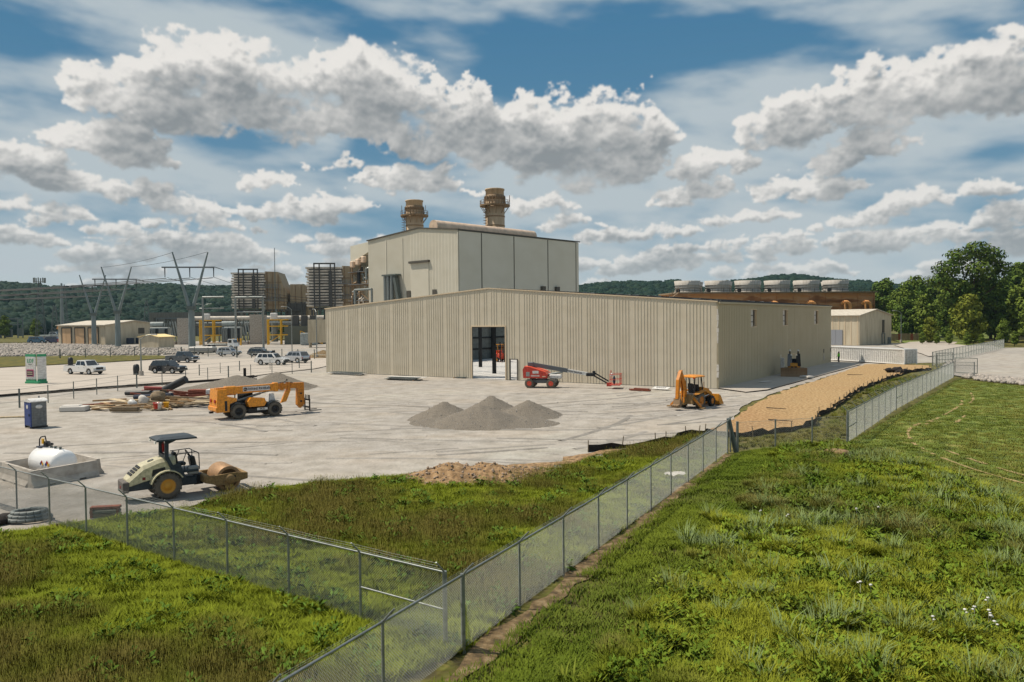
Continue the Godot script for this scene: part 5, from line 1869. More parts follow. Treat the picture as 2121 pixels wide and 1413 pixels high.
# ---------------------------------------------------------------- fences
func fence(called: String, label: String, pts: Array, h: float, opt := {}):
	var o := thing(called, label, "fence", Vector3.ZERO, 0)
	var gauge: float = opt.get("gauge", 0.0030)
	var dia: float = opt.get("dia", 0.072)      # spacing along the fence
	var base: float = opt.get("base", 0.0)
	var span_len: float = opt.get("span", 3.0)
	var pr: float = opt.get("post", 0.035)
	for s in pts.size() - 1:
		var a: Vector2 = pts[s]
		var b: Vector2 = pts[s + 1]
		var n := maxi(1, int(round((b - a).length() / span_len)))
		var dir := (b - a).normalized()
		var side: Vector3 = Vector3(-dir.y, 0, dir.x) * opt.get("lean", 1.0)
		for i in n + 1:
			if i == n and s < pts.size() - 2:
				continue
			var p := a.lerp(b, float(i) / n)
			var q := Vector3(p.x, base, p.y)
			var m := MB.new()
			m.tube(q - Vector3.UP * 0.2, q + Vector3.UP * (h + 0.03), pr * (1.7 if (i == 0 or i == n) else 1.0), -1, 7)
			var pn := part("post", m, opt.get("pm", M.galv), o)
			if opt.get("arms", false):
				var am := MB.new()
				am.tube(q + Vector3.UP * h, q + Vector3.UP * (h + 0.32) + side * 0.3, 0.026, 0.02, 6)
				part("barb_arm", am, opt.get("pm", M.galv), pn)
		for i in n:
			var p := a.lerp(b, float(i) / n)
			var q := a.lerp(b, float(i + 1) / n)
			var P := Vector3(p.x, base, p.y)
			var Q := Vector3(q.x, base, q.y)
			if opt.get("rail", true):
				var m := MB.new()
				m.tube(P + Vector3.UP * h, Q + Vector3.UP * h, opt.get("rail_r", 0.026), -1, 7, false)
				part("top_rail", m, M.galv, o)
			if opt.get("mid", -1) == i:
				var m := MB.new()
				m.tube(P + Vector3.UP * h * 0.5, Q + Vector3.UP * h * 0.5, 0.024, -1, 7, false)
				part("brace_rail", m, M.galv, o)
			if opt.get("mesh", true):
				part("wire_mesh", chain_link(P + Vector3.UP * 0.04, Q + Vector3.UP * 0.04, h - 0.05, dia, gauge), M.wire, o)
			for k in opt.get("wires", 0):
				var y: float = h * (k + 1) / opt.wires * 0.98
				var m := MB.new()
				m.tube(P + Vector3.UP * y, Q + Vector3.UP * y, opt.get("wire_r", 0.008), -1, 4, false)
				part("line_wire", m, M.wire, o)
			if opt.get("arms", false):
				var m := MB.new()
				for k in 3:
					var off: Vector3 = Vector3.UP * (h + 0.1 + 0.1 * k) + side * (0.09 + 0.095 * k)
					var mid := (P + Q) / 2 - Vector3.UP * 0.015
					m.tube(P + off, mid + off, 0.0028, -1, 4, false)
					m.tube(mid + off, Q + off, 0.0028, -1, 4, false)
					for t in 14:
						var c: Vector3 = P.lerp(Q, (t + 0.5) / 20.0) + off
						m.tube(c - Vector3(0.014, 0.014, 0.01), c + Vector3(0.014, 0.014, 0.01), 0.002, -1, 3, false)
				part("barbed_wire", m, M.wire, o)
	return o

func chain_link(P: Vector3, Q: Vector3, h: float, dia: float, r: float) -> ArrayMesh:
	# both sets of slanting wires as thin three-sided rods
	var L := (Q - P).length()
	var d := (Q - P) / L
	var z := d.cross(Vector3.UP)
	var vs := PackedVector3Array()
	var ns := PackedVector3Array()
	var n := int((L + h) / dia) + 1
	for fam in 2:
		for i in n:
			var s0 := i * dia - h
			var s1 := i * dia
			var y0 := 0.0
			var y1 := h
			if s0 < 0:
				y0 = -s0
				s0 = 0
			if s1 > L:
				y1 = h - (s1 - L)
				s1 = L
			if y1 - y0 < 0.02:
				continue
			var a := P + d * (s0 if fam == 0 else L - s0) + Vector3.UP * y0 + z * r * (1.2 if fam == 0 else -1.2)
			var b := P + d * (s1 if fam == 0 else L - s1) + Vector3.UP * y1 + z * r * (1.2 if fam == 0 else -1.2)
			var ax := (b - a).normalized()
			var u := ax.cross(z).normalized()
			for k in 3:
				var t0 := TAU * k / 3
				var t1 := TAU * (k + 1) / 3
				var o0 := (u * cos(t0) + z * sin(t0)) * r
				var o1 := (u * cos(t1) + z * sin(t1)) * r
				var nn := (o0 + o1).normalized()
				if (b - a).cross(b + o1 - a - o0).dot(nn) < 0:
					vs.append_array([a + o0, b + o0, b + o1, a + o0, b + o1, a + o1])
				else:
					vs.append_array([a + o0, b + o1, b + o0, a + o0, a + o1, b + o1])
				ns.append_array([nn, nn, nn, nn, nn, nn])
	var arr := []
	arr.resize(Mesh.ARRAY_MAX)
	arr[Mesh.ARRAY_VERTEX] = vs
	arr[Mesh.ARRAY_NORMAL] = ns
	var m := ArrayMesh.new()
	m.add_surface_from_arrays(Mesh.PRIMITIVE_TRIANGLES, arr)
	return m

func build_fences():
	fence("chain_link_fence", "tall chain link fence running diagonally from bottom edge to leaning post", [V(-5.6, -10.0), V(-1.25, -18.7), V(12.7, -46.1)], 1.85, {arms = true, lean = 1.0})
	fence("chain_link_fence", "chain link fence from the foreground corner post towards the left edge", [V(-1.7, -18.9), V(-30.5, -39.6)], 1.85, {arms = true, lean = -1.0, mid = 0})
	fence("chain_link_fence", "low see-through fence between the leaning post and right fence end post", [V(13.4, -46.5), V(21.1, -49.1)], 1.75, {span = 2.6, gauge = 0.0028, post = 0.05, rail = false, wires = 1, dia = 0.12})
	fence("chain_link_fence", "dense grey chain link fence along the straw bank on the right", [V(21.1, -49.1), V(32.6, -66.3), V(56.6, -100.1)], 2.0, {arms = true, gauge = 0.0030, lean = -1.0, mid = 0})
	fence("chain_link_fence", "short return of fence at the gravel lot's corner", [V(56.6, -100.1), V(58.6, -99.0)], 2.0, {gauge = 0.0034})
	fence("chain_link_fence", "far chain link fence along the gravel lot towards the trees", [V(66.5, -123.5), V(78, -138), V(116.1, -184.4)], 2.2, {gauge = 0.004, dia = 0.12, post = 0.05, span = 2.8})
	fence("wire_fence", "thin wire fence on steel posts behind the debris pile", [V(-56, -62), V(-47.1, -74.5), V(-46.2, -96), V(-40, -110), V(-31.4, -122)], 1.8, {mesh = false, wires = 3, rail = false, span = 4.2, pm = M.galv_dark, wire_r = 0.016, post = 0.05})
	fence("wire_fence", "long thin fence at the foot of the stone bank", [V(-103, -178), V(-80, -189), V(-62, -176), V(-37, -160)], 2.1, {mesh = false, wires = 2, rail = false, span = 5.0, pm = M.galv_dark, post = 0.09, wire_r = 0.03})
	fence("wire_fence", "short run of fence panels by the parked white SUV", [V(-46.5, -116), V(-44, -126), V(-36, -132)], 1.7, {mesh = false, wires = 2, rail = false, span = 4.5, pm = M.galv_dark, post = 0.045, wire_r = 0.016})
	# leaning dark strainer post with brace
	var lp := thing("leaning_post", "thick dark post leaning at the end of the diagonal fence", "post", Vector3(13.0, 0, -46.3), 0)
	var pm := MB.new()
	pm.tube(Vector3(0.25, 0, 0), Vector3(-0.18, 2.0, 0), 0.15, 0.13, 10)
	part("post", pm, M.galv_dark, lp)
	var pb := MB.new()
	pb.tube(Vector3(-0.1, 0, 0.1), Vector3(-0.1, 2.1, 0.05), 0.05, 0.05, 8)
	part("brace", pb, M.galv, lp)
	# pair of open gates at the far right
	for q in [[61.5, -113.0, 62.0, 3.6, "open chain link gate leaf nearest the container's right end"], [64.6, -119.0, 20.0, 3.4, "open chain link gate leaf farther right by the gravel lot"], [60.4, -106.5, -60.0, 3.0, "open chain link gate leaf standing near the fence's end"]]:
		var g := thing("gate_leaf", q[4], "gate", Vector3(q[0], 0.1, q[1]), q[2])
		var f := MB.new()
		f.pipe([Vector3(0, 0.1, 0), Vector3(0, 2.1, 0), Vector3(q[3], 2.1, 0), Vector3(q[3], 0.1, 0), Vector3(0, 0.1, 0)], 0.045, 7)
		f.pipe([Vector3(0, 1.1, 0), Vector3(q[3], 1.1, 0)], 0.03, 6)
		part("frame", f, M.galv_dark, g)
		part("wire_mesh", chain_link(Vector3(0, 0.1, 0), Vector3(q[3], 0.1, 0), 2.0, 0.12, 0.004), M.wire, g)
	# black silt fence sagging between stakes along the bank
	var sf := thing("silt_fence", "sagging black silt fence along the straw bank's lower edge", "silt fence")
	var sp := [V(4.5, -46.6), V(9.8, -49.9), V(11.6, -52.3), V(12.6, -52.6), V(13.2, -53.4), V(14.5, -51.9), V(16.0, -52.0), V(19.5, -54.5), V(22.4, -57.6), V(24.6, -62.6), V(26.8, -65.7), V(29.7, -70.7), V(35.4, -80.7), V(42.0, -90.7), V(48.9, -100.3), V(55.4, -109.4), V(61.6, -114.7)]
	var rr := RandomNumberGenerator.new()
	rr.seed = 40
	var cloth := MB.new()
	for i in sp.size() - 1:
		var n := maxi(2, int((sp[i + 1] - sp[i]).length() / 0.8))
		for k in n:
			var a: Vector2 = sp[i].lerp(sp[i + 1], float(k) / n)
			var b: Vector2 = sp[i].lerp(sp[i + 1], float(k + 1) / n)
			var wob := func(p: Vector2) -> float: return 0.36 + 0.30 * rut.get_noise_2d(p.x * 1.6, p.y * 1.6)
			var off := func(p: Vector2) -> Vector3: return Vector3(0.2, 0, 0.16) * rut.get_noise_2d(p.x * 2.2 + 50, p.y * 2.2)
			var A := Vector3(a.x, 0, a.y)
			var B := Vector3(b.x, 0, b.y)
			cloth.face([A, B, B + Vector3.UP * wob.call(b) + off.call(b), A + Vector3.UP * wob.call(a) + off.call(a)], A + Vector3(0, 0, -5))
			if k == 0 or n > 5 and k % 3 == 0:
				var stk := MB.new()
				stk.box(A + Vector3.UP * 0.35, Vector3(0.05, 0.75, 0.05), Basis(Vector3.FORWARD, rr.randf_range(-0.15, 0.15)))
				part("stake", stk, M.wood_grey, sf)
	part("cloth", cloth, M.silt, sf)
	var heap := MB.new()
	for k in 7:
		heap.blob(Vector3(rr.randf_range(-1.6, 1.6), rr.randf_range(0.1, 0.4), rr.randf_range(-1, 1)), Vector3(0.8, 0.35, 0.5), 8, 5, noise(0.9, 2, k), 0.7)
	single("cloth_heap", heap, M.silt, "crumpled heap of dark silt cloth at bank's far end", "cloth heap", "", Vector3(53.6, 0.1, -108.2), 20)
	# long black sock along the road edge
	var so := MB.new()
	var pts := [Vector3(-66, 0.15, -72), Vector3(-56.2, 0.15, -85.6), Vector3(-50.3, 0.15, -94.6), Vector3(-45.6, 0.15, -100), Vector3(-40.0, 0.15, -106.0), Vector3(-37.4, 0.15, -113)]
	for i in pts.size() - 1:
		so.tube(pts[i], pts[i + 1], 0.16, -1, 8)
	single("drain_sock", so, M.silt, "long dark filter sock lying along the road's near edge", "hose")

# ---------------------------------------------------------------- things lying in the yard
func heap(called: String, label: String, at: Vector3, cones: Array, m: Material, sd: int, cat := "gravel pile", lumpy := 0.12):
	# loose material at its angle of repose: the highest of several soft cones [x, z, r, h]
	var n := noise(0.55, 5, sd)
	var lo := Vector2(99, 99)
	var hi := Vector2(-99, -99)
	for c in cones:
		lo = lo.min(Vector2(c[0] - c[2], c[1] - c[2]))
		hi = hi.max(Vector2(c[0] + c[2], c[1] + c[2]))
	var N := 64
	var pos := func(i: int, j: int) -> Vector3:
		var p := Vector2(lerpf(lo.x, hi.x, float(i) / N), lerpf(lo.y, hi.y, float(j) / N))
		var acc := 0.0
		for c in cones:
			var t := Vector2(p.x - c[0], p.y - c[1]).length() / float(c[2]) * (1.0 + 0.16 * n.get_noise_2d(p.x * 0.5 + c[0], p.y * 0.5))
			var y: float = c[3] * (sqrt(pow(1.0 - t, 2) + 0.012) - 0.06) if t < 1.0 else -0.3 * (t - 1.0)
			acc += exp(y * 13.0)
		var h: float = log(acc) / 13.0 - log(float(cones.size())) / 13.0 * 0.5
		return Vector3(p.x, h + lumpy * n.get_noise_2d(p.x * 3.0, p.y * 3.0) * clampf(h * 2.0, 0.1, 1.0) - 0.08, p.y)
	var b := MB.new()
	for i in N:
		for j in N:
			var q := [pos.call(i, j), pos.call(i + 1, j), pos.call(i + 1, j + 1), pos.call(i, j + 1)]
			if maxf(maxf(q[0].y, q[1].y), maxf(q[2].y, q[3].y)) < -0.12:
				continue
			b.face(q, q[0] - Vector3.UP * 9, true)
	var o := thing(called, label, cat, at)
	part("mound", b, m, o)
	var st := MB.new()
	st.blob(Vector3.ZERO, Vector3(0.5, 0.38, 0.45), 6, 4, noise(1.3, 2, 4), 0.7)
	var xf := []
	var cols := []
	var r := RandomNumberGenerator.new()
	r.seed = sd
	for k in 700:
		var i := r.randi_range(1, N - 2)
		var j := r.randi_range(1, N - 2)
		var p: Vector3 = pos.call(i, j)
		if p.y < -0.06:
			continue
		var s := r.randf_range(0.03, 0.10) if cat == "gravel pile" else r.randf_range(0.05, 0.17)
		xf.append(Transform3D(Basis.from_euler(Vector3(r.randf() * 3, r.randf() * 6, 0)) * Basis.from_scale(Vector3.ONE * s), p + Vector3(r.randf_range(-0.05, 0.05), s * 0.15, r.randf_range(-0.05, 0.05))))
		cols.append((Color(0.50, 0.48, 0.45) if cat == "gravel pile" else Color(0.47, 0.36, 0.27)) * r.randf_range(0.7, 1.1))
	scatter("loose_stones", st.mesh(), M.stone, xf, cols, o)
	return o

func text_mesh(s: String, size: float, bold := true) -> TextMesh:
	var t := TextMesh.new()
	var f := SystemFont.new()
	f.font_names = PackedStringArray(["Droid Sans"])
	f.font_weight = 700 if bold else 400
	t.font = f
	t.text = s
	t.font_size = 48
	t.pixel_size = size / 48.0
	t.depth = 0.012
	t.curve_step = 4.0
	return t

func lettering(s: String, size: float, m: Material, parent: Node, at: Vector3, bs := Basis.IDENTITY):
	var o := part("lettering", text_mesh(s, size), m, parent)
	o.transform = Transform3D(bs, at)
	return o

func build_yard():
	heap("gravel_pile", "large grey gravel pile with several tops in the middle of the yard", Vector3(-1.6, 0, -61.5), [[-3.9, -1.6, 3.2, 1.7], [-0.2, -5.4, 3.2, 1.75], [2.9, -3.2, 3.2, 1.55], [-0.9, 1.4, 4.4, 1.75], [2.6, 1.6, 3.4, 0.7], [-4.4, 1.0, 2.8, 0.55]], M.pile, 3)
	heap("gravel_pile", "low pale gravel pile behind the orange telehandler", Vector3(-31.0, 0, -93.5), [[-2.0, 0, 6.6, 1.9], [2.6, -0.6, 5.2, 2.2], [-5.4, 0.6, 4.4, 0.9]], M.pile, 5)
	heap("dirt_pile", "broad reddish dirt pile at the grass edge in front of the yard", Vector3(-1.9, 0, -39.6), [[-1.2, 0.2, 2.8, 1.0], [0.6, 0.1, 2.9, 0.95], [2.6, -0.5, 2.4, 0.5], [-2.8, 0.2, 1.9, 0.45]], M.dirt_red, 7, "dirt pile", 0.2)
	heap("gravel_pile", "small brown pile beyond the parked white SUV", Vector3(-41.5, 0, -172), [[0, 0, 5.5, 1.9], [2.6, 0.4, 4.0, 1.2]], M.dirt, 8)
	# portable toilet
	var p := thing("portable_toilet", "blue and grey portable toilet with pale domed roof on the gravel", "portable toilet", Vector3(-36.8, 0.03, -60.2), 52)
	var b := MB.new()
	b.rbox(Vector3(0, 1.05, 0), Vector3(1.12, 1.9, 1.12), 0.05)
	part("body", b, M.porta_grey, p)
	var d := MB.new()
	d.rbox(Vector3(-0.58, 1.08, 0), Vector3(0.06, 1.8, 0.92), 0.02)
	for s in [-1.0, 1.0]:
		d.box(Vector3(-0.57, 1.05, s * 0.52), Vector3(0.08, 1.92, 0.1))
	d.box(Vector3(-0.57, 1.94, 0), Vector3(0.08, 0.14, 1.12))
	var dp := part("door", d, M.blue, p, "blue door side")
	var h := MB.new()
	h.box(Vector3(-0.63, 1.0, 0.34), Vector3(0.05, 0.18, 0.06))
	part("handle", h, M.steel_black, dp)
	var e := MB.new()
	e.tube(Vector3(-0.615, 1.62, 0), Vector3(-0.625, 1.62, 0), 0.16, -1, 16)
	part("badge", e, M.white, dp)
	var s2 := MB.new()
	s2.lathe([V(0.0, 0.0), V(0.2, 0.0), V(0.19, 0.012), V(0.0, 0.014)], 18, Transform3D(Basis(Vector3.RIGHT, PI / 2) * Basis.from_scale(Vector3(1.25, 1, 0.75)), Vector3(0, 1.62, 0.56)))
	part("badge", s2, M.white, p)
	for k in 4:
		var rb := MB.new()
		rb.box(Vector3(-0.36 + k * 0.24, 0.9, 0.57), Vector3(0.05, 1.2, 0.03))
		part("side_rib", rb, M.porta_grey, p)
	var rf := MB.new()
	rf.prism(PackedVector2Array([V(-0.62, 0), V(0.62, 0), V(0.62, 0.07), V(0.42, 0.19), V(0.15, 0.25), V(-0.15, 0.25), V(-0.42, 0.19), V(-0.62, 0.07)]), -0.62, 0.62, Transform3D(Basis(Vector3.UP, PI / 2), Vector3(0, 1.98, 0)))
	part("roof", rf, M.white, p)
	var vp := MB.new()
	vp.tube(Vector3(0.4, 2.0, -0.45), Vector3(0.4, 2.36, -0.45), 0.06, -1, 8)
	part("vent_pipe", vp, M.porta_grey, p)
	var sk := MB.new()
	for s in [-0.45, 0.45]:
		sk.box(Vector3(0, 0.06, s), Vector3(1.25, 0.12, 0.12))
	part("skid", sk, M.black_plastic, p)
	# fuel tank and the barriers round it
	var t := thing("fuel_tank", "white horizontal fuel tank with hazard diamonds and pump on top", "fuel tank", Vector3(-24.2, 0.5, -40.9), -34)
	var tb := MB.new()
	var prof := [V(0.0, -1.42), V(0.4, -1.38), V(0.62, -1.27), V(0.72, -1.1), V(0.74, 0.0), V(0.72, 1.1), V(0.62, 1.27), V(0.4, 1.38), V(0.0, 1.42)]
	tb.lathe(prof, 28, Transform3D(Basis(Vector3.FORWARD, PI / 2), Vector3(0, 0.25, 0)))
	part("shell", tb, M.white_gloss, t)
	for x in [-0.7, 0.7]:
		var cr := MB.new()
		cr.box(Vector3(x, -0.6, 0), Vector3(0.16, 0.5, 1.2))
		part("cradle", cr, M.white, t)
	var pm := MB.new()
	pm.rbox(Vector3(-0.55, 1.16, 0), Vector3(0.3, 0.26, 0.26), 0.04)
	pm.box(Vector3(-0.2, 1.18, 0), Vector3(0.4, 0.1, 0.14))
	part("pump", pm, M.steel_black, t)
	var ho := MB.new()
	ho.pipe([Vector3(-1.15, 0.98, 0.1), Vector3(-1.12, 1.36, 0.1), Vector3(-0.95, 1.5, 0.1), Vector3(-0.62, 1.56, 0.05), Vector3(-0.6, 1.2, 0)], 0.032, 7)
	part("hose", ho, M.steel_black, t)
	var nz := MB.new()
	nz.box(Vector3(-0.68, 1.3, 0.14), Vector3(0.14, 0.26, 0.08))
	part("nozzle", nz, M.yellow, t)
	for x in [-0.1, 0.35, 0.85]:
		var fc := MB.new()
		fc.tube(Vector3(x, 0.98, 0), Vector3(x, 1.1, 0), 0.07, -1, 8)
		fc.tube(Vector3(x, 1.03, 0), Vector3(x + 0.3, 1.03, 0), 0.02, -1, 5)
		part("fitting", fc, M.galv_dark, t)
	var pl := MB.new()
	pl.box(Vector3(-0.95, 0.98, 0.05), Vector3(0.5, 0.05, 0.4))
	part("top_plate", pl, M.navy, t)
	for q in [[0.42, 0.26], [0.98, 0.32]]:
		var cols := [M.lamp_red, M.blue, M.yellow, M.white]
		for k in 4:
			var ang: float = [PI / 2, PI, 0.0, -PI / 2][k]
			var dmb := MB.new()
			var th: float = 0.05
			var cy: float = 0.25 + 0.755 * sin(th)
			var cc := Vector3(q[0] + cos(ang) * q[1] * 0.36, 0.3 + sin(ang) * q[1] * 0.36, 0.748)
			dmb.box(cc, Vector3(q[1] * 0.46, q[1] * 0.46, 0.012), Basis(Vector3(0, 0, 1), PI / 4))
			part("hazard_diamond", dmb, cols[k], t)
	var bp := PackedVector2Array([V(-0.3, 0), V(0.3, 0), V(0.3, 0.08), V(0.15, 0.3), V(0.08, 0.82), V(-0.08, 0.82), V(-0.15, 0.3), V(-0.3, 0.08)])
	var bl := [["concrete barrier on the near right side of the white fuel tank", Vector3(-22.75, 0, -39.4), 61.0, 3.4], ["concrete barrier on the near left side of the fuel tank, partly cut off", Vector3(-25.2, 0, -39.45), -39.0, 4.0], ["concrete barrier behind the fuel tank on the left", Vector3(-25.9, 0, -42.0), 61.0, 3.4], ["concrete barrier at the left picture edge, end on", Vector3(-28.6, 0, -41.4), 61.0, 2.0], ["concrete barrier behind the fuel tank's far end", Vector3(-23.4, 0, -42.4), -39.0, 3.6]]
	for q in bl:
		var m := MB.new()
		m.prism(bp, -q[3] / 2, q[3] / 2, Transform3D(Basis(Vector3.UP, PI / 2), Vector3.ZERO))
		var slot := MB.new()
		for x in [-0.8, 0.8]:
			slot.box(Vector3(x, 0.04, 0.3), Vector3(0.35, 0.08, 0.02))
		var o := thing("concrete_barrier", q[0], "barrier", q[1], q[2], "concrete barriers round the fuel tank")
		part("block", m, M.concrete, o)
		part("lift_slot", slot, M.trim_dark, o)
	# hose coil and rag heap by the left fence
	var hc := MB.new()
	for k in 3:
		for i in 16:
			var a := TAU * i / 16
			var a2 := TAU * (i + 1) / 16
			var r := 0.55 - 0.06 * k
			hc.tube(Vector3(cos(a) * r * 1.4, 0.1 + 0.13 * k, sin(a) * r), Vector3(cos(a2) * r * 1.4, 0.1 + 0.13 * k, sin(a2) * r), 0.09, -1, 6, false)
	single("hose_coil", hc, M.grey_mid, "coil of fat grey hose lying inside the left fence", "hose", "", Vector3(-19.7, 0.02, -31.6), 20)
	var rg := MB.new()
	for k in 5:
		rg.blob(Vector3(rng.randf_range(-0.7, 0.7), 0.12, rng.randf_range(-0.4, 0.4)), Vector3(0.5, 0.2, 0.35), 8, 5, noise(1.6, 2, k), 0.7)
	single("cloth_heap", rg, M.silt, "dark crumpled cloth at the left picture edge behind the fence", "cloth heap", "", Vector3(-20.9, 0.0, -31.3))
	var bk := thing("timber_crib", "low reddish timber crib just behind the left fence", "crib", Vector3(-16.9, 0.0, -32.2), 12)
	for k in 3:
		var m := MB.new()
		m.rbox(Vector3(0, 0.08 + k * 0.15, (k % 2) * 0.06), Vector3(1.15, 0.12, 0.3), 0.02)
		part("plank", m, [M.wood_grey, M.olive, M.red_iron][k], bk)
	for x in [-0.5, 0.5]:
		var m := MB.new()
		m.box(Vector3(x, 0.22, 0.18), Vector3(0.1, 0.44, 0.08))
		part("upright", m, M.red_iron, bk)
	# debris row: each beam, board and box on its own
	var rr := RandomNumberGenerator.new()
	rr.seed = 21
	var wb := MB.new()
	wb.rbox(Vector3(0, 0.22, 0), Vector3(2.2, 0.44, 1.3), 0.05)
	wb.rbox(Vector3(-0.3, 0.47, -0.2), Vector3(1.5, 0.1, 0.9), 0.03)
	single("wrapped_bundle", wb, M.insulation, "white wrapped block at the left end of the debris pile", "bundle", "", Vector3(-40.0, 0.03, -71.2), 8)
	var brown := MB.new()
	for k in 3:
		brown.box(Vector3(rr.randf_range(-0.1, 0.1), 0.1 + k * 0.14, (k % 2) * 0.1), Vector3(2.8 - k * 0.2, 0.12, 0.5))
	single("plank_stack", brown, M.wood_grey, "grey brown plank stack in front of the debris pile", "planks", "", Vector3(-34.8, 0.03, -70.0), -6)
	var lumber := [["wood_beam", "wood", 34, "loose tan timber lying in the debris pile", "timbers in the debris pile", "timber"], ["steel_beam", "red_iron", 16, "rust red steel beam in the debris pile", "red steel beams in the debris pile", "beam"], ["pale_board", "wood_pale", 26, "pale board lying in the debris pile", "pale boards in the debris pile", "board"]]
	for q in lumber:
		for k in q[2]:
			var l := rr.randf_range(1.4, 4.6)
			var m := MB.new()
			if q[0] == "steel_beam":
				m.box(Vector3(0, 0.15, 0), Vector3(l, 0.02, 0.16))
				m.box(Vector3(0, 0.01, 0), Vector3(l, 0.02, 0.16))
				m.box(Vector3(0, 0.08, 0), Vector3(l, 0.12, 0.03))
			elif q[0] == "wood_beam":
				m.rbox(Vector3(0, 0.07, 0), Vector3(l, 0.14, rr.randf_range(0.1, 0.3)), 0.01)
			else:
				m.rbox(Vector3(0, 0.03, 0), Vector3(l, 0.05, rr.randf_range(0.3, 0.9)), 0.01)
			var pos := Vector3(rr.randf_range(-40, -31), 0.05 + rr.randf() * 0.35, rr.randf_range(-79, -71.5))
			if q[0] == "steel_beam":
				pos = Vector3(rr.randf_range(-39.5, -32.0), 0.05 + 0.12 * (k % 6), rr.randf_range(-87, -81))
			elif q[0] == "pale_board" and k < 8:
				pos = Vector3(rr.randf_range(-33.5, -28.5), 0.05 + 0.06 * k, rr.randf_range(-78, -71.6))
			var o := single(q[0], m, M[q[1]] if rr.randf() < 0.75 else M.wood_grey, q[3], q[5], q[4], pos, rr.randf_range(-35, 35))
			o.rotation_degrees.z = rr.randf_range(-5, 5)
	for q in [["thick black pipe standing askew at the back of the debris pile", Vector3(-38.8, 0.5, -87), Vector3(2.6, 1.2, 0.4), 0.42, "black_plastic"], ["long black pipe lying left in the debris pile", Vector3(-42.2, 0.35, -85.2), Vector3(4.2, 0.1, 1.0), 0.26, "black_plastic"], ["dark pipe lying across the middle of the debris pile", Vector3(-39.0, 0.35, -80.5), Vector3(4.4, 0.3, 1.2), 0.24, "navy"], ["red pipe bundle's upper pipe behind the debris pile", Vector3(-42.4, 0.55, -90), Vector3(3.6, 0, 1.6), 0.16, "red_dark"], ["red pipe bundle's lower pipe behind the debris pile", Vector3(-42.4, 0.2, -89.4), Vector3(3.6, 0, 1.6), 0.16, "red_dark"]]:
		var m := MB.new()
		m.tube(Vector3.ZERO, q[2], q[3], -1, 12)
		single("pipe", m, M[q[4]], q[0], "pipe", "", q[1])
	var rs := MB.new()
	rs.tube(Vector3(0, 0.1, 0), Vector3(5.4, 0.1, -5.2), 0.11, -1, 6)
	single("steel_bar", rs, M.red_iron, "long thin rusty bar lying behind the blue portable toilet", "bar", "", Vector3(-41.8, 0.05, -74.0))
	var lb := MB.new()
	lb.box(Vector3(0, 0.06, 0), Vector3(5.0, 0.1, 0.3))
	single("pale_board", lb, M.wood_pale, "long pale board left of the portable toilet at picture edge", "board", "", Vector3(-42.6, 0.03, -66.5), 10)
	for q in [["white sack slumped in the middle of the debris pile", Vector3(-35.2, 0.3, -74.5), 0.55, "insulation"], ["grey sack leaning on planks in the debris pile", Vector3(-34.2, 0.35, -75.3), 0.7, "wood_grey"], ["small white sack beside the planks of the debris pile", Vector3(-35.4, 0.25, -72.6), 0.4, "white"]]:
		var m := MB.new()
		m.blob(Vector3(0, q[2] * 0.6, 0), Vector3(q[2], q[2] * 0.8, q[2] * 0.8), 12, 8, noise(1.1, 3, int(q[2] * 10)), 0.6)
		single("sack", m, M[q[3]], q[0], "sack", "", q[1])
	var pal := MB.new()
	for k in 5:
		pal.box(Vector3(0, 0.12, -0.5 + k * 0.25), Vector3(1.5, 0.03, 0.18))
	for x in [-0.7, 0, 0.7]:
		pal.box(Vector3(x, 0.05, 0), Vector3(0.08, 0.1, 1.2))
	single("pallet", pal, M.wood_pale, "pale pallet with red and yellow buckets before debris pile", "pallet", "", Vector3(-32.2, 0.03, -71.4), 10)
	for q in [["red bucket on the pallet in front of the debris", Vector3(-32.6, 0.17, -71.3), "lamp_red"], ["yellow bucket on the pallet in front of the debris", Vector3(-31.8, 0.17, -71.6), "yellow"], ["white bucket on the pallet in front of the debris", Vector3(-32.2, 0.17, -71.0), "white"], ["small red can on the pallet's front corner", Vector3(-32.4, 0.17, -70.9), "red"]]:
		var m := MB.new()
		m.lathe([V(0.0, 0.0), V(0.2, 0.0), V(0.26, 0.5), V(0.28, 0.5), V(0.28, 0.54), V(0.24, 0.54), V(0.22, 0.46), V(0.0, 0.46)], 14)
		single("bucket", m, M[q[2]], q[0], "bucket", "", q[1])
	var rw := MB.new()
	rw.rbox(Vector3(0, 0.35, 0), Vector3(2.0, 0.7, 1.2), 0.04)
	single("red_crate", rw, M.red_iron, "rust red crate at the right end of the debris pile", "crate", "", Vector3(-34.0, 0.03, -84.6), 6)
	var ww := MB.new()
	ww.rbox(Vector3(0, 0.4, 0), Vector3(1.5, 0.8, 1.2), 0.04)
	single("white_crate", ww, M.white, "white crate beside the rust red crate behind telehandler's rear", "crate", "", Vector3(-32.0, 0.03, -83.8), 6)
	# metal sheets stacked in front of the building
	for q in [[-24.6, -116.2, 7.4, -33.0, "stack of grey metal sheets along the building's left end", 5], [-14.6, -104.6, 6.2, -30.0, "pale galvanised sheets stacked askew in front of the building", 6], [-7.1, -107.4, 1.9, -33.0, "short grey trim pieces lying left of the doorway", 3]]:
		var o := thing("sheet_stack", q[4], "metal sheets", Vector3(q[0], 0.04, q[1]), q[3])
		for k in q[5]:
			var m := MB.new()
			m.box(Vector3(rr.randf_range(-0.5, 0.5), 0.05 + k * 0.07, rr.randf_range(-0.5, 0.5)), Vector3(q[2] * rr.randf_range(0.7, 1.0), 0.04, 0.9), Basis(Vector3.UP, rr.randf_range(-0.07, 0.07)))
			part("sheet", m, [M.galv, M.galv_dark, M.white][k % 3], o)
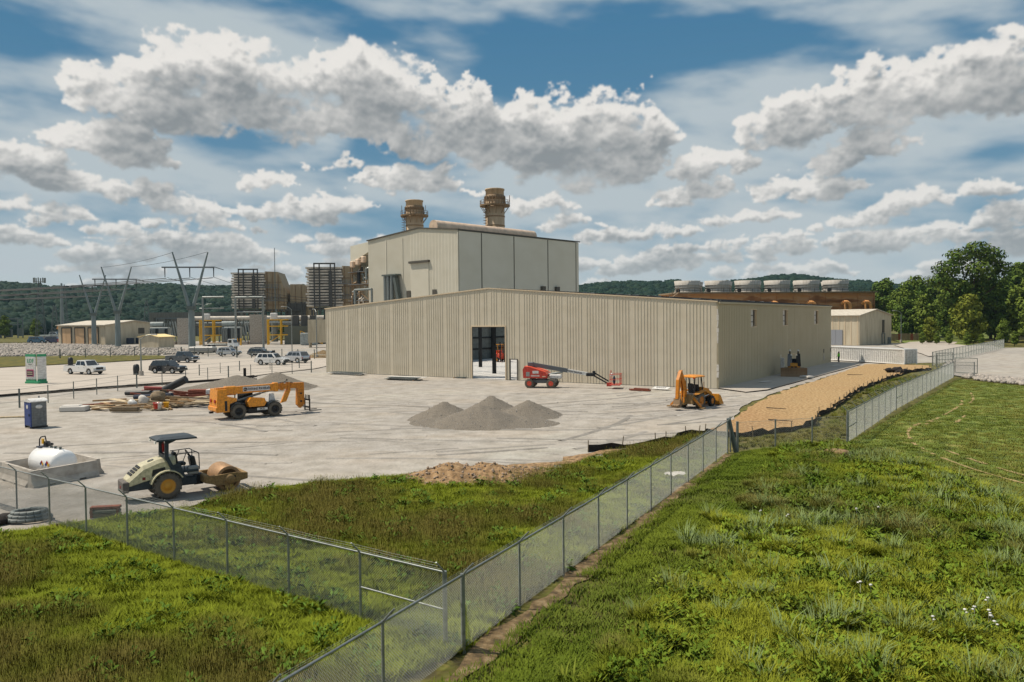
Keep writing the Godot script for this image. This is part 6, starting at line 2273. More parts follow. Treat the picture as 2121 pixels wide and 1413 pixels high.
		for x in [-q[2] * 0.35, q[2] * 0.35]:
			var m := MB.new()
			m.box(Vector3(x, 0.0, 0), Vector3(0.12, 0.1, 1.6))
			part("bearer", m, M.wood, o)
	var rl := MB.new()
	rl.box(Vector3(0, 0.1, 0), Vector3(2.4, 0.16, 0.5), Basis(Vector3.UP, 0.1))
	rl.box(Vector3(0.2, 0.24, 0), Vector3(1.8, 0.1, 0.3))
	single("timber_lengths", rl, M.red_iron, "short red brown timbers right of the red boom lift", "timber", "", Vector3(14.0, 0.03, -85.6), -40)
	var sb := thing("fallen_sign", "white board with dark print lying flat behind the backhoe", "board", Vector3(16.5, 0.1, -86.6), -35)
	var sbm := MB.new()
	sbm.rbox(Vector3(0, 0.12, 0), Vector3(1.9, 0.06, 0.9), 0.01, Basis(Vector3.RIGHT, 0.2))
	part("board", sbm, M.white, sb)
	var pr := MB.new()
	for k in 5:
		pr.box(Vector3(-0.5 + k * 0.24, 0.165, -0.05), Vector3(0.16, 0.012, 0.22), Basis(Vector3.RIGHT, 0.2))
	part("print", pr, M.ink, sb)
	# sign board by the road
	var sg := thing("sign_board", "tall white two sided sign board with green bands by the road", "sign", Vector3(-63.6, 0.1, -103.6), -20)
	var sm := MB.new()
	sm.box(Vector3(-0.75, 2.1, 0), Vector3(0.2, 3.1, 2.3))
	sm.box(Vector3(0.75, 2.1, -0.2), Vector3(1.6, 3.1, 0.14))
	for m in [["panel", 2.0, 3.1, "white"], ["green_band", 3.72, 0.34, "green_sign"], ["green_band", 0.42, 0.34, "green_sign"]]:
		var q := MB.new()
		q.box(Vector3(-0.35, m[1], 0), Vector3(1.75, m[2], 0.16))
		q.box(Vector3(1.0, m[1], -0.5), Vector3(1.05, m[2], 0.16), Basis(Vector3.UP, 1.05))
		part(m[0], q, M[m[3]], sg)
	var ft := MB.new()
	ft.box(Vector3(0.2, 0.13, -0.3), Vector3(2.4, 0.26, 1.4))
	part("base", ft, M.green_sign, sg)
	lettering("LDF", 0.72, M.green_sign, sg, Vector3(-0.3, 3.0, 0.09))
	var sb2 := MB.new()
	sb2.box(Vector3(-0.35, 2.52, 0.09), Vector3(0.62, 0.07, 0.02))
	part("small_print", sb2, M.galv_dark, sg)
	var rp := MB.new()
	rp.box(Vector3(-0.4, 1.38, 0.1), Vector3(1.25, 0.95, 0.04))
	var rpp := part("notice_panel", rp, M.magenta, sg)
	var dk := MB.new()
	dk.box(Vector3(-0.42, 1.36, 0.125), Vector3(1.05, 0.7, 0.02))
	part("notice_field", dk, M.navy, rpp)
	var tx := MB.new()
	for row in 2:
		var x := -0.86
		while x < 0.0:
			var w := rr.randf_range(0.06, 0.12)
			tx.box(Vector3(x + w / 2, 1.5 - row * 0.27, 0.14), Vector3(w, 0.14, 0.015))
			x += w + 0.035
	part("notice_print", tx, M.trim_tan, rpp)
	# black drums by the road
	for q in [["black barrel shaped marker by the verge behind white pickup", Vector3(-82, 0.14, -145)], ["black barrel shaped marker beside the small lamp post", Vector3(-57.4, 0.12, -119.2)]]:
		var m := MB.new()
		m.lathe([V(0.0, 0.0), V(0.45, 0.0), V(0.42, 0.2), V(0.46, 0.9), V(0.40, 1.45), V(0.2, 1.6), V(0.0, 1.62)], 14)
		single("road_barrel", m, M.black_plastic, q[0], "barrel", "", q[1])
	# scrap beside the road and rubbish
	var sc := MB.new()
	for k in 9:
		sc.box(Vector3(rr.randf_range(-1.6, 1.6), rr.randf_range(0.1, 0.4), rr.randf_range(-0.6, 0.6)), Vector3(rr.randf_range(0.6, 2), 0.12, 0.15), Basis.from_euler(Vector3(0, rr.randf() * 3, rr.randf_range(-0.3, 0.3))))
	sc.box(Vector3(0.1, 0.8, 0), Vector3(0.35, 1.6, 0.3))
	single("scrap_heap", sc, M.silt, "dark scrap with an upright post by the road fence", "scrap", "", Vector3(-36.6, 0.1, -106.5), 15)
	var tr := MB.new()
	var tn := noise(1.8, 2, 66)
	for i in 8:
		for j in 5:
			var f := func(a: int, c: int) -> Vector3: return Vector3(a * 0.12 - 0.48, 0.12 + 0.14 * tn.get_noise_2d(a * 0.4, c * 0.4), c * 0.12 - 0.3)
			tr.face([f.call(i, j), f.call(i + 1, j), f.call(i + 1, j + 1), f.call(i, j + 1)], Vector3(0, -5, 0), true)
	single("paper_sheet", tr, M.insulation, "crumpled pale sheet of litter behind the diagonal fence", "litter", "", Vector3(8.0, 0.22, -38.3), 25)
	var ce := MB.new()
	ce.lathe([V(0.0, 0.0), V(0.6, 0.0), V(0.75, 0.14), V(0.6, 0.26), V(0.0, 0.3)], 14)
	single("ant_hill", ce, M.dirt_red, "small pale dirt hump in the tall grass near fence corner", "dirt hump", "", Vector3(18.6, 0.05, -44.7))
	for k in 4:
		var br := MB.new()
		br.tube(Vector3.ZERO, Vector3(2.2, 0.12, 0.4), 0.05, 0.03, 5)
		single("branch", br, M.bark, ["thin branch on the near left of the straw bank", "thin branch on the straw bank by the bulldozer", "thin branch at the straw bank's far end", "thin dark stick across the bank's reddish dirt"][k], "branch", "", [Vector3(21.5, 0.32, -66.0), Vector3(44.0, 0.32, -102.5), Vector3(53.0, 0.32, -111.5), Vector3(19.2, 0.3, -58.5)][k], [-55, -50, -50, -50][k])

# ---------------------------------------------------------------- machines
func build_machines():
	roller()
	telehandler()
	backhoe()
	boom_lift()
	bulldozer()

func roller():
	var o := thing("soil_compactor", "cream and dark roller with canopy and rusty smooth drum", "road roller", Vector3(-16.1, 0.03, -35.8), 37, "", 1.0)
	var wr := 0.58
	for s in [1.0, -1.0]:
		wheel(o, Vector3(0, wr, s * 0.66), wr, 0.46, M.tyre_dusty, M.rim_yellow, true)
	# hood: rounded wedge falling to the rear
	var ho := MB.new()
	var sl := [[-1.62, 0.72, 0.98, 0.50], [-1.5, 0.72, 1.10, 0.56], [-0.95, 0.86, 1.56, 0.58], [-0.3, 0.98, 1.78, 0.56], [0.42, 1.0, 1.86, 0.54]]
	for i in sl.size() - 1:
		var a: Array = sl[i]
		var b: Array = sl[i + 1]
		var ring := func(q: Array) -> Array: return [Vector3(q[0], q[1], -q[3]), Vector3(q[0], q[2] - 0.16, -q[3]), Vector3(q[0], q[2], -q[3] + 0.14), Vector3(q[0], q[2], q[3] - 0.14), Vector3(q[0], q[2] - 0.16, q[3]), Vector3(q[0], q[1], q[3])]
		var A: Array = ring.call(a)
		var B: Array = ring.call(b)
		for k in 6:
			ho.face([A[k], A[(k + 1) % 6], B[(k + 1) % 6], B[k]], Vector3((a[0] + b[0]) / 2, (a[1] + a[2]) / 2, 0))
		if i == 0:
			ho.face(A, Vector3(0, 1, 0))
		if i == sl.size() - 2:
			ho.face(B, Vector3(-1, 1, 0))
	var hood := part("hood", ho, M.cream, o)
	var gd := Vector3(0.55, 0.46, 0).normalized()
	var gn := Vector3(-0.46, 0.55, 0).normalized()
	for r in 4:
		for c in 3:
			var g := MB.new()
			g.box(Vector3(-1.4, 1.2, 0) + gd * (r * 0.145 - 0.02) + gn * 0.015 + Vector3(0, 0, (c - 1) * 0.27), Vector3(0.115, 0.02, 0.22), Basis(gd, gn, Vector3(0, 0, 1)))
			part("grille_slot", g, M.steel_black, hood)
	for s in [1.0, -1.0]:
		var vb := MB.new()
		vb.prism(PackedVector2Array([V(-0.62, 1.05), V(-0.02, 1.16), V(-0.05, 1.42), V(-0.58, 1.34)]), s * 0.57 - 0.012, s * 0.57 + 0.012)
		part("side_vent", vb, M.steel_black, hood)
		var dc := MB.new()
		dc.box(Vector3(-0.95, 1.0, s * 0.585), Vector3(0.13, 0.13, 0.01))
		part("decal", dc, M.red_dark, hood)
	var ex := MB.new()
	ex.lathe([V(0.14, 0), V(0.14, 0.03), V(0.09, 0.03), V(0.09, 0.0)], 14, Transform3D(Basis(Vector3(0, 0, 1), 0.3), Vector3(-0.55, 1.69, 0.05)))
	part("filler_cap", ex, M.slate, hood)
	# frame, bumper, fenders
	var fr := MB.new()
	fr.rbox(Vector3(-0.75, 0.7, 0), Vector3(1.7, 0.44, 1.02), 0.05)
	fr.rbox(Vector3(0.6, 0.62, 0), Vector3(1.6, 0.4, 0.7), 0.05)
	part("rear_frame", fr, M.slate, o)
	var bp := MB.new()
	bp.rbox(Vector3(-1.68, 0.68, 0), Vector3(0.26, 0.5, 1.16), 0.04)
	part("bumper", bp, mat("bumper_grey", "6f6964", 0.8, 0, "mottle", 0.8), o)
	var tl := MB.new()
	tl.box(Vector3(-1.815, 0.66, 0.05), Vector3(0.02, 0.1, 0.2))
	part("rear_badge", tl, M.red_dark, o)
	for s in [1.0, -1.0]:
		var fd := MB.new()
		for k in 8:
			var a := lerpf(2.9, 0.5, k / 8.0)
			var a2 := lerpf(2.9, 0.5, (k + 1) / 8.0)
			fd.beam(Vector3(cos(a) * 0.72, wr + sin(a) * 0.70, s * 0.64), Vector3(cos(a2) * 0.72, wr + sin(a2) * 0.70, s * 0.64), 0.5, 0.05, Vector3(cos(a), sin(a), 0))
		part("fender", fd, M.slate if s < 0 else M.cream, o)
	# operator's platform
	var pf := MB.new()
	pf.rbox(Vector3(0.85, 1.12, 0), Vector3(1.1, 0.12, 1.2), 0.03)
	pf.rbox(Vector3(0.5, 1.02, 0), Vector3(0.35, 0.9, 1.1), 0.05)
	pf.beam(Vector3(0.42, 1.5, 0.56), Vector3(0.72, 0.75, 0.56), 0.1, 0.3)
	part("platform", pf, M.slate, o)
	var seat := MB.new()
	seat.rbox(Vector3(0.72, 1.42, 0), Vector3(0.46, 0.16, 0.5), 0.05)
	seat.rbox(Vector3(0.5, 1.72, 0), Vector3(0.14, 0.56, 0.48), 0.05, Basis(Vector3(0, 0, 1), 0.15))
	part("seat", seat, M.black_plastic, o)
	var cn := MB.new()
	cn.rbox(Vector3(1.28, 1.42, 0), Vector3(0.24, 0.6, 0.46), 0.05, Basis(Vector3(0, 0, 1), 0.2))
	part("console", cn, M.black_plastic, o)
	var sw := MB.new()
	for i in 16:
		var a := TAU * i / 16
		var a2 := TAU * (i + 1) / 16
		var f := func(t: float) -> Vector3: return Vector3(1.1, 1.82, 0) + Vector3(-0.12 * cos(t), 0.2 * cos(t), 0.22 * sin(t))
		sw.tube(f.call(a), f.call(a2), 0.022, -1, 5, false)
	sw.tube(Vector3(1.1, 1.82, 0), Vector3(1.26, 1.62, 0), 0.03, -1, 6)
	part("steering_wheel", sw, M.black_plastic, o)
	var hr := MB.new()
	for s in [0.6, -0.6]:
		hr.pipe([Vector3(0.45, 1.95, s), Vector3(1.3, 1.98, s), Vector3(1.42, 1.9, s), Vector3(1.44, 1.15, s)], 0.022, 6)
		hr.pipe([Vector3(0.8, 1.18, s), Vector3(0.72, 1.6, s), Vector3(0.85, 1.95, s)], 0.02, 6)
	hr.pipe([Vector3(1.42, 1.9, 0.6), Vector3(1.42, 1.9, -0.6)], 0.022, 6)
	part("handrail", hr, M.slate, o)
	var gs := MB.new()
	gs.rbox(Vector3(1.2, 1.12, 0.4), Vector3(0.5, 0.4, 0.3), 0.06)
	part("tool_box", gs, M.grey_paint, o)
	# two-post roll bar and canopy
	var rp := MB.new()
	for s in [-0.56, 0.56]:
		rp.beam(Vector3(0.42, 1.0, s), Vector3(0.02, 1.85, s), 0.12, 0.16)
		rp.beam(Vector3(0.02, 1.83, s), Vector3(0.04, 2.62, s), 0.12, 0.16)
		rp.beam(Vector3(0.06, 2.5, s), Vector3(0.5, 2.68, s), 0.1, 0.12)
	rp.beam(Vector3(0.02, 1.88, -0.56), Vector3(0.02, 1.88, 0.56), 0.14, 0.14)
	part("roll_bar", rp, M.slate, o)
	var cp := MB.new()
	cp.hull8([Vector3(-0.42, 2.60, -0.74), Vector3(1.32, 2.62, -0.74), Vector3(1.32, 2.62, 0.74), Vector3(-0.42, 2.60, 0.74)], [Vector3(-0.42, 2.68, -0.74), Vector3(1.32, 2.68, -0.74), Vector3(1.32, 2.68, 0.74), Vector3(-0.42, 2.68, 0.74)])
	cp.hull8([Vector3(-0.42, 2.68, -0.74), Vector3(1.32, 2.68, -0.74), Vector3(1.32, 2.68, 0.74), Vector3(-0.42, 2.68, 0.74)], [Vector3(-0.2, 2.76, -0.5), Vector3(1.05, 2.77, -0.5), Vector3(1.05, 2.77, 0.5), Vector3(-0.2, 2.76, 0.5)])
	part("canopy", cp, M.slate, o)
	for s in [-0.5, 0.5]:
		var lm := MB.new()
		lm.box(Vector3(-0.44, 2.56, s), Vector3(0.06, 0.1, 0.16))
		part("work_light", lm, M.lamp_white, o)
	var fe := MB.new()
	fe.tube(Vector3(0.14, 1.95, -0.5), Vector3(0.14, 2.35, -0.5), 0.07, -1, 10)
	fe.tube(Vector3(0.14, 2.35, -0.5), Vector3(0.14, 2.45, -0.5), 0.03, -1, 6)
	part("fire_extinguisher", fe, M.lamp_red, o)
	# articulated front: drum in its yoke
	var j := MB.new()
	j.rbox(Vector3(1.5, 0.62, 0), Vector3(0.5, 0.5, 0.5), 0.06)
	part("pivot", j, M.steel_black, o)
	var dx := 2.72
	var dr := MB.new()
	dr.lathe([V(0.44, -0.78), V(0.56, -0.78), V(0.58, -0.76), V(0.58, 0.76), V(0.56, 0.78), V(0.44, 0.78)], 40, Transform3D(Basis(Vector3.RIGHT, PI / 2), Vector3(dx, 0.58, 0)))
	dr.lathe([V(0.0, 0.6), V(0.44, 0.6), V(0.44, 0.77)], 30, Transform3D(Basis(Vector3.RIGHT, PI / 2), Vector3(dx, 0.58, 0)))
	dr.lathe([V(0.44, -0.77), V(0.44, -0.6), V(0.0, -0.6)], 30, Transform3D(Basis(Vector3.RIGHT, PI / 2), Vector3(dx, 0.58, 0)))
	part("drum", dr, M.drum, o)
	for s in [1.0, -1.0]:
		var yk := MB.new()
		yk.prism(PackedVector2Array([V(1.62, 0.5), V(2.2, 0.34), V(2.6, 0.3), V(3.1, 0.42), V(3.55, 0.5), V(3.55, 0.78), V(3.0, 0.86), V(2.3, 0.82), V(1.62, 0.8)]), s * 0.88 - 0.06, s * 0.88 + 0.06)
		part("yoke_arm", yk, M.mud_yellow, o)
		var hb := MB.new()
		hb.lathe([V(0.0, 0.13), V(0.2, 0.12), V(0.26, 0.0)], 16, Transform3D(Basis(Vector3.RIGHT, s * PI / 2), Vector3(dx, 0.56, s * 0.92)))
		hb.box(Vector3(dx - 0.1, 0.3, s * 0.92), Vector3(0.24, 0.3, 0.1))
		part("hub_guard", hb, M.mud_yellow, o)
		var slot := MB.new()
		slot.box(Vector3(dx + 0.14, 0.68, s * 0.945), Vector3(0.26, 0.1, 0.02))
		part("yoke_slot", slot, M.steel_black, o)
	var cb := MB.new()
	cb.rbox(Vector3(1.68, 0.68, 0), Vector3(0.24, 0.36, 1.8), 0.04)
	part("yoke_beam", cb, M.mud_yellow, o)
	var cf := MB.new()
	cf.rbox(Vector3(3.5, 0.64, 0), Vector3(0.16, 0.3, 1.8), 0.03)
	part("yoke_beam", cf, M.mud_yellow, o)

func telehandler():
	var o := thing("telehandler", "orange telescopic handler with boom lowered and forks at right", "telehandler", Vector3(-23.2, 0.03, -65.0), 38, "", 0.97)
	var r := 0.62
	for x in [0.0, 3.15]:
		for s in [1.0, -1.0]:
			wheel(o, Vector3(x, r, s * 1.0), r, 0.46, M.tyre_dusty, M.steel_black, true)
			var fd := MB.new()
			for k in 5:
				var a := lerpf(2.8, 1.0, k / 5.0)
				var a2 := lerpf(2.8, 1.0, (k + 1) / 5.0)
				fd.beam(Vector3(x + cos(a) * 0.74, r + sin(a) * 0.74, s * 1.0), Vector3(x + cos(a2) * 0.74, r + sin(a2) * 0.74, s * 1.0), 0.5, 0.05, Vector3(cos(a), sin(a), 0))
			part("fender", fd, M.slate, o)
	var ch := MB.new()
	ch.rbox(Vector3(1.5, 0.95, 0), Vector3(4.2, 0.5, 1.0), 0.06)
	for x in [0.0, 3.15]:
		ch.box(Vector3(x, 0.62, 0), Vector3(0.3, 0.3, 1.7))
	part("chassis", ch, M.steel_black, o)
	var cw := MB.new()
	cw.prism(PackedVector2Array([V(-1.75, 0.62), V(-0.72, 0.62), V(-0.7, 1.3), V(-0.1, 1.5), V(-0.1, 1.75), V(-0.9, 1.9), V(-0.9, 2.55), V(-1.7, 2.55), V(-1.78, 1.2)]), -1.0, 1.0)
	cw.rbox(Vector3(-1.78, 0.9, 0), Vector3(0.2, 0.4, 2.2), 0.06)
	var cwp := part("counterweight", cw, M.orange, o)
	for s in [-0.55, 0.55]:
		var tl := MB.new()
		tl.tube(Vector3(-1.78, 1.55, s), Vector3(-1.84, 1.55, s), 0.16, -1, 12)
		part("tail_light", tl, M.lamp_red, cwp)
		var sl := MB.new()
		sl.box(Vector3(-1.02, 1.15, s * 1.83), Vector3(0.2, 0.85, 0.03))
		part("side_slot", sl, M.steel_black, cwp)
	var hk := MB.new()
	hk.box(Vector3(-1.95, 0.6, 0), Vector3(0.3, 0.16, 0.3))
	part("hitch", hk, M.steel_black, o)
	var en := MB.new()
	en.prism(PackedVector2Array([V(0.85, 0.95), V(2.15, 0.95), V(2.35, 1.25), V(2.2, 1.62), V(1.0, 1.74), V(0.72, 1.4)]), 0.55, 1.28)
	var enp := part("engine_cover", en, M.orange, o)
	var nb := MB.new()
	nb.box(Vector3(2.0, 0.72, 1.2), Vector3(0.9, 0.2, 0.04))
	part("number_plate", nb, M.white, enp)
	lettering("UCO", 0.2, M.ink, enp, Vector3(2.0, 0.72, 1.226))
	var fu := MB.new()
	fu.rbox(Vector3(1.6, 0.62, 0.8), Vector3(1.7, 0.5, 0.7), 0.1)
	part("fuel_tank", fu, M.steel_black, o)
	# cab on the far side
	var cb := MB.new()
	for q in [[0.4, -1.1], [1.7, -1.1], [0.4, -0.3], [1.7, -0.3]]:
		cb.beam(Vector3(q[0], 1.1, q[1]), Vector3(q[0] * 0.9 + 0.1, 2.5, q[1]), 0.08, 0.08)
	cb.rbox(Vector3(1.05, 2.52, -0.7), Vector3(1.5, 0.1, 0.95), 0.03)
	cb.rbox(Vector3(1.05, 1.2, -0.7), Vector3(1.5, 0.5, 0.9), 0.05)
	part("cab", cb, M.slate, o)
	var gl := MB.new()
	gl.box(Vector3(1.05, 1.95, -0.29), Vector3(1.2, 0.9, 0.02))
	gl.box(Vector3(1.72, 1.95, -0.7), Vector3(0.02, 0.9, 0.74))
	part("cab_glass", gl, M.glass, o)
	var cy := MB.new()
	cy.tube(Vector3(0.2, 1.5, 0.3), Vector3(2.2, 1.98, 0.3), 0.1, -1, 10)
	cy.tube(Vector3(2.2, 1.98, 0.3), Vector3(2.9, 2.12, 0.3), 0.055, -1, 8)
	part("lift_cylinder", cy, M.galv, o)
	var br := MB.new()
	br.prism(PackedVector2Array([V(2.8, 1.0), V(3.5, 1.0), V(3.3, 1.9), V(3.0, 1.9)]), -0.5, 0.5)
	part("front_tower", br, M.white, o)
	# boom, nearly level
	var b0 := Vector3(-1.2, 2.36, 0.3)
	var bd := Vector3(1, 0.02, 0).normalized()
	var bm := MB.new()
	bm.beam(b0 - bd * 0.5, b0 + bd * 4.9, 0.5, 0.62)
	bm.rbox(b0 + bd * 0.75, Vector3(1.0, 0.75, 0.6), 0.08)
	bm.rbox(b0 + bd * 4.7, Vector3(0.4, 0.78, 0.6), 0.05)
	var bp := part("boom", bm, M.orange, o)
	var pa := MB.new()
	pa.box(b0 + bd * 2.95 + Vector3(0, 0.02, 0.262), Vector3(2.35, 0.4, 0.02))
	part("name_panel", pa, M.white, bp)
	lettering("United Rentals", 0.3, M.navy, bp, b0 + bd * 3.15 + Vector3(0, 0.02, 0.28))
	var em := MB.new()
	em.lathe([V(0.09, 0.0), V(0.155, 0.0), V(0.155, 0.012), V(0.09, 0.012)], 16, Transform3D(Basis(Vector3.RIGHT, PI / 2), b0 + bd * 1.98 + Vector3(0, 0.02, 0.274)))
	em.box(b0 + bd * 1.98 + Vector3(0, 0.02, 0.28), Vector3(0.05, 0.3, 0.012))
	part("emblem", em, M.ink, bp)
	var b2 := MB.new()
	b2.beam(b0 + bd * 4.9, b0 + bd * 6.3, 0.36, 0.46)
	for x in [5.3, 5.9]:
		b2.box(b0 + bd * x, Vector3(0.22, 0.66, 0.46))
	part("inner_boom", b2, M.orange_deep, o)
	var hs := MB.new()
	for k in 3:
		hs.pipe([b0 + bd * 4.9 + Vector3(0, 0.3, -0.1 + k * 0.1), b0 + bd * 5.6 + Vector3(0, 0.36, -0.1 + k * 0.1), b0 + bd * 6.3 + Vector3(0, 0.25, -0.1 + k * 0.1)], 0.03, 5)
	part("hoses", hs, M.steel_black, o)
	# gooseneck head and fork carriage
	var hd := MB.new()
	hd.prism(PackedVector2Array([V(4.9, 2.72), V(6.1, 2.72), V(6.12, 0.75), V(5.75, 0.42), V(5.45, 0.75), V(5.5, 2.2), V(4.9, 2.3)]), 0.08, 0.52)
	part("boom_head", hd, M.orange_deep, o)
	var bo := MB.new()
	for q in [[5.8, 1.75], [5.8, 1.05]]:
		bo.tube(Vector3(q[0], q[1], 0.51), Vector3(q[0], q[1], 0.56), 0.09, -1, 10)
	part("head_pin", bo, M.steel_black, o)
	var ot := MB.new()
	ot.prism(PackedVector2Array([V(4.0, 1.0), V(4.5, 1.1), V(4.95, 2.15), V(4.55, 2.2)]), 0.1, 0.35)
	part("tilt_link", ot, M.orange, o)
	var ca := MB.new()
	for y in [0.5, 1.15]:
		ca.box(Vector3(6.35, y, 0.3), Vector3(0.12, 0.12, 1.7))
	for z in [-0.5, -0.15, 0.2, 0.55, 0.9, 1.1]:
		ca.box(Vector3(6.35, 1.35, z), Vector3(0.06, 0.5, 0.06))
	part("carriage", ca, M.steel_black, o)
	for z in [-0.2, 0.85]:
		var fk := MB.new()
		fk.box(Vector3(6.46, 0.7, z), Vector3(0.08, 1.1, 0.14))
		fk.box(Vector3(7.0, 0.17, z), Vector3(1.15, 0.06, 0.14))
		part("fork", fk, M.steel_black, o)
	var mi := MB.new()
	mi.tube(Vector3(4.3, 2.8, 0.3), Vector3(4.5, 3.0, 0.4), 0.02, -1, 5)
	mi.box(Vector3(4.55, 3.02, 0.42), Vector3(0.05, 0.16, 0.2))
	part("mirror", mi, M.steel_black, o)

func backhoe():
	var o := thing("backhoe_loader", "yellow backhoe loader with open canopy at the building's corner", "backhoe", Vector3(15.9, 0.03, -69.3), 48, "", 1.0)
	# x forward; rear axle at the origin
	for s in [1.0, -1.0]:
		wheel(o, Vector3(0, 0.66, s * 0.82), 0.66, 0.46, M.tyre_dusty, M.orange_deep, true)
		wheel(o, Vector3(2.1, 0.45, s * 0.82), 0.45, 0.34, M.tyre, M.orange_deep, true)
		var fd := MB.new()
		fd.pipe([Vector3(-0.75, 1.2, s * 0.82), Vector3(-0.1, 1.36, s * 0.82), Vector3(0.5, 1.5, s * 0.82), Vector3(0.85, 1.42, s * 0.82)], 0.06, 6)
		fd.rbox(Vector3(0.05, 1.38, s * 0.82), Vector3(1.5, 0.07, 0.5), 0.02, Basis(Vector3(0, 0, 1), 0.17))
		part("fender", fd, M.case_yellow, o)
	var ch := MB.new()
	ch.rbox(Vector3(0.9, 0.75, 0), Vector3(3.2, 0.4, 0.8), 0.05)
	ch.box(Vector3(2.1, 0.5, 0), Vector3(0.2, 0.25, 1.5))
	part("chassis", ch, M.steel_dark, o)
	var hd := MB.new()
	hd.prism(PackedVector2Array([V(0.95, 0.85), V(2.55, 0.85), V(2.6, 1.3), V(2.4, 1.52), V(1.0, 1.78)]), -0.42, 0.42)
	var hp := part("hood", hd, M.case_yellow, o)
	var gr := MB.new()
	gr.box(Vector3(2.6, 1.05, 0), Vector3(0.04, 0.4, 0.6))
	part("grille", gr, M.steel_black, hp)
	var pn := MB.new()
	for s in [-0.43, 0.43]:
		pn.box(Vector3(1.25, 1.3, s), Vector3(0.5, 0.5, 0.02))
	part("side_panel", pn, M.steel_dark, hp)
	var ex := MB.new()
	ex.tube(Vector3(1.9, 1.6, 0.2), Vector3(1.9, 2.15, 0.2), 0.045, -1, 8)
	part("exhaust", ex, M.brown_steel, o)
	var cab := MB.new()
	cab.rbox(Vector3(0.15, 1.16, 0), Vector3(1.5, 0.24, 1.2), 0.04)
	part("floor", cab, M.steel_dark, o)
	var st := MB.new()
	st.rbox(Vector3(0.0, 1.5, 0), Vector3(0.5, 0.3, 0.5), 0.06)
	st.rbox(Vector3(-0.2, 1.85, 0), Vector3(0.14, 0.6, 0.5), 0.05)
	st.rbox(Vector3(0.75, 1.7, 0), Vector3(0.25, 0.6, 0.6), 0.06)
	part("seat", st, M.black_plastic, o)
	var lv := MB.new()
	for z in [-0.25, -0.1, 0.1, 0.25]:
		lv.tube(Vector3(-0.55, 1.3, z), Vector3(-0.62, 1.9, z), 0.018, -1, 5)
	part("levers", lv, M.steel_black, o)
	var ps := MB.new()
	for s in [-0.62, 0.62]:
		ps.beam(Vector3(-0.62, 1.2, s), Vector3(-0.5, 2.72, s), 0.08, 0.1)
		ps.beam(Vector3(0.95, 1.2, s), Vector3(0.62, 2.72, s), 0.08, 0.1)
		ps.beam(Vector3(0.2, 1.2, s), Vector3(0.12, 2.72, s), 0.05, 0.05)
	part("canopy_post", ps, M.steel_black, o)
	var cp := MB.new()
	cp.hull8([Vector3(-0.8, 2.70, -0.82), Vector3(0.98, 2.70, -0.82), Vector3(0.98, 2.70, 0.82), Vector3(-0.8, 2.70, 0.82)], [Vector3(-0.8, 2.78, -0.82), Vector3(0.98, 2.78, -0.82), Vector3(0.98, 2.78, 0.82), Vector3(-0.8, 2.78, 0.82)])
	cp.hull8([Vector3(-0.8, 2.78, -0.82), Vector3(0.98, 2.78, -0.82), Vector3(0.98, 2.78, 0.82), Vector3(-0.8, 2.78, 0.82)], [Vector3(-0.5, 2.88, -0.5), Vector3(0.7, 2.88, -0.5), Vector3(0.7, 2.88, 0.5), Vector3(-0.5, 2.88, 0.5)])
	part("canopy", cp, M.orange, o)
	var lt := MB.new()
	for s in [-0.7, 0.7]:
		lt.box(Vector3(-0.82, 2.66, s), Vector3(0.08, 0.1, 0.14))
	part("canopy_light", lt, M.lamp_red, o)
	# loader arms and bucket in front
	for s in [-0.55, 0.55]:
		var la := MB.new()
		la.prism(PackedVector2Array([V(0.9, 1.55), V(1.15, 1.72), V(2.5, 1.25), V(3.15, 0.55), V(2.95, 0.45), V(2.35, 1.0)]), s - 0.07, s + 0.07)
		part("loader_arm", la, M.case_yellow, o)
		var lc := MB.new()
		lc.tube(Vector3(1.3, 0.9, s), Vector3(2.4, 1.05, s), 0.05, -1, 8)
		part("loader_cylinder", lc, M.chrome, o)
	var bk := MB.new()
	bk.prism(PackedVector2Array([V(3.0, 1.0), V(3.08, 1.02), V(3.1, 0.5), V(3.3, 0.14), V(3.95, 0.08), V(3.95, 0.03), V(3.2, 0.06), V(2.98, 0.4)]), -1.1, 1.1)
	for s in [-1.09, 1.09]:
		bk.prism(PackedVector2Array([V(3.0, 1.0), V(3.3, 0.9), V(3.9, 0.1), V(3.2, 0.06), V(2.98, 0.4)]), s - 0.03, s + 0.03)
	part("loader_bucket", bk, M.case_yellow, o)
	# swing frame, stabilisers
	var sf := MB.new()
	sf.rbox(Vector3(-0.95, 0.8, 0), Vector3(0.4, 0.8, 1.5), 0.05)
	sf.rbox(Vector3(-1.25, 0.7, -0.1), Vector3(0.4, 0.7, 0.5), 0.06)
	part("swing_frame", sf, M.mud_yellow, o)
	for s in [-1.0, 1.0]:
		var sb := MB.new()
		sb.beam(Vector3(-0.95, 0.95, s * 0.72), Vector3(-1.0, 0.22, s * 1.5), 0.16, 0.18, Vector3.RIGHT)
		part("stabiliser_arm", sb, M.orange_deep, o)
		var sp := MB.new()
		sp.box(Vector3(-1.0, 0.12, s * 1.6), Vector3(0.42, 0.1, 0.42))
		sp.tube(Vector3(-0.85, 1.2, s * 0.62), Vector3(-0.9, 0.5, s * 1.25), 0.05, -1, 8)
		part("stabiliser_pad", sp, M.mud_yellow, o)
	# boom folded up behind, dipper hanging down, bucket near the ground
	for s in [-0.14, 0.1]:
		var bm := MB.new()
		bm.prism(PackedVector2Array([V(-1.5, 0.55), V(-1.12, 0.5), V(-1.0, 1.6), V(-1.2, 2.35), V(-1.78, 3.28), V(-2.0, 3.2), V(-1.62, 2.3), V(-1.42, 1.6)]), s - 0.1, s + 0.02)
		part("boom", bm, M.orange_deep, o)
	var bc := MB.new()
	bc.tube(Vector3(-1.05, 1.6, 0), Vector3(-1.35, 2.55, 0), 0.08, -1, 8)
	part("boom_cylinder", bc, M.steel_dark, o)
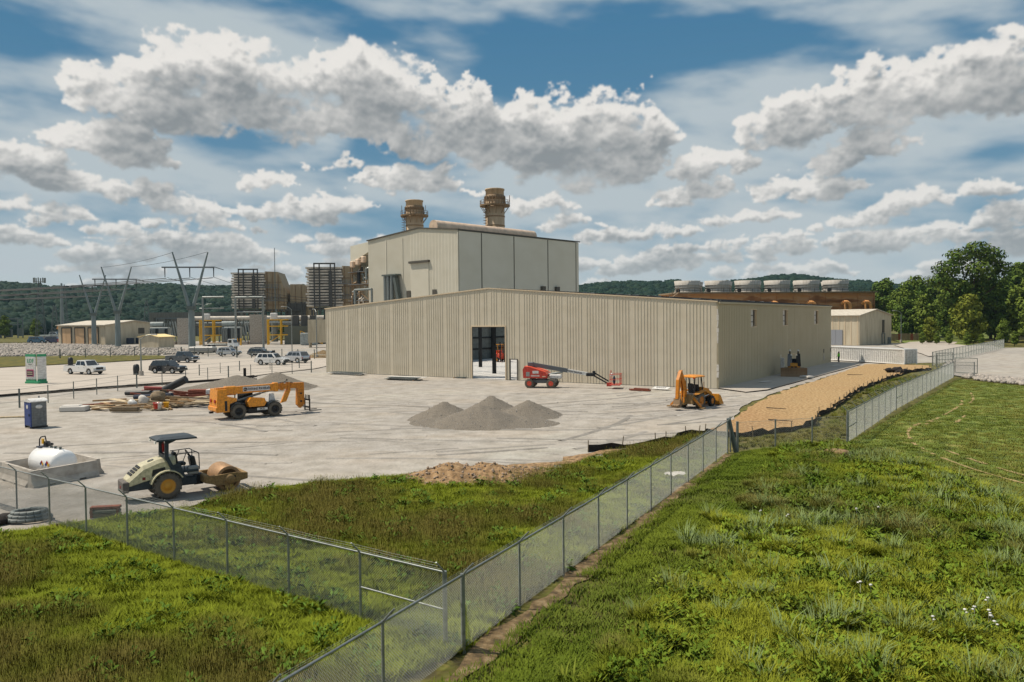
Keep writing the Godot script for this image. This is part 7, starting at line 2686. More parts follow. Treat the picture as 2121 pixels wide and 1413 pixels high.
	var dp := MB.new()
	dp.prism(PackedVector2Array([V(-1.72, 3.4), V(-1.95, 3.36), V(-2.4, 2.6), V(-2.55, 0.95), V(-2.36, 0.92), V(-2.1, 2.3)]), -0.16, 0.12)
	part("dipper", dp, M.orange_deep, o)
	var db := MB.new()
	db.prism(PackedVector2Array([V(-2.5, 1.0), V(-2.3, 0.9), V(-2.15, 0.55), V(-2.35, 0.22), V(-2.8, 0.2), V(-2.95, 0.42), V(-2.6, 0.5)]), -0.34, 0.3)
	for k in 4:
		db.box(Vector3(-2.98, 0.4, -0.27 + k * 0.17), Vector3(0.16, 0.06, 0.07))
	part("digging_bucket", db, M.brown_steel, o)

func boom_lift():
	var o := thing("boom_lift", "red boom lift parked before the wall with its basket at right", "boom lift", Vector3(3.5, 0.04, -91.2), -14, "", 1.02)
	for x in [-1.3, 1.2]:
		for s in [1.0, -1.0]:
			wheel(o, Vector3(x, 0.5, s * 0.95), 0.5, 0.36, M.tyre_dusty, M.red_light, true)
	var ch := MB.new()
	ch.rbox(Vector3(0, 0.72, 0), Vector3(3.2, 0.42, 1.3), 0.06)
	ch.tube(Vector3(0, 0.9, 0), Vector3(0, 1.15, 0), 0.6, -1, 16)
	part("chassis", ch, M.boom_grey, o)
	var tt := MB.new()
	tt.prism(PackedVector2Array([V(-2.0, 1.1), V(0.75, 1.1), V(0.8, 1.6), V(0.4, 1.85), V(-1.2, 2.35), V(-1.85, 2.4), V(-2.05, 2.1)]), -1.1, 1.1)
	var tp := part("turntable_hood", tt, M.red, o)
	var tc := MB.new()
	tc.prism(PackedVector2Array([V(0.55, 1.78), V(0.4, 1.88), V(-1.2, 2.39), V(-1.88, 2.44), V(-1.9, 2.36), V(-1.2, 2.31), V(0.36, 1.8)]), -1.08, 1.08)
	part("hood_top", tc, M.red_light, tp)
	for q in [[-1.45, 1.55, 0.42, 0.5, "grey_paint"], [-0.55, 1.78, 0.7, 0.3, "white"], [-0.6, 1.32, 1.0, 0.05, "white"], [-0.6, 1.42, 1.0, 0.05, "white"], [0.4, 1.3, 0.4, 0.09, "trim_tan"]]:
		var m := MB.new()
		m.rbox(Vector3(q[0], q[1], 1.105), Vector3(q[2], q[3], 0.02), 0.005)
		part("hood_decal" if q[4] != "grey_paint" else "side_hatch", m, M[q[4]], tp)
	var a := Vector3(-1.2, 2.62, 0)
	var e := Vector3(5.2, 1.55, 0)
	var d := (e - a).normalized()
	var bm := MB.new()
	bm.beam(a, a + d * 4.2, 0.42, 0.46)
	bm.rbox(a - d * 0.1, Vector3(0.7, 0.5, 0.6), 0.06)
	part("boom", bm, M.boom_grey, o)
	var b2 := MB.new()
	b2.beam(a + d * 3.6, e, 0.34, 0.36)
	var bp := part("inner_boom", b2, M.white, o)
	lettering("United Rentals", 0.26, M.ink, bp, a + d * 5.0 + Vector3(0, 0, 0.18), Basis(Vector3(0, 0, 1), atan2(d.y, d.x)))
	var kn := MB.new()
	kn.rbox(e + Vector3(0.3, -0.05, 0), Vector3(0.9, 0.4, 0.4), 0.06)
	kn.box(e + Vector3(0.75, 0.05, 0), Vector3(0.3, 0.6, 0.3))
	part("knuckle", kn, M.steel_dark, o)
	var ji := MB.new()
	ji.beam(e + Vector3(0.7, 0.2, 0), Vector3(7.6, 0.75, 0), 0.2, 0.14)
	ji.beam(e + Vector3(0.75, -0.2, 0), Vector3(7.55, 0.48, 0), 0.2, 0.14)
	part("jib", ji, M.steel_dark, o)
	var cy := MB.new()
	cy.tube(Vector3(0.7, 1.5, 0.2), Vector3(2.4, 1.75, 0.1), 0.12, -1, 8)
	part("lift_cylinder", cy, M.galv, o)
	var wh := MB.new()
	wh.rbox(Vector3(1.6, 1.25, 0), Vector3(1.4, 0.5, 1.0), 0.1)
	part("pump_box", wh, M.white, o)
	# basket
	var fl := MB.new()
	fl.rbox(Vector3(8.4, 0.42, 0), Vector3(1.2, 0.12, 2.2), 0.03)
	fl.box(Vector3(7.65, 0.4, 0), Vector3(0.5, 0.4, 0.6))
	part("basket_floor", fl, M.red, o)
	var rl := MB.new()
	for q in [[7.85, -1.05], [7.85, 0.0], [7.85, 1.05], [8.95, -1.05], [8.95, 0.0], [8.95, 1.05]]:
		rl.tube(Vector3(q[0], 0.45, q[1]), Vector3(q[0], 1.6, q[1]), 0.03, -1, 6)
	for y in [1.0, 1.58]:
		rl.pipe([Vector3(7.85, y, -1.05), Vector3(8.95, y, -1.05), Vector3(8.95, y, 1.05), Vector3(7.85, y, 1.05), Vector3(7.85, y, -1.05)], 0.03, 6)
	rl.pipe([Vector3(7.85, 1.6, -0.5), Vector3(7.85, 1.95, -0.5), Vector3(7.85, 1.95, 0.5), Vector3(7.85, 1.6, 0.5)], 0.03, 6)
	part("basket_rail", rl, M.red, o)
	var cb := MB.new()
	cb.rbox(Vector3(7.95, 1.5, 0.0), Vector3(0.3, 0.3, 0.7), 0.05)
	part("control_box", cb, M.white, o)
	var bg := MB.new()
	bg.blob(Vector3(8.3, 0.95, 0.75), Vector3(0.16, 0.5, 0.14), 10, 6)
	part("canvas_bag", bg, M.navy, o)

func bulldozer():
	var o := thing("bulldozer", "dark dusty bulldozer with wide blade working beside the shaded wall", "bulldozer", Vector3(37.6, 0.13, -104.2), -110, "", 1.06)
	# x forward, towards the lens
	for s in [-1.0, 1.0]:
		var tk := MB.new()
		tk.prism(PackedVector2Array([V(-1.3, 0.0), V(1.2, 0.0), V(1.5, 0.3), V(1.4, 0.75), V(1.1, 0.9), V(-1.2, 0.9), V(-1.55, 0.6), V(-1.5, 0.25)]), s * 0.95 - 0.24, s * 0.95 + 0.24)
		var tp := part("track", tk, M.steel_black, o)
		for k in 11:
			var sh := MB.new()
			sh.box(Vector3(-1.25 + k * 0.25, 0.92, s * 0.95), Vector3(0.12, 0.06, 0.52))
			part("track_shoe", sh, M.tyre_dusty, tp)
		var wl := MB.new()
		for q in [[-1.1, 0.45, 0.32], [1.05, 0.42, 0.3]]:
			wl.tube(Vector3(q[0], q[1], s * 1.18), Vector3(q[0], q[1], s * 1.24), q[2], -1, 14)
		wl.box(Vector3(0, 0.4, s * 1.19), Vector3(1.6, 0.3, 0.06))
		part("track_frame", wl, M.case_yellow, tp)
	var hd := MB.new()
	hd.prism(PackedVector2Array([V(0.0, 0.6), V(1.45, 0.6), V(1.5, 1.35), V(0.0, 1.6)]), -0.42, 0.42)
	var hp := part("hood", hd, M.case_yellow, o)
	var gr := MB.new()
	for s in [-0.2, 0.2]:
		gr.box(Vector3(1.49, 0.95, s), Vector3(0.04, 0.6, 0.3))
	part("grille", gr, M.steel_black, hp)
	var cb := MB.new()
	cb.rbox(Vector3(-0.7, 1.1, 0), Vector3(1.3, 0.5, 1.5), 0.05)
	part("deck", cb, M.case_yellow, o)
	for s in [-0.52, 0.52]:
		var sd := MB.new()
		sd.hull8([Vector3(-1.2, 1.2, s - 0.3), Vector3(0.1, 1.2, s - 0.3), Vector3(0.1, 1.2, s + 0.3), Vector3(-1.2, 1.2, s + 0.3)], [Vector3(-1.0, 2.75, s * 0.95 - 0.24), Vector3(-0.1, 2.75, s * 0.95 - 0.24), Vector3(-0.1, 2.75, s * 0.95 + 0.24), Vector3(-1.0, 2.75, s * 0.95 + 0.24)])
		part("cab_side", sd, M.glass if s > 0 else M.steel_black, o)
		var pc := MB.new()
		pc.tube(Vector3(-0.5, 2.75, s * 0.95), Vector3(-0.5, 3.05, s * 0.95), 0.09, -1, 10)
		part("gps_mast", pc, M.steel_black, o)
		var pd := MB.new()
		pd.lathe([V(0.0, 0.0), V(0.15, 0.0), V(0.16, 0.1), V(0.08, 0.19), V(0.0, 0.2)], 12, Transform3D(Basis.IDENTITY, Vector3(-0.5, 3.05, s * 0.95)))
		part("gps_dome", pd, M.white, o)  # white GPS receiver dome on its mast, one each side of the cab
	var mid := MB.new()
	mid.rbox(Vector3(-0.5, 2.66, 0), Vector3(0.8, 0.14, 0.9), 0.03)
	mid.box(Vector3(-0.1, 2.72, 0), Vector3(0.06, 0.14, 0.7))
	part("cab_bridge", mid, M.trim_tan, o)
	var seat := MB.new()
	seat.rbox(Vector3(-0.8, 1.75, 0), Vector3(0.2, 0.7, 0.5), 0.06)
	part("seat", seat, M.navy, o)
	var bl := MB.new()
	var pr := [V(2.05, 0.0), V(1.92, 0.35), V(1.9, 0.7), V(2.0, 1.05)]
	for i in 3:
		var p: Vector2 = pr[i]
		var q: Vector2 = pr[i + 1]
		bl.beam(Vector3((p.x + q.x) / 2, (p.y + q.y) / 2, -1.55), Vector3((p.x + q.x) / 2, (p.y + q.y) / 2, 1.55), 0.08, (q - p).length() + 0.03, Vector3(q.x - p.x, q.y - p.y, 0).normalized())
	bl.box(Vector3(2.0, 1.06, 0), Vector3(0.14, 0.1, 3.1))
	part("blade", bl, M.brown_steel, o)
	var ar := MB.new()
	for s in [-1.0, 1.0]:
		ar.beam(Vector3(0, 0.45, s * 1.3), Vector3(1.9, 0.4, s * 1.2), 0.12, 0.2)
		ar.tube(Vector3(1.0, 1.3, s * 0.4), Vector3(1.9, 0.7, s * 0.7), 0.06, -1, 8)
	part("push_arm", ar, M.case_yellow, o)
	var lm := MB.new()
	for s in [-0.3, 0.3]:
		lm.box(Vector3(-0.05, 2.6, s), Vector3(0.06, 0.14, 0.2))
	part("work_light", lm, M.lamp_white, o)
	# white pipe standing beside it
	var wp := MB.new()
	wp.tube(Vector3.ZERO, Vector3(0, 2.6, 0), 0.14, -1, 10)
	wp.box(Vector3(0.3, 1.1, 0), Vector3(0.5, 2.2, 0.1))
	single("white_standpipe", wp, M.white, "white standpipe and board at the wall left of the bulldozer", "pipe", "", Vector3(37.2, 0.13, -108.4), -34)
	var pa := MB.new()
	pa.rbox(Vector3(0, 0.12, 0), Vector3(1.0, 0.22, 1.4), 0.03)
	single("white_block", pa, M.insulation, "white block on the ground in front of the bulldozer's blade", "block", "", Vector3(37.7, 0.17, -100.0), 30)
	for q in [[30.5, -94.2, "pale plank lying on the shaded apron near the backhoe"], [51.0, -123.5, "pale plank lying on the apron's far end"]]:
		var m := MB.new()
		m.box(Vector3(0, 0.04, 0), Vector3(2.2, 0.05, 0.6))
		single("pale_board", m, M.insulation, q[2], "plank", "", Vector3(q[0], 0.16, q[1]), 40)

# ---------------------------------------------------------------- road vehicles
# section: [x, y bottom, y top, half width bottom, half width top]
func car(called: String, label: String, cat: String, at: Vector3, turn: float, paint: Material, kind: String, size := 1.12):
	var o := thing(called, label, cat, at, turn, "", size)
	var L := 5.7 if kind == "pickup" else 4.9
	var w := 0.98 if kind == "pickup" else 0.95
	var wr := 0.40
	var xr := -L / 2 + (1.25 if kind == "pickup" else 1.0)
	var xf := L / 2 - 0.95
	var belt := 1.18 if kind == "pickup" else 1.08
	var bd := MB.new()
	var prof := PackedVector2Array()
	prof.append_array([V(-L / 2, 0.5), V(-L / 2 + 0.06, 0.42)])
	for x in [xr, xf]:
		prof.append(V(x - wr - 0.12, 0.36))
		for k in 7:
			var a := PI - PI * k / 6.0
			prof.append(V(x + cos(a) * (wr + 0.08), 0.44 + sin(a) * (wr + 0.05)))
		prof.append(V(x + wr + 0.12, 0.36))
	prof.append_array([V(L / 2 - 0.05, 0.42), V(L / 2, 0.6), V(L / 2 - 0.04, belt - 0.22), V(L / 2 - 0.2, belt - 0.06), V(L / 2 - 1.35, belt + 0.02)])
	if kind == "pickup":
		prof.append_array([V(-0.6, belt), V(-L / 2, belt)])
	else:
		prof.append_array([V(-L / 2 + 0.1, belt + 0.02), V(-L / 2, belt - 0.2)])
	bd.prism(prof, -w, w)
	var body := part("body", bd, paint, o)
	var rh := 1.92 if kind == "pickup" else 1.78
	var xs := [-0.68, -0.42, 1.05, 1.6] if kind == "pickup" else [-L / 2 + 0.12, -L / 2 + 0.55, 0.55, 1.15]
	var cb := MB.new()
	var lo := [Vector3(xs[0], belt - 0.02, -w + 0.02), Vector3(xs[3], belt - 0.02, -w + 0.02), Vector3(xs[3], belt - 0.02, w - 0.02), Vector3(xs[0], belt - 0.02, w - 0.02)]
	var hi := [Vector3(xs[1], rh, -w + 0.2), Vector3(xs[2], rh, -w + 0.2), Vector3(xs[2], rh, w - 0.2), Vector3(xs[1], rh, w - 0.2)]
	cb.hull8(lo, hi)
	part("cabin", cb, paint, body)
	# glass: side lights, windscreen and rear window, a touch proud of the cabin
	var lerp4 := func(i: int, j: int, u: float, v: float) -> Vector3: return lo[i].lerp(lo[j], u).lerp(hi[i].lerp(hi[j], u), v)
	var cuts := [[0.06, 0.44], [0.48, 0.90]] if kind == "pickup" else [[0.08, 0.30], [0.33, 0.60], [0.63, 0.92]]
	for sd in [[0, 1, -1.0], [3, 2, 1.0]]:
		for c in cuts:
			var g := MB.new()
			var off := Vector3(0, 0.004, 0.012 * sd[2])
			var q := [lerp4.call(sd[0], sd[1], c[0], 0.14) + off, lerp4.call(sd[0], sd[1], c[1], 0.14) + off, lerp4.call(sd[0], sd[1], c[1], 0.86) + off, lerp4.call(sd[0], sd[1], c[0], 0.86) + off]
			g.face(q, Vector3(0, 1, 0))
			part("side_window", g, M.glass, body)
	for e in [[1, 2, 0.012, "windscreen"], [0, 3, -0.012, "rear_window"]]:
		var g := MB.new()
		var off := Vector3(e[2], 0.006, 0)
		g.face([lerp4.call(e[0], e[1], 0.06, 0.1) + off, lerp4.call(e[0], e[1], 0.94, 0.1) + off, lerp4.call(e[0], e[1], 0.94, 0.92) + off, lerp4.call(e[0], e[1], 0.06, 0.92) + off], Vector3(0, 1, 0))
		part(e[3], g, M.glass, body)
	for s in [-1.0, 1.0]:
		for x in [xr, xf]:
			wheel(o, Vector3(x, wr, s * (w - 0.13)), wr, 0.26, M.tyre, M.chrome)
		var hl := MB.new()
		hl.rbox(Vector3(L / 2 - 0.03, belt - 0.3, s * (w - 0.22)), Vector3(0.1, 0.17, 0.36), 0.03)
		part("headlight", hl, M.lamp_white, body)
		var tl := MB.new()
		tl.rbox(Vector3(-L / 2 - 0.005, belt - 0.25, s * (w - 0.1)), Vector3(0.06, 0.34, 0.16), 0.02)
		part("tail_light", tl, M.lamp_red, body)
		var mr := MB.new()
		mr.rbox(Vector3(xs[3] - 0.3, belt + 0.12, s * (w + 0.12)), Vector3(0.12, 0.18, 0.24), 0.03)
		part("mirror", mr, M.black_plastic, body)
		for x in ([0.05, 1.05] if kind == "pickup" else [-0.6, 0.4]):
			var hn := MB.new()
			hn.box(Vector3(x, belt - 0.2, s * (w + 0.01)), Vector3(0.2, 0.04, 0.03))
			part("door_handle", hn, M.chrome, body)
	var gr := MB.new()
	gr.rbox(Vector3(L / 2 - 0.0, belt - 0.34, 0), Vector3(0.08, 0.3, w * 1.1), 0.02)
	part("grille", gr, M.black_plastic, body)
	var bf := MB.new()
	bf.rbox(Vector3(L / 2 + 0.02, 0.55, 0), Vector3(0.2, 0.24, w * 1.96), 0.05)
	part("front_bumper", bf, M.chrome if kind == "pickup" else M.black_plastic, body)
	var br := MB.new()
	br.rbox(Vector3(-L / 2 - 0.02, 0.56, 0), Vector3(0.2, 0.22, w * 1.96), 0.05)
	part("rear_bumper", br, M.chrome if kind == "pickup" else M.black_plastic, body)
	if kind == "pickup":
		var bx := MB.new()
		bx.box(Vector3(-1.78, belt + 0.008, 0), Vector3(2.0, 0.03, w * 1.7))
		part("bed_liner", bx, M.black_plastic, body)
	else:
		var rr := MB.new()
		for s in [-0.62, 0.62]:
			rr.box(Vector3(-0.6, rh + 0.05, s), Vector3(2.0, 0.04, 0.04))
		part("roof_rail", rr, M.black_plastic, body)
	var un := MB.new()
	un.box(Vector3(0, 0.42, 0), Vector3(L * 0.9, 0.26, w * 1.5))
	part("underside", un, M.steel_black, body)
	return o

func build_vehicles():
	var white := mat("car_white", "e6e6e3", 0.25, 0.0, "", 1.0, {coat = 0.8})
	var black := mat("car_black", "20252c", 0.22, 0.2, "", 1.0, {coat = 1.0})
	var slate_grey := mat("car_slate", "3b4650", 0.25, 0.3, "", 1.0, {coat = 1.0})
	var silver := mat("car_silver", "b9bdc2", 0.25, 0.4, "", 1.0, {coat = 0.8})
	var redw := mat("car_red", "a83232", 0.25, 0.1, "", 1.0, {coat = 1.0})
	car("pickup_truck", "white crew cab pickup driving on the road near the sign", "pickup truck", Vector3(-66.6, 0.12, -121.6), -22, white, "pickup", 1.13)
	car("parked_suv", "dark SUV parked beside the small lamp post", "SUV", Vector3(-53.6, 0.12, -121.6), -18, black, "suv", 1.12)
	car("pickup_truck", "dark slate grey pickup behind the dark SUV", "pickup truck", Vector3(-65.0, 0.12, -154.0), -20, slate_grey, "pickup", 1.14)
	car("parked_suv", "silver white SUV parked on the road near the metal building", "SUV", Vector3(-43.8, 0.12, -142.6), -14, white, "suv", 1.2)
	car("parked_suv", "silver SUV seen from behind, red tail lights, beside the silver white SUV", "SUV", Vector3(-41.6, 0.12, -149.5), 150, silver, "suv", 1.2)
	car("parked_car", "silver car parked left of the silver white SUV, farther back", "car", Vector3(-66.5, 0.1, -183.5), -10, silver, "suv", 1.1)
	car("parked_car", "grey car parked on the gravel right of the flatbed truck", "car", Vector3(-58.0, 0.1, -180.0), -6, slate_grey, "suv", 1.1)
	car("parked_car", "teal car parked at the far left above the stone bank", "car", Vector3(-189, 0.15, -312), 0, mat("car_teal", "2f5f7a", 0.3, 0.1, "", 1.0, {coat = 1.0}), "suv", 1.5)
	car("parked_car", "red car at the right end of the far left row", "car", Vector3(-177, 0.15, -312), 0, redw, "suv", 1.5)
	car("parked_suv", "dark blue SUV in the middle of the far left row", "SUV", Vector3(-183, 0.15, -313), 10, mat("car_navy", "232b52", 0.3, 0.1, "", 1.0, {coat = 1.0}), "suv", 1.5)
	car("pickup_truck", "small white truck on the far road behind the steel pole", "pickup truck", Vector3(-235, 0.2, -400), 10, white, "pickup", 1.9)
	# flatbed loaded with pipe
	var f := thing("flatbed_truck", "white flatbed truck loaded with brown pipe beyond the road", "flatbed truck", Vector3(-84, 0.1, -228), -12, "", 1.15)
	var cbm := MB.new()
	cbm.hull8([Vector3(1.6, 0.7, -1.1), Vector3(3.6, 0.7, -1.1), Vector3(3.6, 0.7, 1.1), Vector3(1.6, 0.7, 1.1)], [Vector3(1.7, 2.6, -1.0), Vector3(2.9, 2.6, -1.0), Vector3(2.9, 2.6, 1.0), Vector3(1.7, 2.6, 1.0)])
	part("cab", cbm, white, f)
	var gl := MB.new()
	gl.box(Vector3(2.3, 2.0, 1.07), Vector3(0.9, 0.7, 0.04))
	gl.box(Vector3(3.22, 2.0, 0), Vector3(0.06, 0.7, 1.7), Basis(Vector3(0, 0, 1), 0.35))
	part("cab_glass", gl, M.glass, f)
	var bd := MB.new()
	bd.box(Vector3(-1.6, 1.0, 0), Vector3(6.2, 0.24, 2.4))
	part("flatbed", bd, M.steel_dark, f)
	for q in [[-3.6, 1.0], [-3.6, -1.0], [2.6, 1.0], [2.6, -1.0]]:
		wheel(f, Vector3(q[0], 0.5, q[1]), 0.5, 0.34, M.tyre, M.chrome)
	for k in 5:
		var pm := MB.new()
		pm.tube(Vector3(-4.6, 1.3 + (k % 2) * 0.36, -0.9 + k * 0.4), Vector3(1.2, 1.3 + (k % 2) * 0.36, -0.9 + k * 0.4), 0.2, -1, 8)
		single("steel_pipe", pm, M.brown_steel if k % 2 else M.galv, "long pipe lying on the white flatbed truck", "pipe", "pipes on the flatbed truck", Vector3(-84, 0.2, -228), -12)
	# trailer with boats' worth of grey kit: two silver utility bodies
	var tr := thing("utility_trailer", "low grey utility trailer left of the silver parked car", "trailer", Vector3(-76, 0.1, -192), -8)
	var tb := MB.new()
	tb.rbox(Vector3(0, 1.3, 0), Vector3(6.6, 1.3, 2.2), 0.3)
	part("cover", tb, M.grey_paint, tr)
	var tf := MB.new()
	tf.box(Vector3(0.5, 0.55, 0), Vector3(8.2, 0.2, 1.8))
	part("frame", tf, M.steel_dark, tr)
	for s in [1.0, -1.0]:
		wheel(tr, Vector3(-0.6, 0.4, s * 1.0), 0.4, 0.28, M.tyre, M.chrome)
	for k in 4:
		var m := MB.new()
		m.rbox(Vector3(0, 0.8, 0), Vector3(0.6, 1.6, 0.5), 0.06)
		single("dark_cabinet", m, M.steel_dark, ["dark cabinet post left of the flatbed truck, nearest", "dark cabinet post left of the flatbed truck, farther", "dark square post between trailer and silver SUV", "second dark square post between trailer and silver SUV"][k], "cabinet", "", [Vector3(-79.5, 0.1, -196), Vector3(-81, 0.1, -198), Vector3(-54.0, 0.1, -170), Vector3(-52.5, 0.1, -172)][k])

# ---------------------------------------------------------------- trees
# crown: several thousand leaf-sprig faces spread through lumpy lobes, open between them
func crown_mesh(sd: int, lobes: Array, n: int, leaf: float, tone_a: Color, tone_b: Color) -> ArrayMesh:
	var r := RandomNumberGenerator.new()
	r.seed = sd
	var nz := noise(0.35, 3, sd)
	var vs := PackedVector3Array()
	var ns := PackedVector3Array()
	var cs := PackedColorArray()
	var tot := 0.0
	for l in lobes:
		tot += l[3] * l[3] * l[4]
	for l in lobes:
		var c := Vector3(l[0], l[1], l[2])
		var m := int(n * l[3] * l[3] * l[4] / tot)
		for i in m:
			var d := Vector3(r.randfn(), r.randfn(), r.randfn()).normalized()
			var rad := pow(r.randf(), 0.30)
			var bump := 1.0 + 0.34 * nz.get_noise_3dv((c + d * l[3]) * 1.7)
			var p: Vector3 = c + Vector3(d.x * l[3], d.y * l[4], d.z * l[3]) * rad * bump
			if nz.get_noise_3dv(p * 2.3) < -0.16 and r.randf() < 0.75:
				continue
			var out := (d + Vector3(r.randfn(), r.randfn(), r.randfn()) * 0.55 + Vector3.UP * 0.35).normalized()
			var u := out.cross(Vector3(r.randfn(), r.randfn(), r.randfn())).normalized()
			var w := out.cross(u)
			var s := leaf * r.randf_range(0.55, 1.25)
			var col := tone_a.lerp(tone_b, clampf(0.5 + nz.get_noise_3dv(p * 0.8) * 1.2 + r.randf_range(-0.25, 0.25), 0, 1)) * r.randf_range(0.8, 1.2)
			var q := [p - u * s, p + w * s * 0.55 + out * s * 0.18, p + u * s, p - w * s * 0.55 + out * s * 0.18]
			vs.append_array([q[0], q[1], q[2], q[0], q[2], q[3]])
			for k in 6:
				ns.append(out)
				cs.append(col)
	var arr := []
	arr.resize(Mesh.ARRAY_MAX)
	arr[Mesh.ARRAY_VERTEX] = vs
	arr[Mesh.ARRAY_NORMAL] = ns
	arr[Mesh.ARRAY_COLOR] = cs
	var mesh := ArrayMesh.new()
	mesh.add_surface_from_arrays(Mesh.PRIMITIVE_TRIANGLES, arr)
	return mesh

func tree(called: String, label: String, at: Vector3, h: float, spread: float, sd: int, n: int, leaf: float, ta: Color, tb: Color, low := 0.12, group := "") -> Node3D:
	var o := thing(called, label, "tree", at, 0, group)
	var r := RandomNumberGenerator.new()
	r.seed = sd * 7 + 1
	var tk := MB.new()
	var k := maxf(0.18, h * 0.018)
	tk.tube(Vector3(0, -0.3, 0), Vector3(0.1, h * 0.3, 0), k * 1.3, k, 9, false)
	tk.tube(Vector3(0.1, h * 0.3, 0), Vector3(-0.1, h * 0.68, 0.1), k, k * 0.4, 8, false)
	var lobes := []
	var m := 11
	for i in m:
		var t := (i + 0.5) / m
		var y := h * lerpf(low + 0.12, 0.88, t)
		var env := sin(PI * clampf(0.18 + t * 0.72, 0, 1))
		var a := i * 2.4 + r.randf_range(-0.4, 0.4)
		var rr := spread * env * r.randf_range(0.30, 0.62)
		var lr := spread * r.randf_range(0.34, 0.55) * (0.65 + 0.35 * env)
		lobes.append([cos(a) * rr, y, sin(a) * rr, lr, minf(lr * r.randf_range(0.6, 0.85), h * 0.16)])
		if i % 2 == 0:
			tk.tube(Vector3(0, h * lerpf(0.2, 0.6, t), 0), Vector3(cos(a) * rr, y, sin(a) * rr), k * 0.45, k * 0.1, 5, false)
	lobes.append([0.0, h * 0.9, 0.0, spread * 0.36, h * 0.1])
	lobes.append([0.0, h * (low + 0.22), 0.0, spread * 0.6, h * 0.13])
	part("trunk", tk, M.bark, o)
	part("crown", crown_mesh(sd, lobes, n, leaf, ta, tb), M.leaf, o)
	return o

func wood_label(s: Array) -> String:
	var az := rad_to_deg(atan2(s[0], -s[1]))
	var place := "by the cooling tower's right end"
	if az > 31.8:
		place = "right of the big tree towards the picture edge"
	elif az > 28.6:
		place = "close behind and beneath the big tree"
	elif az > 24.8:
		place = "between the pump house and the big tree"
	return "%s %s green tree %s" % ["tall" if s[2] > 19 else ("short" if s[2] < 13 else "middling"), "dark" if s[3] == 0 else "mid", place]

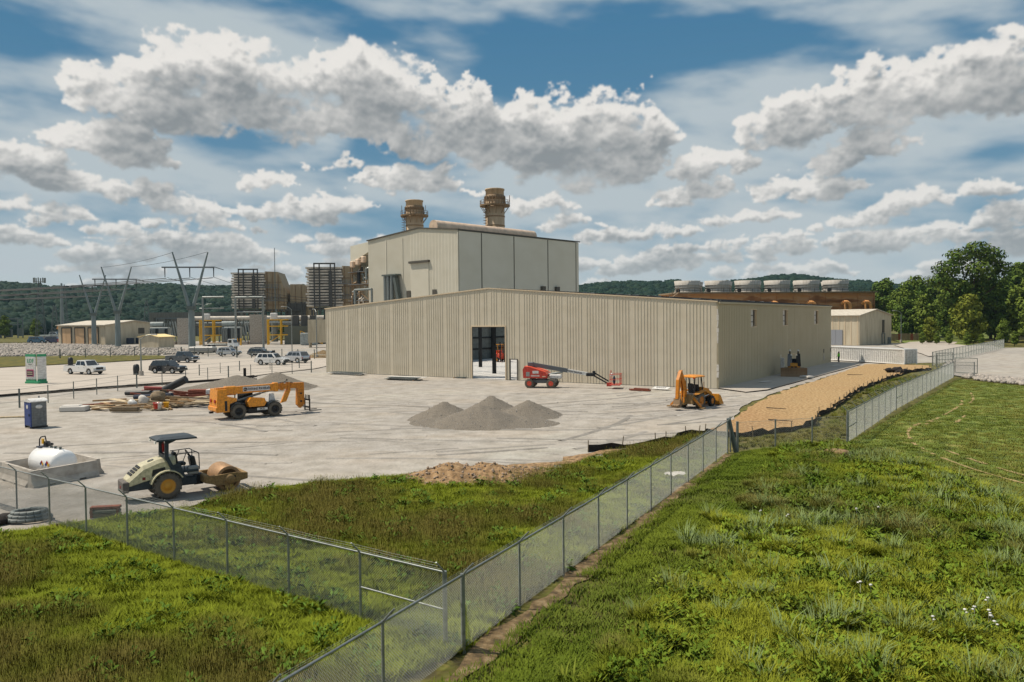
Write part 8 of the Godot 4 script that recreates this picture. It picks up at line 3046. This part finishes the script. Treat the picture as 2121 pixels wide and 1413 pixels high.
func build_trees():
	var dk := Color(0.056, 0.102, 0.022)
	var md := Color(0.110, 0.165, 0.028)
	var yl := Color(0.19, 0.21, 0.032)
	# the big open-crowned tree
	var o := thing("big_tree", "tallest broad open crowned tree standing above the wood at right", "tree", Vector3(133, 0, -228))
	var tk := MB.new()
	tk.tube(Vector3(0, -0.5, 0), Vector3(0.3, 9, 0), 0.75, 0.55, 10, false)
	var lobes := [[-9.0, 18.0, 0, 3.2, 2.2], [-6.5, 21.5, 1, 4.0, 2.6], [-2.5, 25.0, 0, 3.8, 2.6], [2.5, 27.0, 0, 3.6, 2.4], [6.5, 25.0, 0, 4.0, 2.8], [9.0, 21.5, 0, 3.2, 2.6], [8.6, 17.5, 1, 2.6, 1.8], [1.0, 21.0, 3, 4.2, 2.6], [-4.0, 16.5, 2, 3.8, 2.6], [4.0, 17.0, -2, 4.0, 2.6], [0.0, 13.0, 0, 4.6, 2.8], [-5.5, 12.0, 0, 3.0, 2.0], [5.5, 11.5, 0, 3.6, 2.4], [0, 8.0, 0, 4.2, 2.6]]
	for l in lobes:
		tk.pipe([Vector3(0.2, minf(l[1] * 0.5, 11.0), 0), Vector3(l[0] * 0.55, l[1] * 0.8, l[2] * 0.5), Vector3(l[0], l[1], l[2])], 0.2, 5)
	part("trunk", tk, M.bark, o)
	part("crown", crown_mesh(5, lobes, 9000, 0.52, dk, Color(0.115, 0.155, 0.026)), M.leaf, o)
	# the wood behind and in front of it, each tree its own; three kinds copied
	var a := tree("dark_tree", "dark green tree in the wood behind the pump house", Vector3(143, 0, -284), 20, 6.2, 11, 4200, 0.62, dk, md, 0.05, "dark trees of the wood")
	var b := tree("light_tree", "mid green tree in the wood at the right", Vector3(146, 0, -262), 18, 6.0, 12, 4200, 0.6, md, Color(0.135, 0.18, 0.030), 0.04, "mid green trees of the wood")
	var c := tree("yellow_tree", "bright yellow green tree at the foot of the big tree", Vector3(124.5, 0, -213), 14, 5.6, 13, 4200, 0.5, Color(0.14, 0.175, 0.026), yl, 0.0)
	var r := RandomNumberGenerator.new()
	r.seed = 3
	var spots := [[158, -330, 24, 0], [149, -318, 22, 0], [141, -296, 21, 0], [150, -290, 23, 1], [137, -270, 17, 1], [129, -256, 14, 0], [133, -252, 15, 1], [142, -246, 19, 0], [150, -250, 20, 0], [158, -258, 22, 0], [131, -236, 12, 0], [141, -228, 16, 0], [147, -222, 19, 1], [152, -212, 20, 1], [141, -212, 13, 1], [148, -200, 17, 1], [157, -205, 21, 0], [139, -200, 11, 1], [146, -190, 16, 1], [154, -186, 18, 0], [160, -230, 23, 0], [165, -200, 21, 1], [134, -196, 8, 1], [127, -202, 7, 1], [150, -178, 13, 1], [140, -186, 8, 0], [171, -250, 24, 1], [145, -275, 20, 0], [170, -265, 24, 0], [178, -275, 26, 1], [186, -285, 27, 0], [165, -240, 23, 1], [172, -230, 22, 0], [150, -232, 17, 1], [158, -222, 20, 0], [153, -196, 16, 1], [139, -280, 18, 1], [195, -300, 28, 1], [160, -290, 24, 1]]
	for s in spots:
		var src: Node3D = a if s[3] == 0 else b
		var k: float = s[2] / (20.0 if s[3] == 0 else 18.0)
		again(src, wood_label(s), Vector3(s[0], 0, s[1]), r.randf() * 360, "", k)
	again(c, "small yellow green tree at the right picture edge by the fence's end", Vector3(137, 0, -190), 120, "", 0.72)
	again(c, "yellow green bush left of the bright yellow green tree", Vector3(120, 0, -224), 70, "", 0.55)
	again(c, "pale yellow green tree at the right edge, taller, behind the fence", Vector3(144, 0, -204), 200, "", 1.05)
	for s in [[-262, -430, 11, "light green tree by the far left substation gantry"], [-238, -436, 8, "low light green tree between gantries far left"], [-205, -470, 8, "light green tree left of the garage roof"], [-283, -436, 13, "taller light green tree at the far left picture edge"], [-118, -400, 9, "light green tree behind the grey half portal"], [-70, -330, 9, "light green tree behind the olive shed"]]:
		again(b, s[3], Vector3(s[0], 0, s[1]), r.randf() * 360, "", s[2] / 18.0).remove_meta("group")
	for k in 9:
		again(b, "shrub growing along the far chain link fence", Vector3(112 + k * 2.4 + r.randf(), 0, -215 + k * 3.0), r.randf() * 360, "shrubs along the far fence", 0.16 + 0.06 * r.randf())

# ---------------------------------------------------------------- grass and weeds
func clump(sd: int, n: int, h: float, w: float, spread: float, lean: float, heads := false) -> ArrayMesh:
	var r := RandomNumberGenerator.new()
	r.seed = sd
	var vs := PackedVector3Array()
	var ns := PackedVector3Array()
	var cs := PackedColorArray()
	for i in n:
		var a := r.randf() * TAU
		var root := Vector3(cos(a), 0, sin(a)) * spread * sqrt(r.randf())
		var out := Vector3(cos(a + r.randf_range(-1, 1)), 0, sin(a + r.randf_range(-1, 1)))
		var hh := h * r.randf_range(0.55, 1.1)
		var ln := lean * hh * r.randf_range(0.3, 1.2)
		var side := out.cross(Vector3.UP) * w * r.randf_range(0.6, 1.2) * 0.5
		var p1 := root + Vector3.UP * hh * 0.55 + out * ln * 0.3
		var p2 := root + Vector3.UP * hh * 0.95 + out * ln
		var nn := (Vector3.UP * 0.8 + out.cross(side).normalized() * 0.35 - out * 0.2).normalized()
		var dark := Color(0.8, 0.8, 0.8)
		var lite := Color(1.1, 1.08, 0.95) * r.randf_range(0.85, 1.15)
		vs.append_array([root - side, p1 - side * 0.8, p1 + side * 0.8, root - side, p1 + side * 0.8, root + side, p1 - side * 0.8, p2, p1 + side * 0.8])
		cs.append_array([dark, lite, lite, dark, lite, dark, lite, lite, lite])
		if heads and i % 3 == 0:
			var q := p2 + Vector3.UP * 0.1
			vs.append_array([p2 - side * 1.6, q, p2 + side * 1.6])
			var hc := Color(1.7, 1.15, 0.9)
			cs.append_array([hc, hc, hc])
			for k in 3:
				ns.append(nn)
		for k in 9:
			ns.append(nn)
	var arr := []
	arr.resize(Mesh.ARRAY_MAX)
	arr[Mesh.ARRAY_VERTEX] = vs
	arr[Mesh.ARRAY_NORMAL] = ns
	arr[Mesh.ARRAY_COLOR] = cs
	var mesh := ArrayMesh.new()
	mesh.add_surface_from_arrays(Mesh.PRIMITIVE_TRIANGLES, arr)
	return mesh

func leafy(sd: int, n: int, rad: float, h: float) -> ArrayMesh:     # a leafy herb: small leaves over a loose dome
	var r := RandomNumberGenerator.new()
	r.seed = sd
	var vs := PackedVector3Array()
	var ns := PackedVector3Array()
	var cs := PackedColorArray()
	for i in n:
		var d := Vector3(r.randfn(), absf(r.randfn()) * 0.9 + 0.1, r.randfn()).normalized()
		var p := Vector3(d.x * rad, d.y * h, d.z * rad) * pow(r.randf(), 0.4) * r.randf_range(0.75, 1.15)
		var out := (d + Vector3.UP * 0.5 + Vector3(r.randfn(), r.randfn(), r.randfn()) * 0.35).normalized()
		var u := (d + Vector3(r.randfn(), -0.3, r.randfn()) * 0.5).normalized()
		var w := out.cross(u).normalized()
		var s := r.randf_range(0.05, 0.11)
		var q := [p - u * s, p + w * s * 0.4, p + u * s * 1.2 - Vector3.UP * s * 0.4, p - w * s * 0.4]
		vs.append_array([q[0], q[1], q[2], q[0], q[2], q[3]])
		var c := Color(1, 1, 1) * r.randf_range(0.75, 1.2)
		for k in 6:
			ns.append(out)
			cs.append(c)
	var arr := []
	arr.resize(Mesh.ARRAY_MAX)
	arr[Mesh.ARRAY_VERTEX] = vs
	arr[Mesh.ARRAY_NORMAL] = ns
	arr[Mesh.ARRAY_COLOR] = cs
	var mesh := ArrayMesh.new()
	mesh.add_surface_from_arrays(Mesh.PRIMITIVE_TRIANGLES, arr)
	return mesh

func build_grass():
	var left_poly := PackedVector2Array([V(-19.2, -29.6), V(-17.6, -30.8), V(-15.2, -32.4), V(-13.7, -33.6), V(-12.9, -35.8), V(-11.5, -37.1), V(-8.6, -38.8), V(-5.8, -39.9), V(-1.6, -39.9), V(2.2, -41.2), V(6.8, -47.2), V(9.8, -50.2), V(11.4, -52.0), V(13.0, -52.4), V(12.6, -47.0), V(8.2, -37.9), V(2.8, -27.0), V(0.3, -22.2), V(-1.4, -18.6), V(-5.0, -14.6), V(-8, -12), V(-22, -12), V(-30, -22)])
	var right_poly := PackedVector2Array([V(13.0, -45.4), V(8.75, -37.7), V(3.4, -26.8), V(1.1, -22.0), V(-0.65, -18.2), V(-2.9, -15.0), V(-1, -12), V(24, -12), V(24.4, -18), V(21.2, -31.5), V(21.7, -37.1), V(22.0, -42.8), V(20.9, -47.5), V(20.5, -49), V(15, -47.2)])
	var bank_poly := PackedVector2Array([V(13.4, -47.0), V(20.8, -49.6), V(32.2, -66.5), V(54.6, -98.4), V(53.8, -104.6), V(49.1, -99.7), V(42.2, -90.2), V(35.6, -80.2), V(30.0, -70.2), V(27.1, -65.2), V(25.0, -62.0), V(22.8, -57.0), V(19.8, -54.0), V(16.2, -51.5), V(14.2, -51.2)])
	var r := RandomNumberGenerator.new()
	r.seed = 17
	var n1 := noise(0.10, 4, 91)
	var n2 := noise(0.45, 3, 92)
	var n3 := noise(0.045, 3, 93)
	var n4 := noise(0.30, 3, 95)
	var kinds := {grass = clump(1, 22, 0.27, 0.015, 0.19, 0.75), tall = clump(2, 18, 0.46, 0.013, 0.17, 0.5, true), weed = clump(3, 20, 0.24, 0.038, 0.19, 1.0), reed = clump(4, 26, 0.70, 0.038, 0.30, 0.85), turf = clump(5, 14, 0.13, 0.02, 0.22, 0.9), bush = leafy(6, 90, 0.42, 0.5), herb = leafy(7, 46, 0.26, 0.3)}
	var xf := {}
	var cl := {}
	for k in kinds:
		xf[k] = {}
		cl[k] = {}
		for f in ["left", "right", "bank", "lawn"]:
			xf[k][f] = []
			cl[k][f] = []
	var put_one := func(k: String, f: String, p: Vector2, s: float, c: Color):
		xf[k][f].append(Transform3D(Basis(Vector3.UP, r.randf() * TAU) * Basis.from_scale(Vector3(s, s * r.randf_range(0.8, 1.25), s)), Vector3(p.x, -0.05, p.y)))
		cl[k][f].append(c)
	for spec in [["left", left_poly, 120000], ["right", right_poly, 130000], ["bank", bank_poly, 26000], ["lawn", lawn_poly, 80000]]:
		var lo: Vector2 = spec[1][0]
		var hi := lo
		for p in spec[1]:
			lo = lo.min(p)
			hi = hi.max(p)
		var f: String = spec[0]
		for i in spec[2]:
			var p := Vector2(r.randf_range(lo.x, hi.x), r.randf_range(lo.y, hi.y))
			var dist := -p.y
			if dist < 13.0 or absf(p.x) > dist * 0.78 + 4.0:
				continue
			if r.randf() > minf(1.0, 34.0 / dist) or not Geometry2D.is_point_in_polygon(p, spec[1]):
				continue
			var a := n1.get_noise_2dv(p)
			var b := n2.get_noise_2dv(p)
			var c := n3.get_noise_2dv(p)
			var sz := 1.0 + 0.35 * b
			if f == "left":
				var g := Color(0.098, 0.122, 0.016).lerp(Color(0.172, 0.210, 0.020), clampf(0.45 + a * 1.9, 0, 1))
				g = g.lerp(Color(0.145, 0.118, 0.038), clampf(0.26 - a * 1.3 + b * 0.5, 0, 0.75)) * r.randf_range(0.75, 1.2)
				if b > 0.12 and r.randf() < 0.10:
					put_one.call("herb", f, p, r.randf_range(0.7, 1.4), Color(0.090, 0.155, 0.024) * r.randf_range(0.8, 1.3))
				elif a > 0.08 and r.randf() < 0.4:
					put_one.call("weed", f, p, sz, g * 1.12)
				elif a < -0.02 and r.randf() < 0.6:
					put_one.call("tall", f, p, sz * 0.85, g)
				else:
					put_one.call("grass", f, p, sz, g)
			elif f == "right":
				# mown strip along the fence, then rough growth
				var near := clampf(((p.x - 0.9) * 0.90 + (p.y + 20.5) * 0.435) / 2.6, 0, 1)
				var g := Color(0.120, 0.160, 0.018).lerp(Color(0.222, 0.250, 0.028), clampf(0.42 + a * 1.5 + c, 0, 1))
				g = g.lerp(Color(0.21, 0.165, 0.075), clampf(-a * 0.9 - 0.12 + b * 0.7, 0, 0.6)) * r.randf_range(0.75, 1.2)
				if near < 0.16 and r.randf() < 0.65:
					continue
				if near < 0.9 - 0.5 * b:
					if a < -0.12 and r.randf() < 0.6:
						continue
					put_one.call("turf", f, p, 1.1 + 0.3 * b, Color(0.098, 0.148, 0.020).lerp(g, 0.4) * r.randf_range(0.85, 1.15))
					continue
				if b > 0.30 and c > -0.1 and r.randf() < 0.05:
					put_one.call("reed", f, p, r.randf_range(0.6, 1.0), Color(0.16, 0.215, 0.085) * r.randf_range(0.8, 1.2))
				elif n4.get_noise_2dv(p) > 0.18 and r.randf() < 0.07:
					put_one.call("bush", f, p, r.randf_range(0.5, 1.15), Color(0.085, 0.150, 0.020).lerp(Color(0.17, 0.215, 0.028), r.randf()) * r.randf_range(0.8, 1.25))
				elif b < 0.0 and r.randf() < 0.16:
					put_one.call("herb", f, p, r.randf_range(0.7, 1.5), g * Color(0.75, 0.95, 1.0))
				elif a > 0.0 and r.randf() < 0.55:
					put_one.call("weed", f, p, sz * 1.15, g)
				elif r.randf() < 0.3:
					put_one.call("tall", f, p, sz * 0.8, g)
				else:
					put_one.call("grass", f, p, sz * 1.1, g)
			elif f == "bank":
				put_one.call("grass" if r.randf() < 0.6 else "weed", f, p, sz, Color(0.095, 0.13, 0.022).lerp(Color(0.15, 0.13, 0.03), clampf(a + 0.3, 0, 1)) * r.randf_range(0.75, 1.2))
			else:
				var on_track := false
				for q in track_points:
					if q.distance_squared_to(p) < 0.02:
						on_track = true
						break
				if on_track:
					continue
				put_one.call("turf", f, p, 1.2, Color(0.092, 0.118, 0.018).lerp(Color(0.150, 0.150, 0.032), clampf(0.45 + a * 1.3, 0, 1)) * r.randf_range(0.85, 1.15))
	# thick blue-green tussocks standing out of the rough
	for q in [[19.6, -44.0], [20.6, -43.0], [18.9, -42.4], [21.0, -41.4], [19.8, -41.0], [20.8, -37.0], [21.0, -34.0], [18.6, -33.5], [19.2, -30.6], [16.8, -31.0], [17.6, -28.4], [18.4, -27.6], [12.4, -30.2], [11.6, -29.4], [6.4, -27.4], [7.2, -26.6], [10.2, -23.6], [9.0, -28.4], [20.0, -28.8], [16.0, -36.0], [13.6, -35.0], [14.6, -38.6], [8.4, -20.4], [15.4, -24.6]]:
		for k in 7:
			put_one.call("reed", "right", V(q[0] + r.randf_range(-0.7, 0.7), q[1] + r.randf_range(-0.6, 0.6)), r.randf_range(0.55, 1.05), Color(0.17, 0.225, 0.095) * r.randf_range(0.8, 1.25))
	var nm := {left = "field_grass", right = "meadow_grass", bank = "bank_grass", lawn = "lawn_grass"}
	var kn := {grass = "", tall = "_stems", weed = "_weeds", reed = "_tussocks", turf = "_turf", bush = "_bushes", herb = "_herbs"}
	for k in kinds:
		for f in nm:
			if xf[k][f].size() > 0:
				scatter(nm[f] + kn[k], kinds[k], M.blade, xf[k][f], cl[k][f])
	# white flower heads in the rough at bottom right
	var fm := MB.new()
	fm.blob(Vector3(0, 0.55, 0), Vector3(0.05, 0.025, 0.05), 6, 4)
	fm.blob(Vector3(0.07, 0.5, 0.04), Vector3(0.04, 0.02, 0.04), 6, 4)
	fm.tube(Vector3(0, 0, 0), Vector3(0, 0.55, 0), 0.005, -1, 3, false)
	var fx := []
	for k in 16:
		var c: Vector2 = [V(12.4, -20.2), V(11.0, -18.6), V(13.6, -19.0), V(14.0, -31.0), V(9.6, -21.8), V(16.4, -22.0), V(10.4, -30.4)][k % 7]
		fx.append(Transform3D(Basis(Vector3.UP, r.randf() * 6), Vector3(c.x + r.randfn() * 0.8, -0.15, c.y + r.randfn() * 0.8)))
	scatter("white_flowers", fm.mesh(), M.white, fx, [])
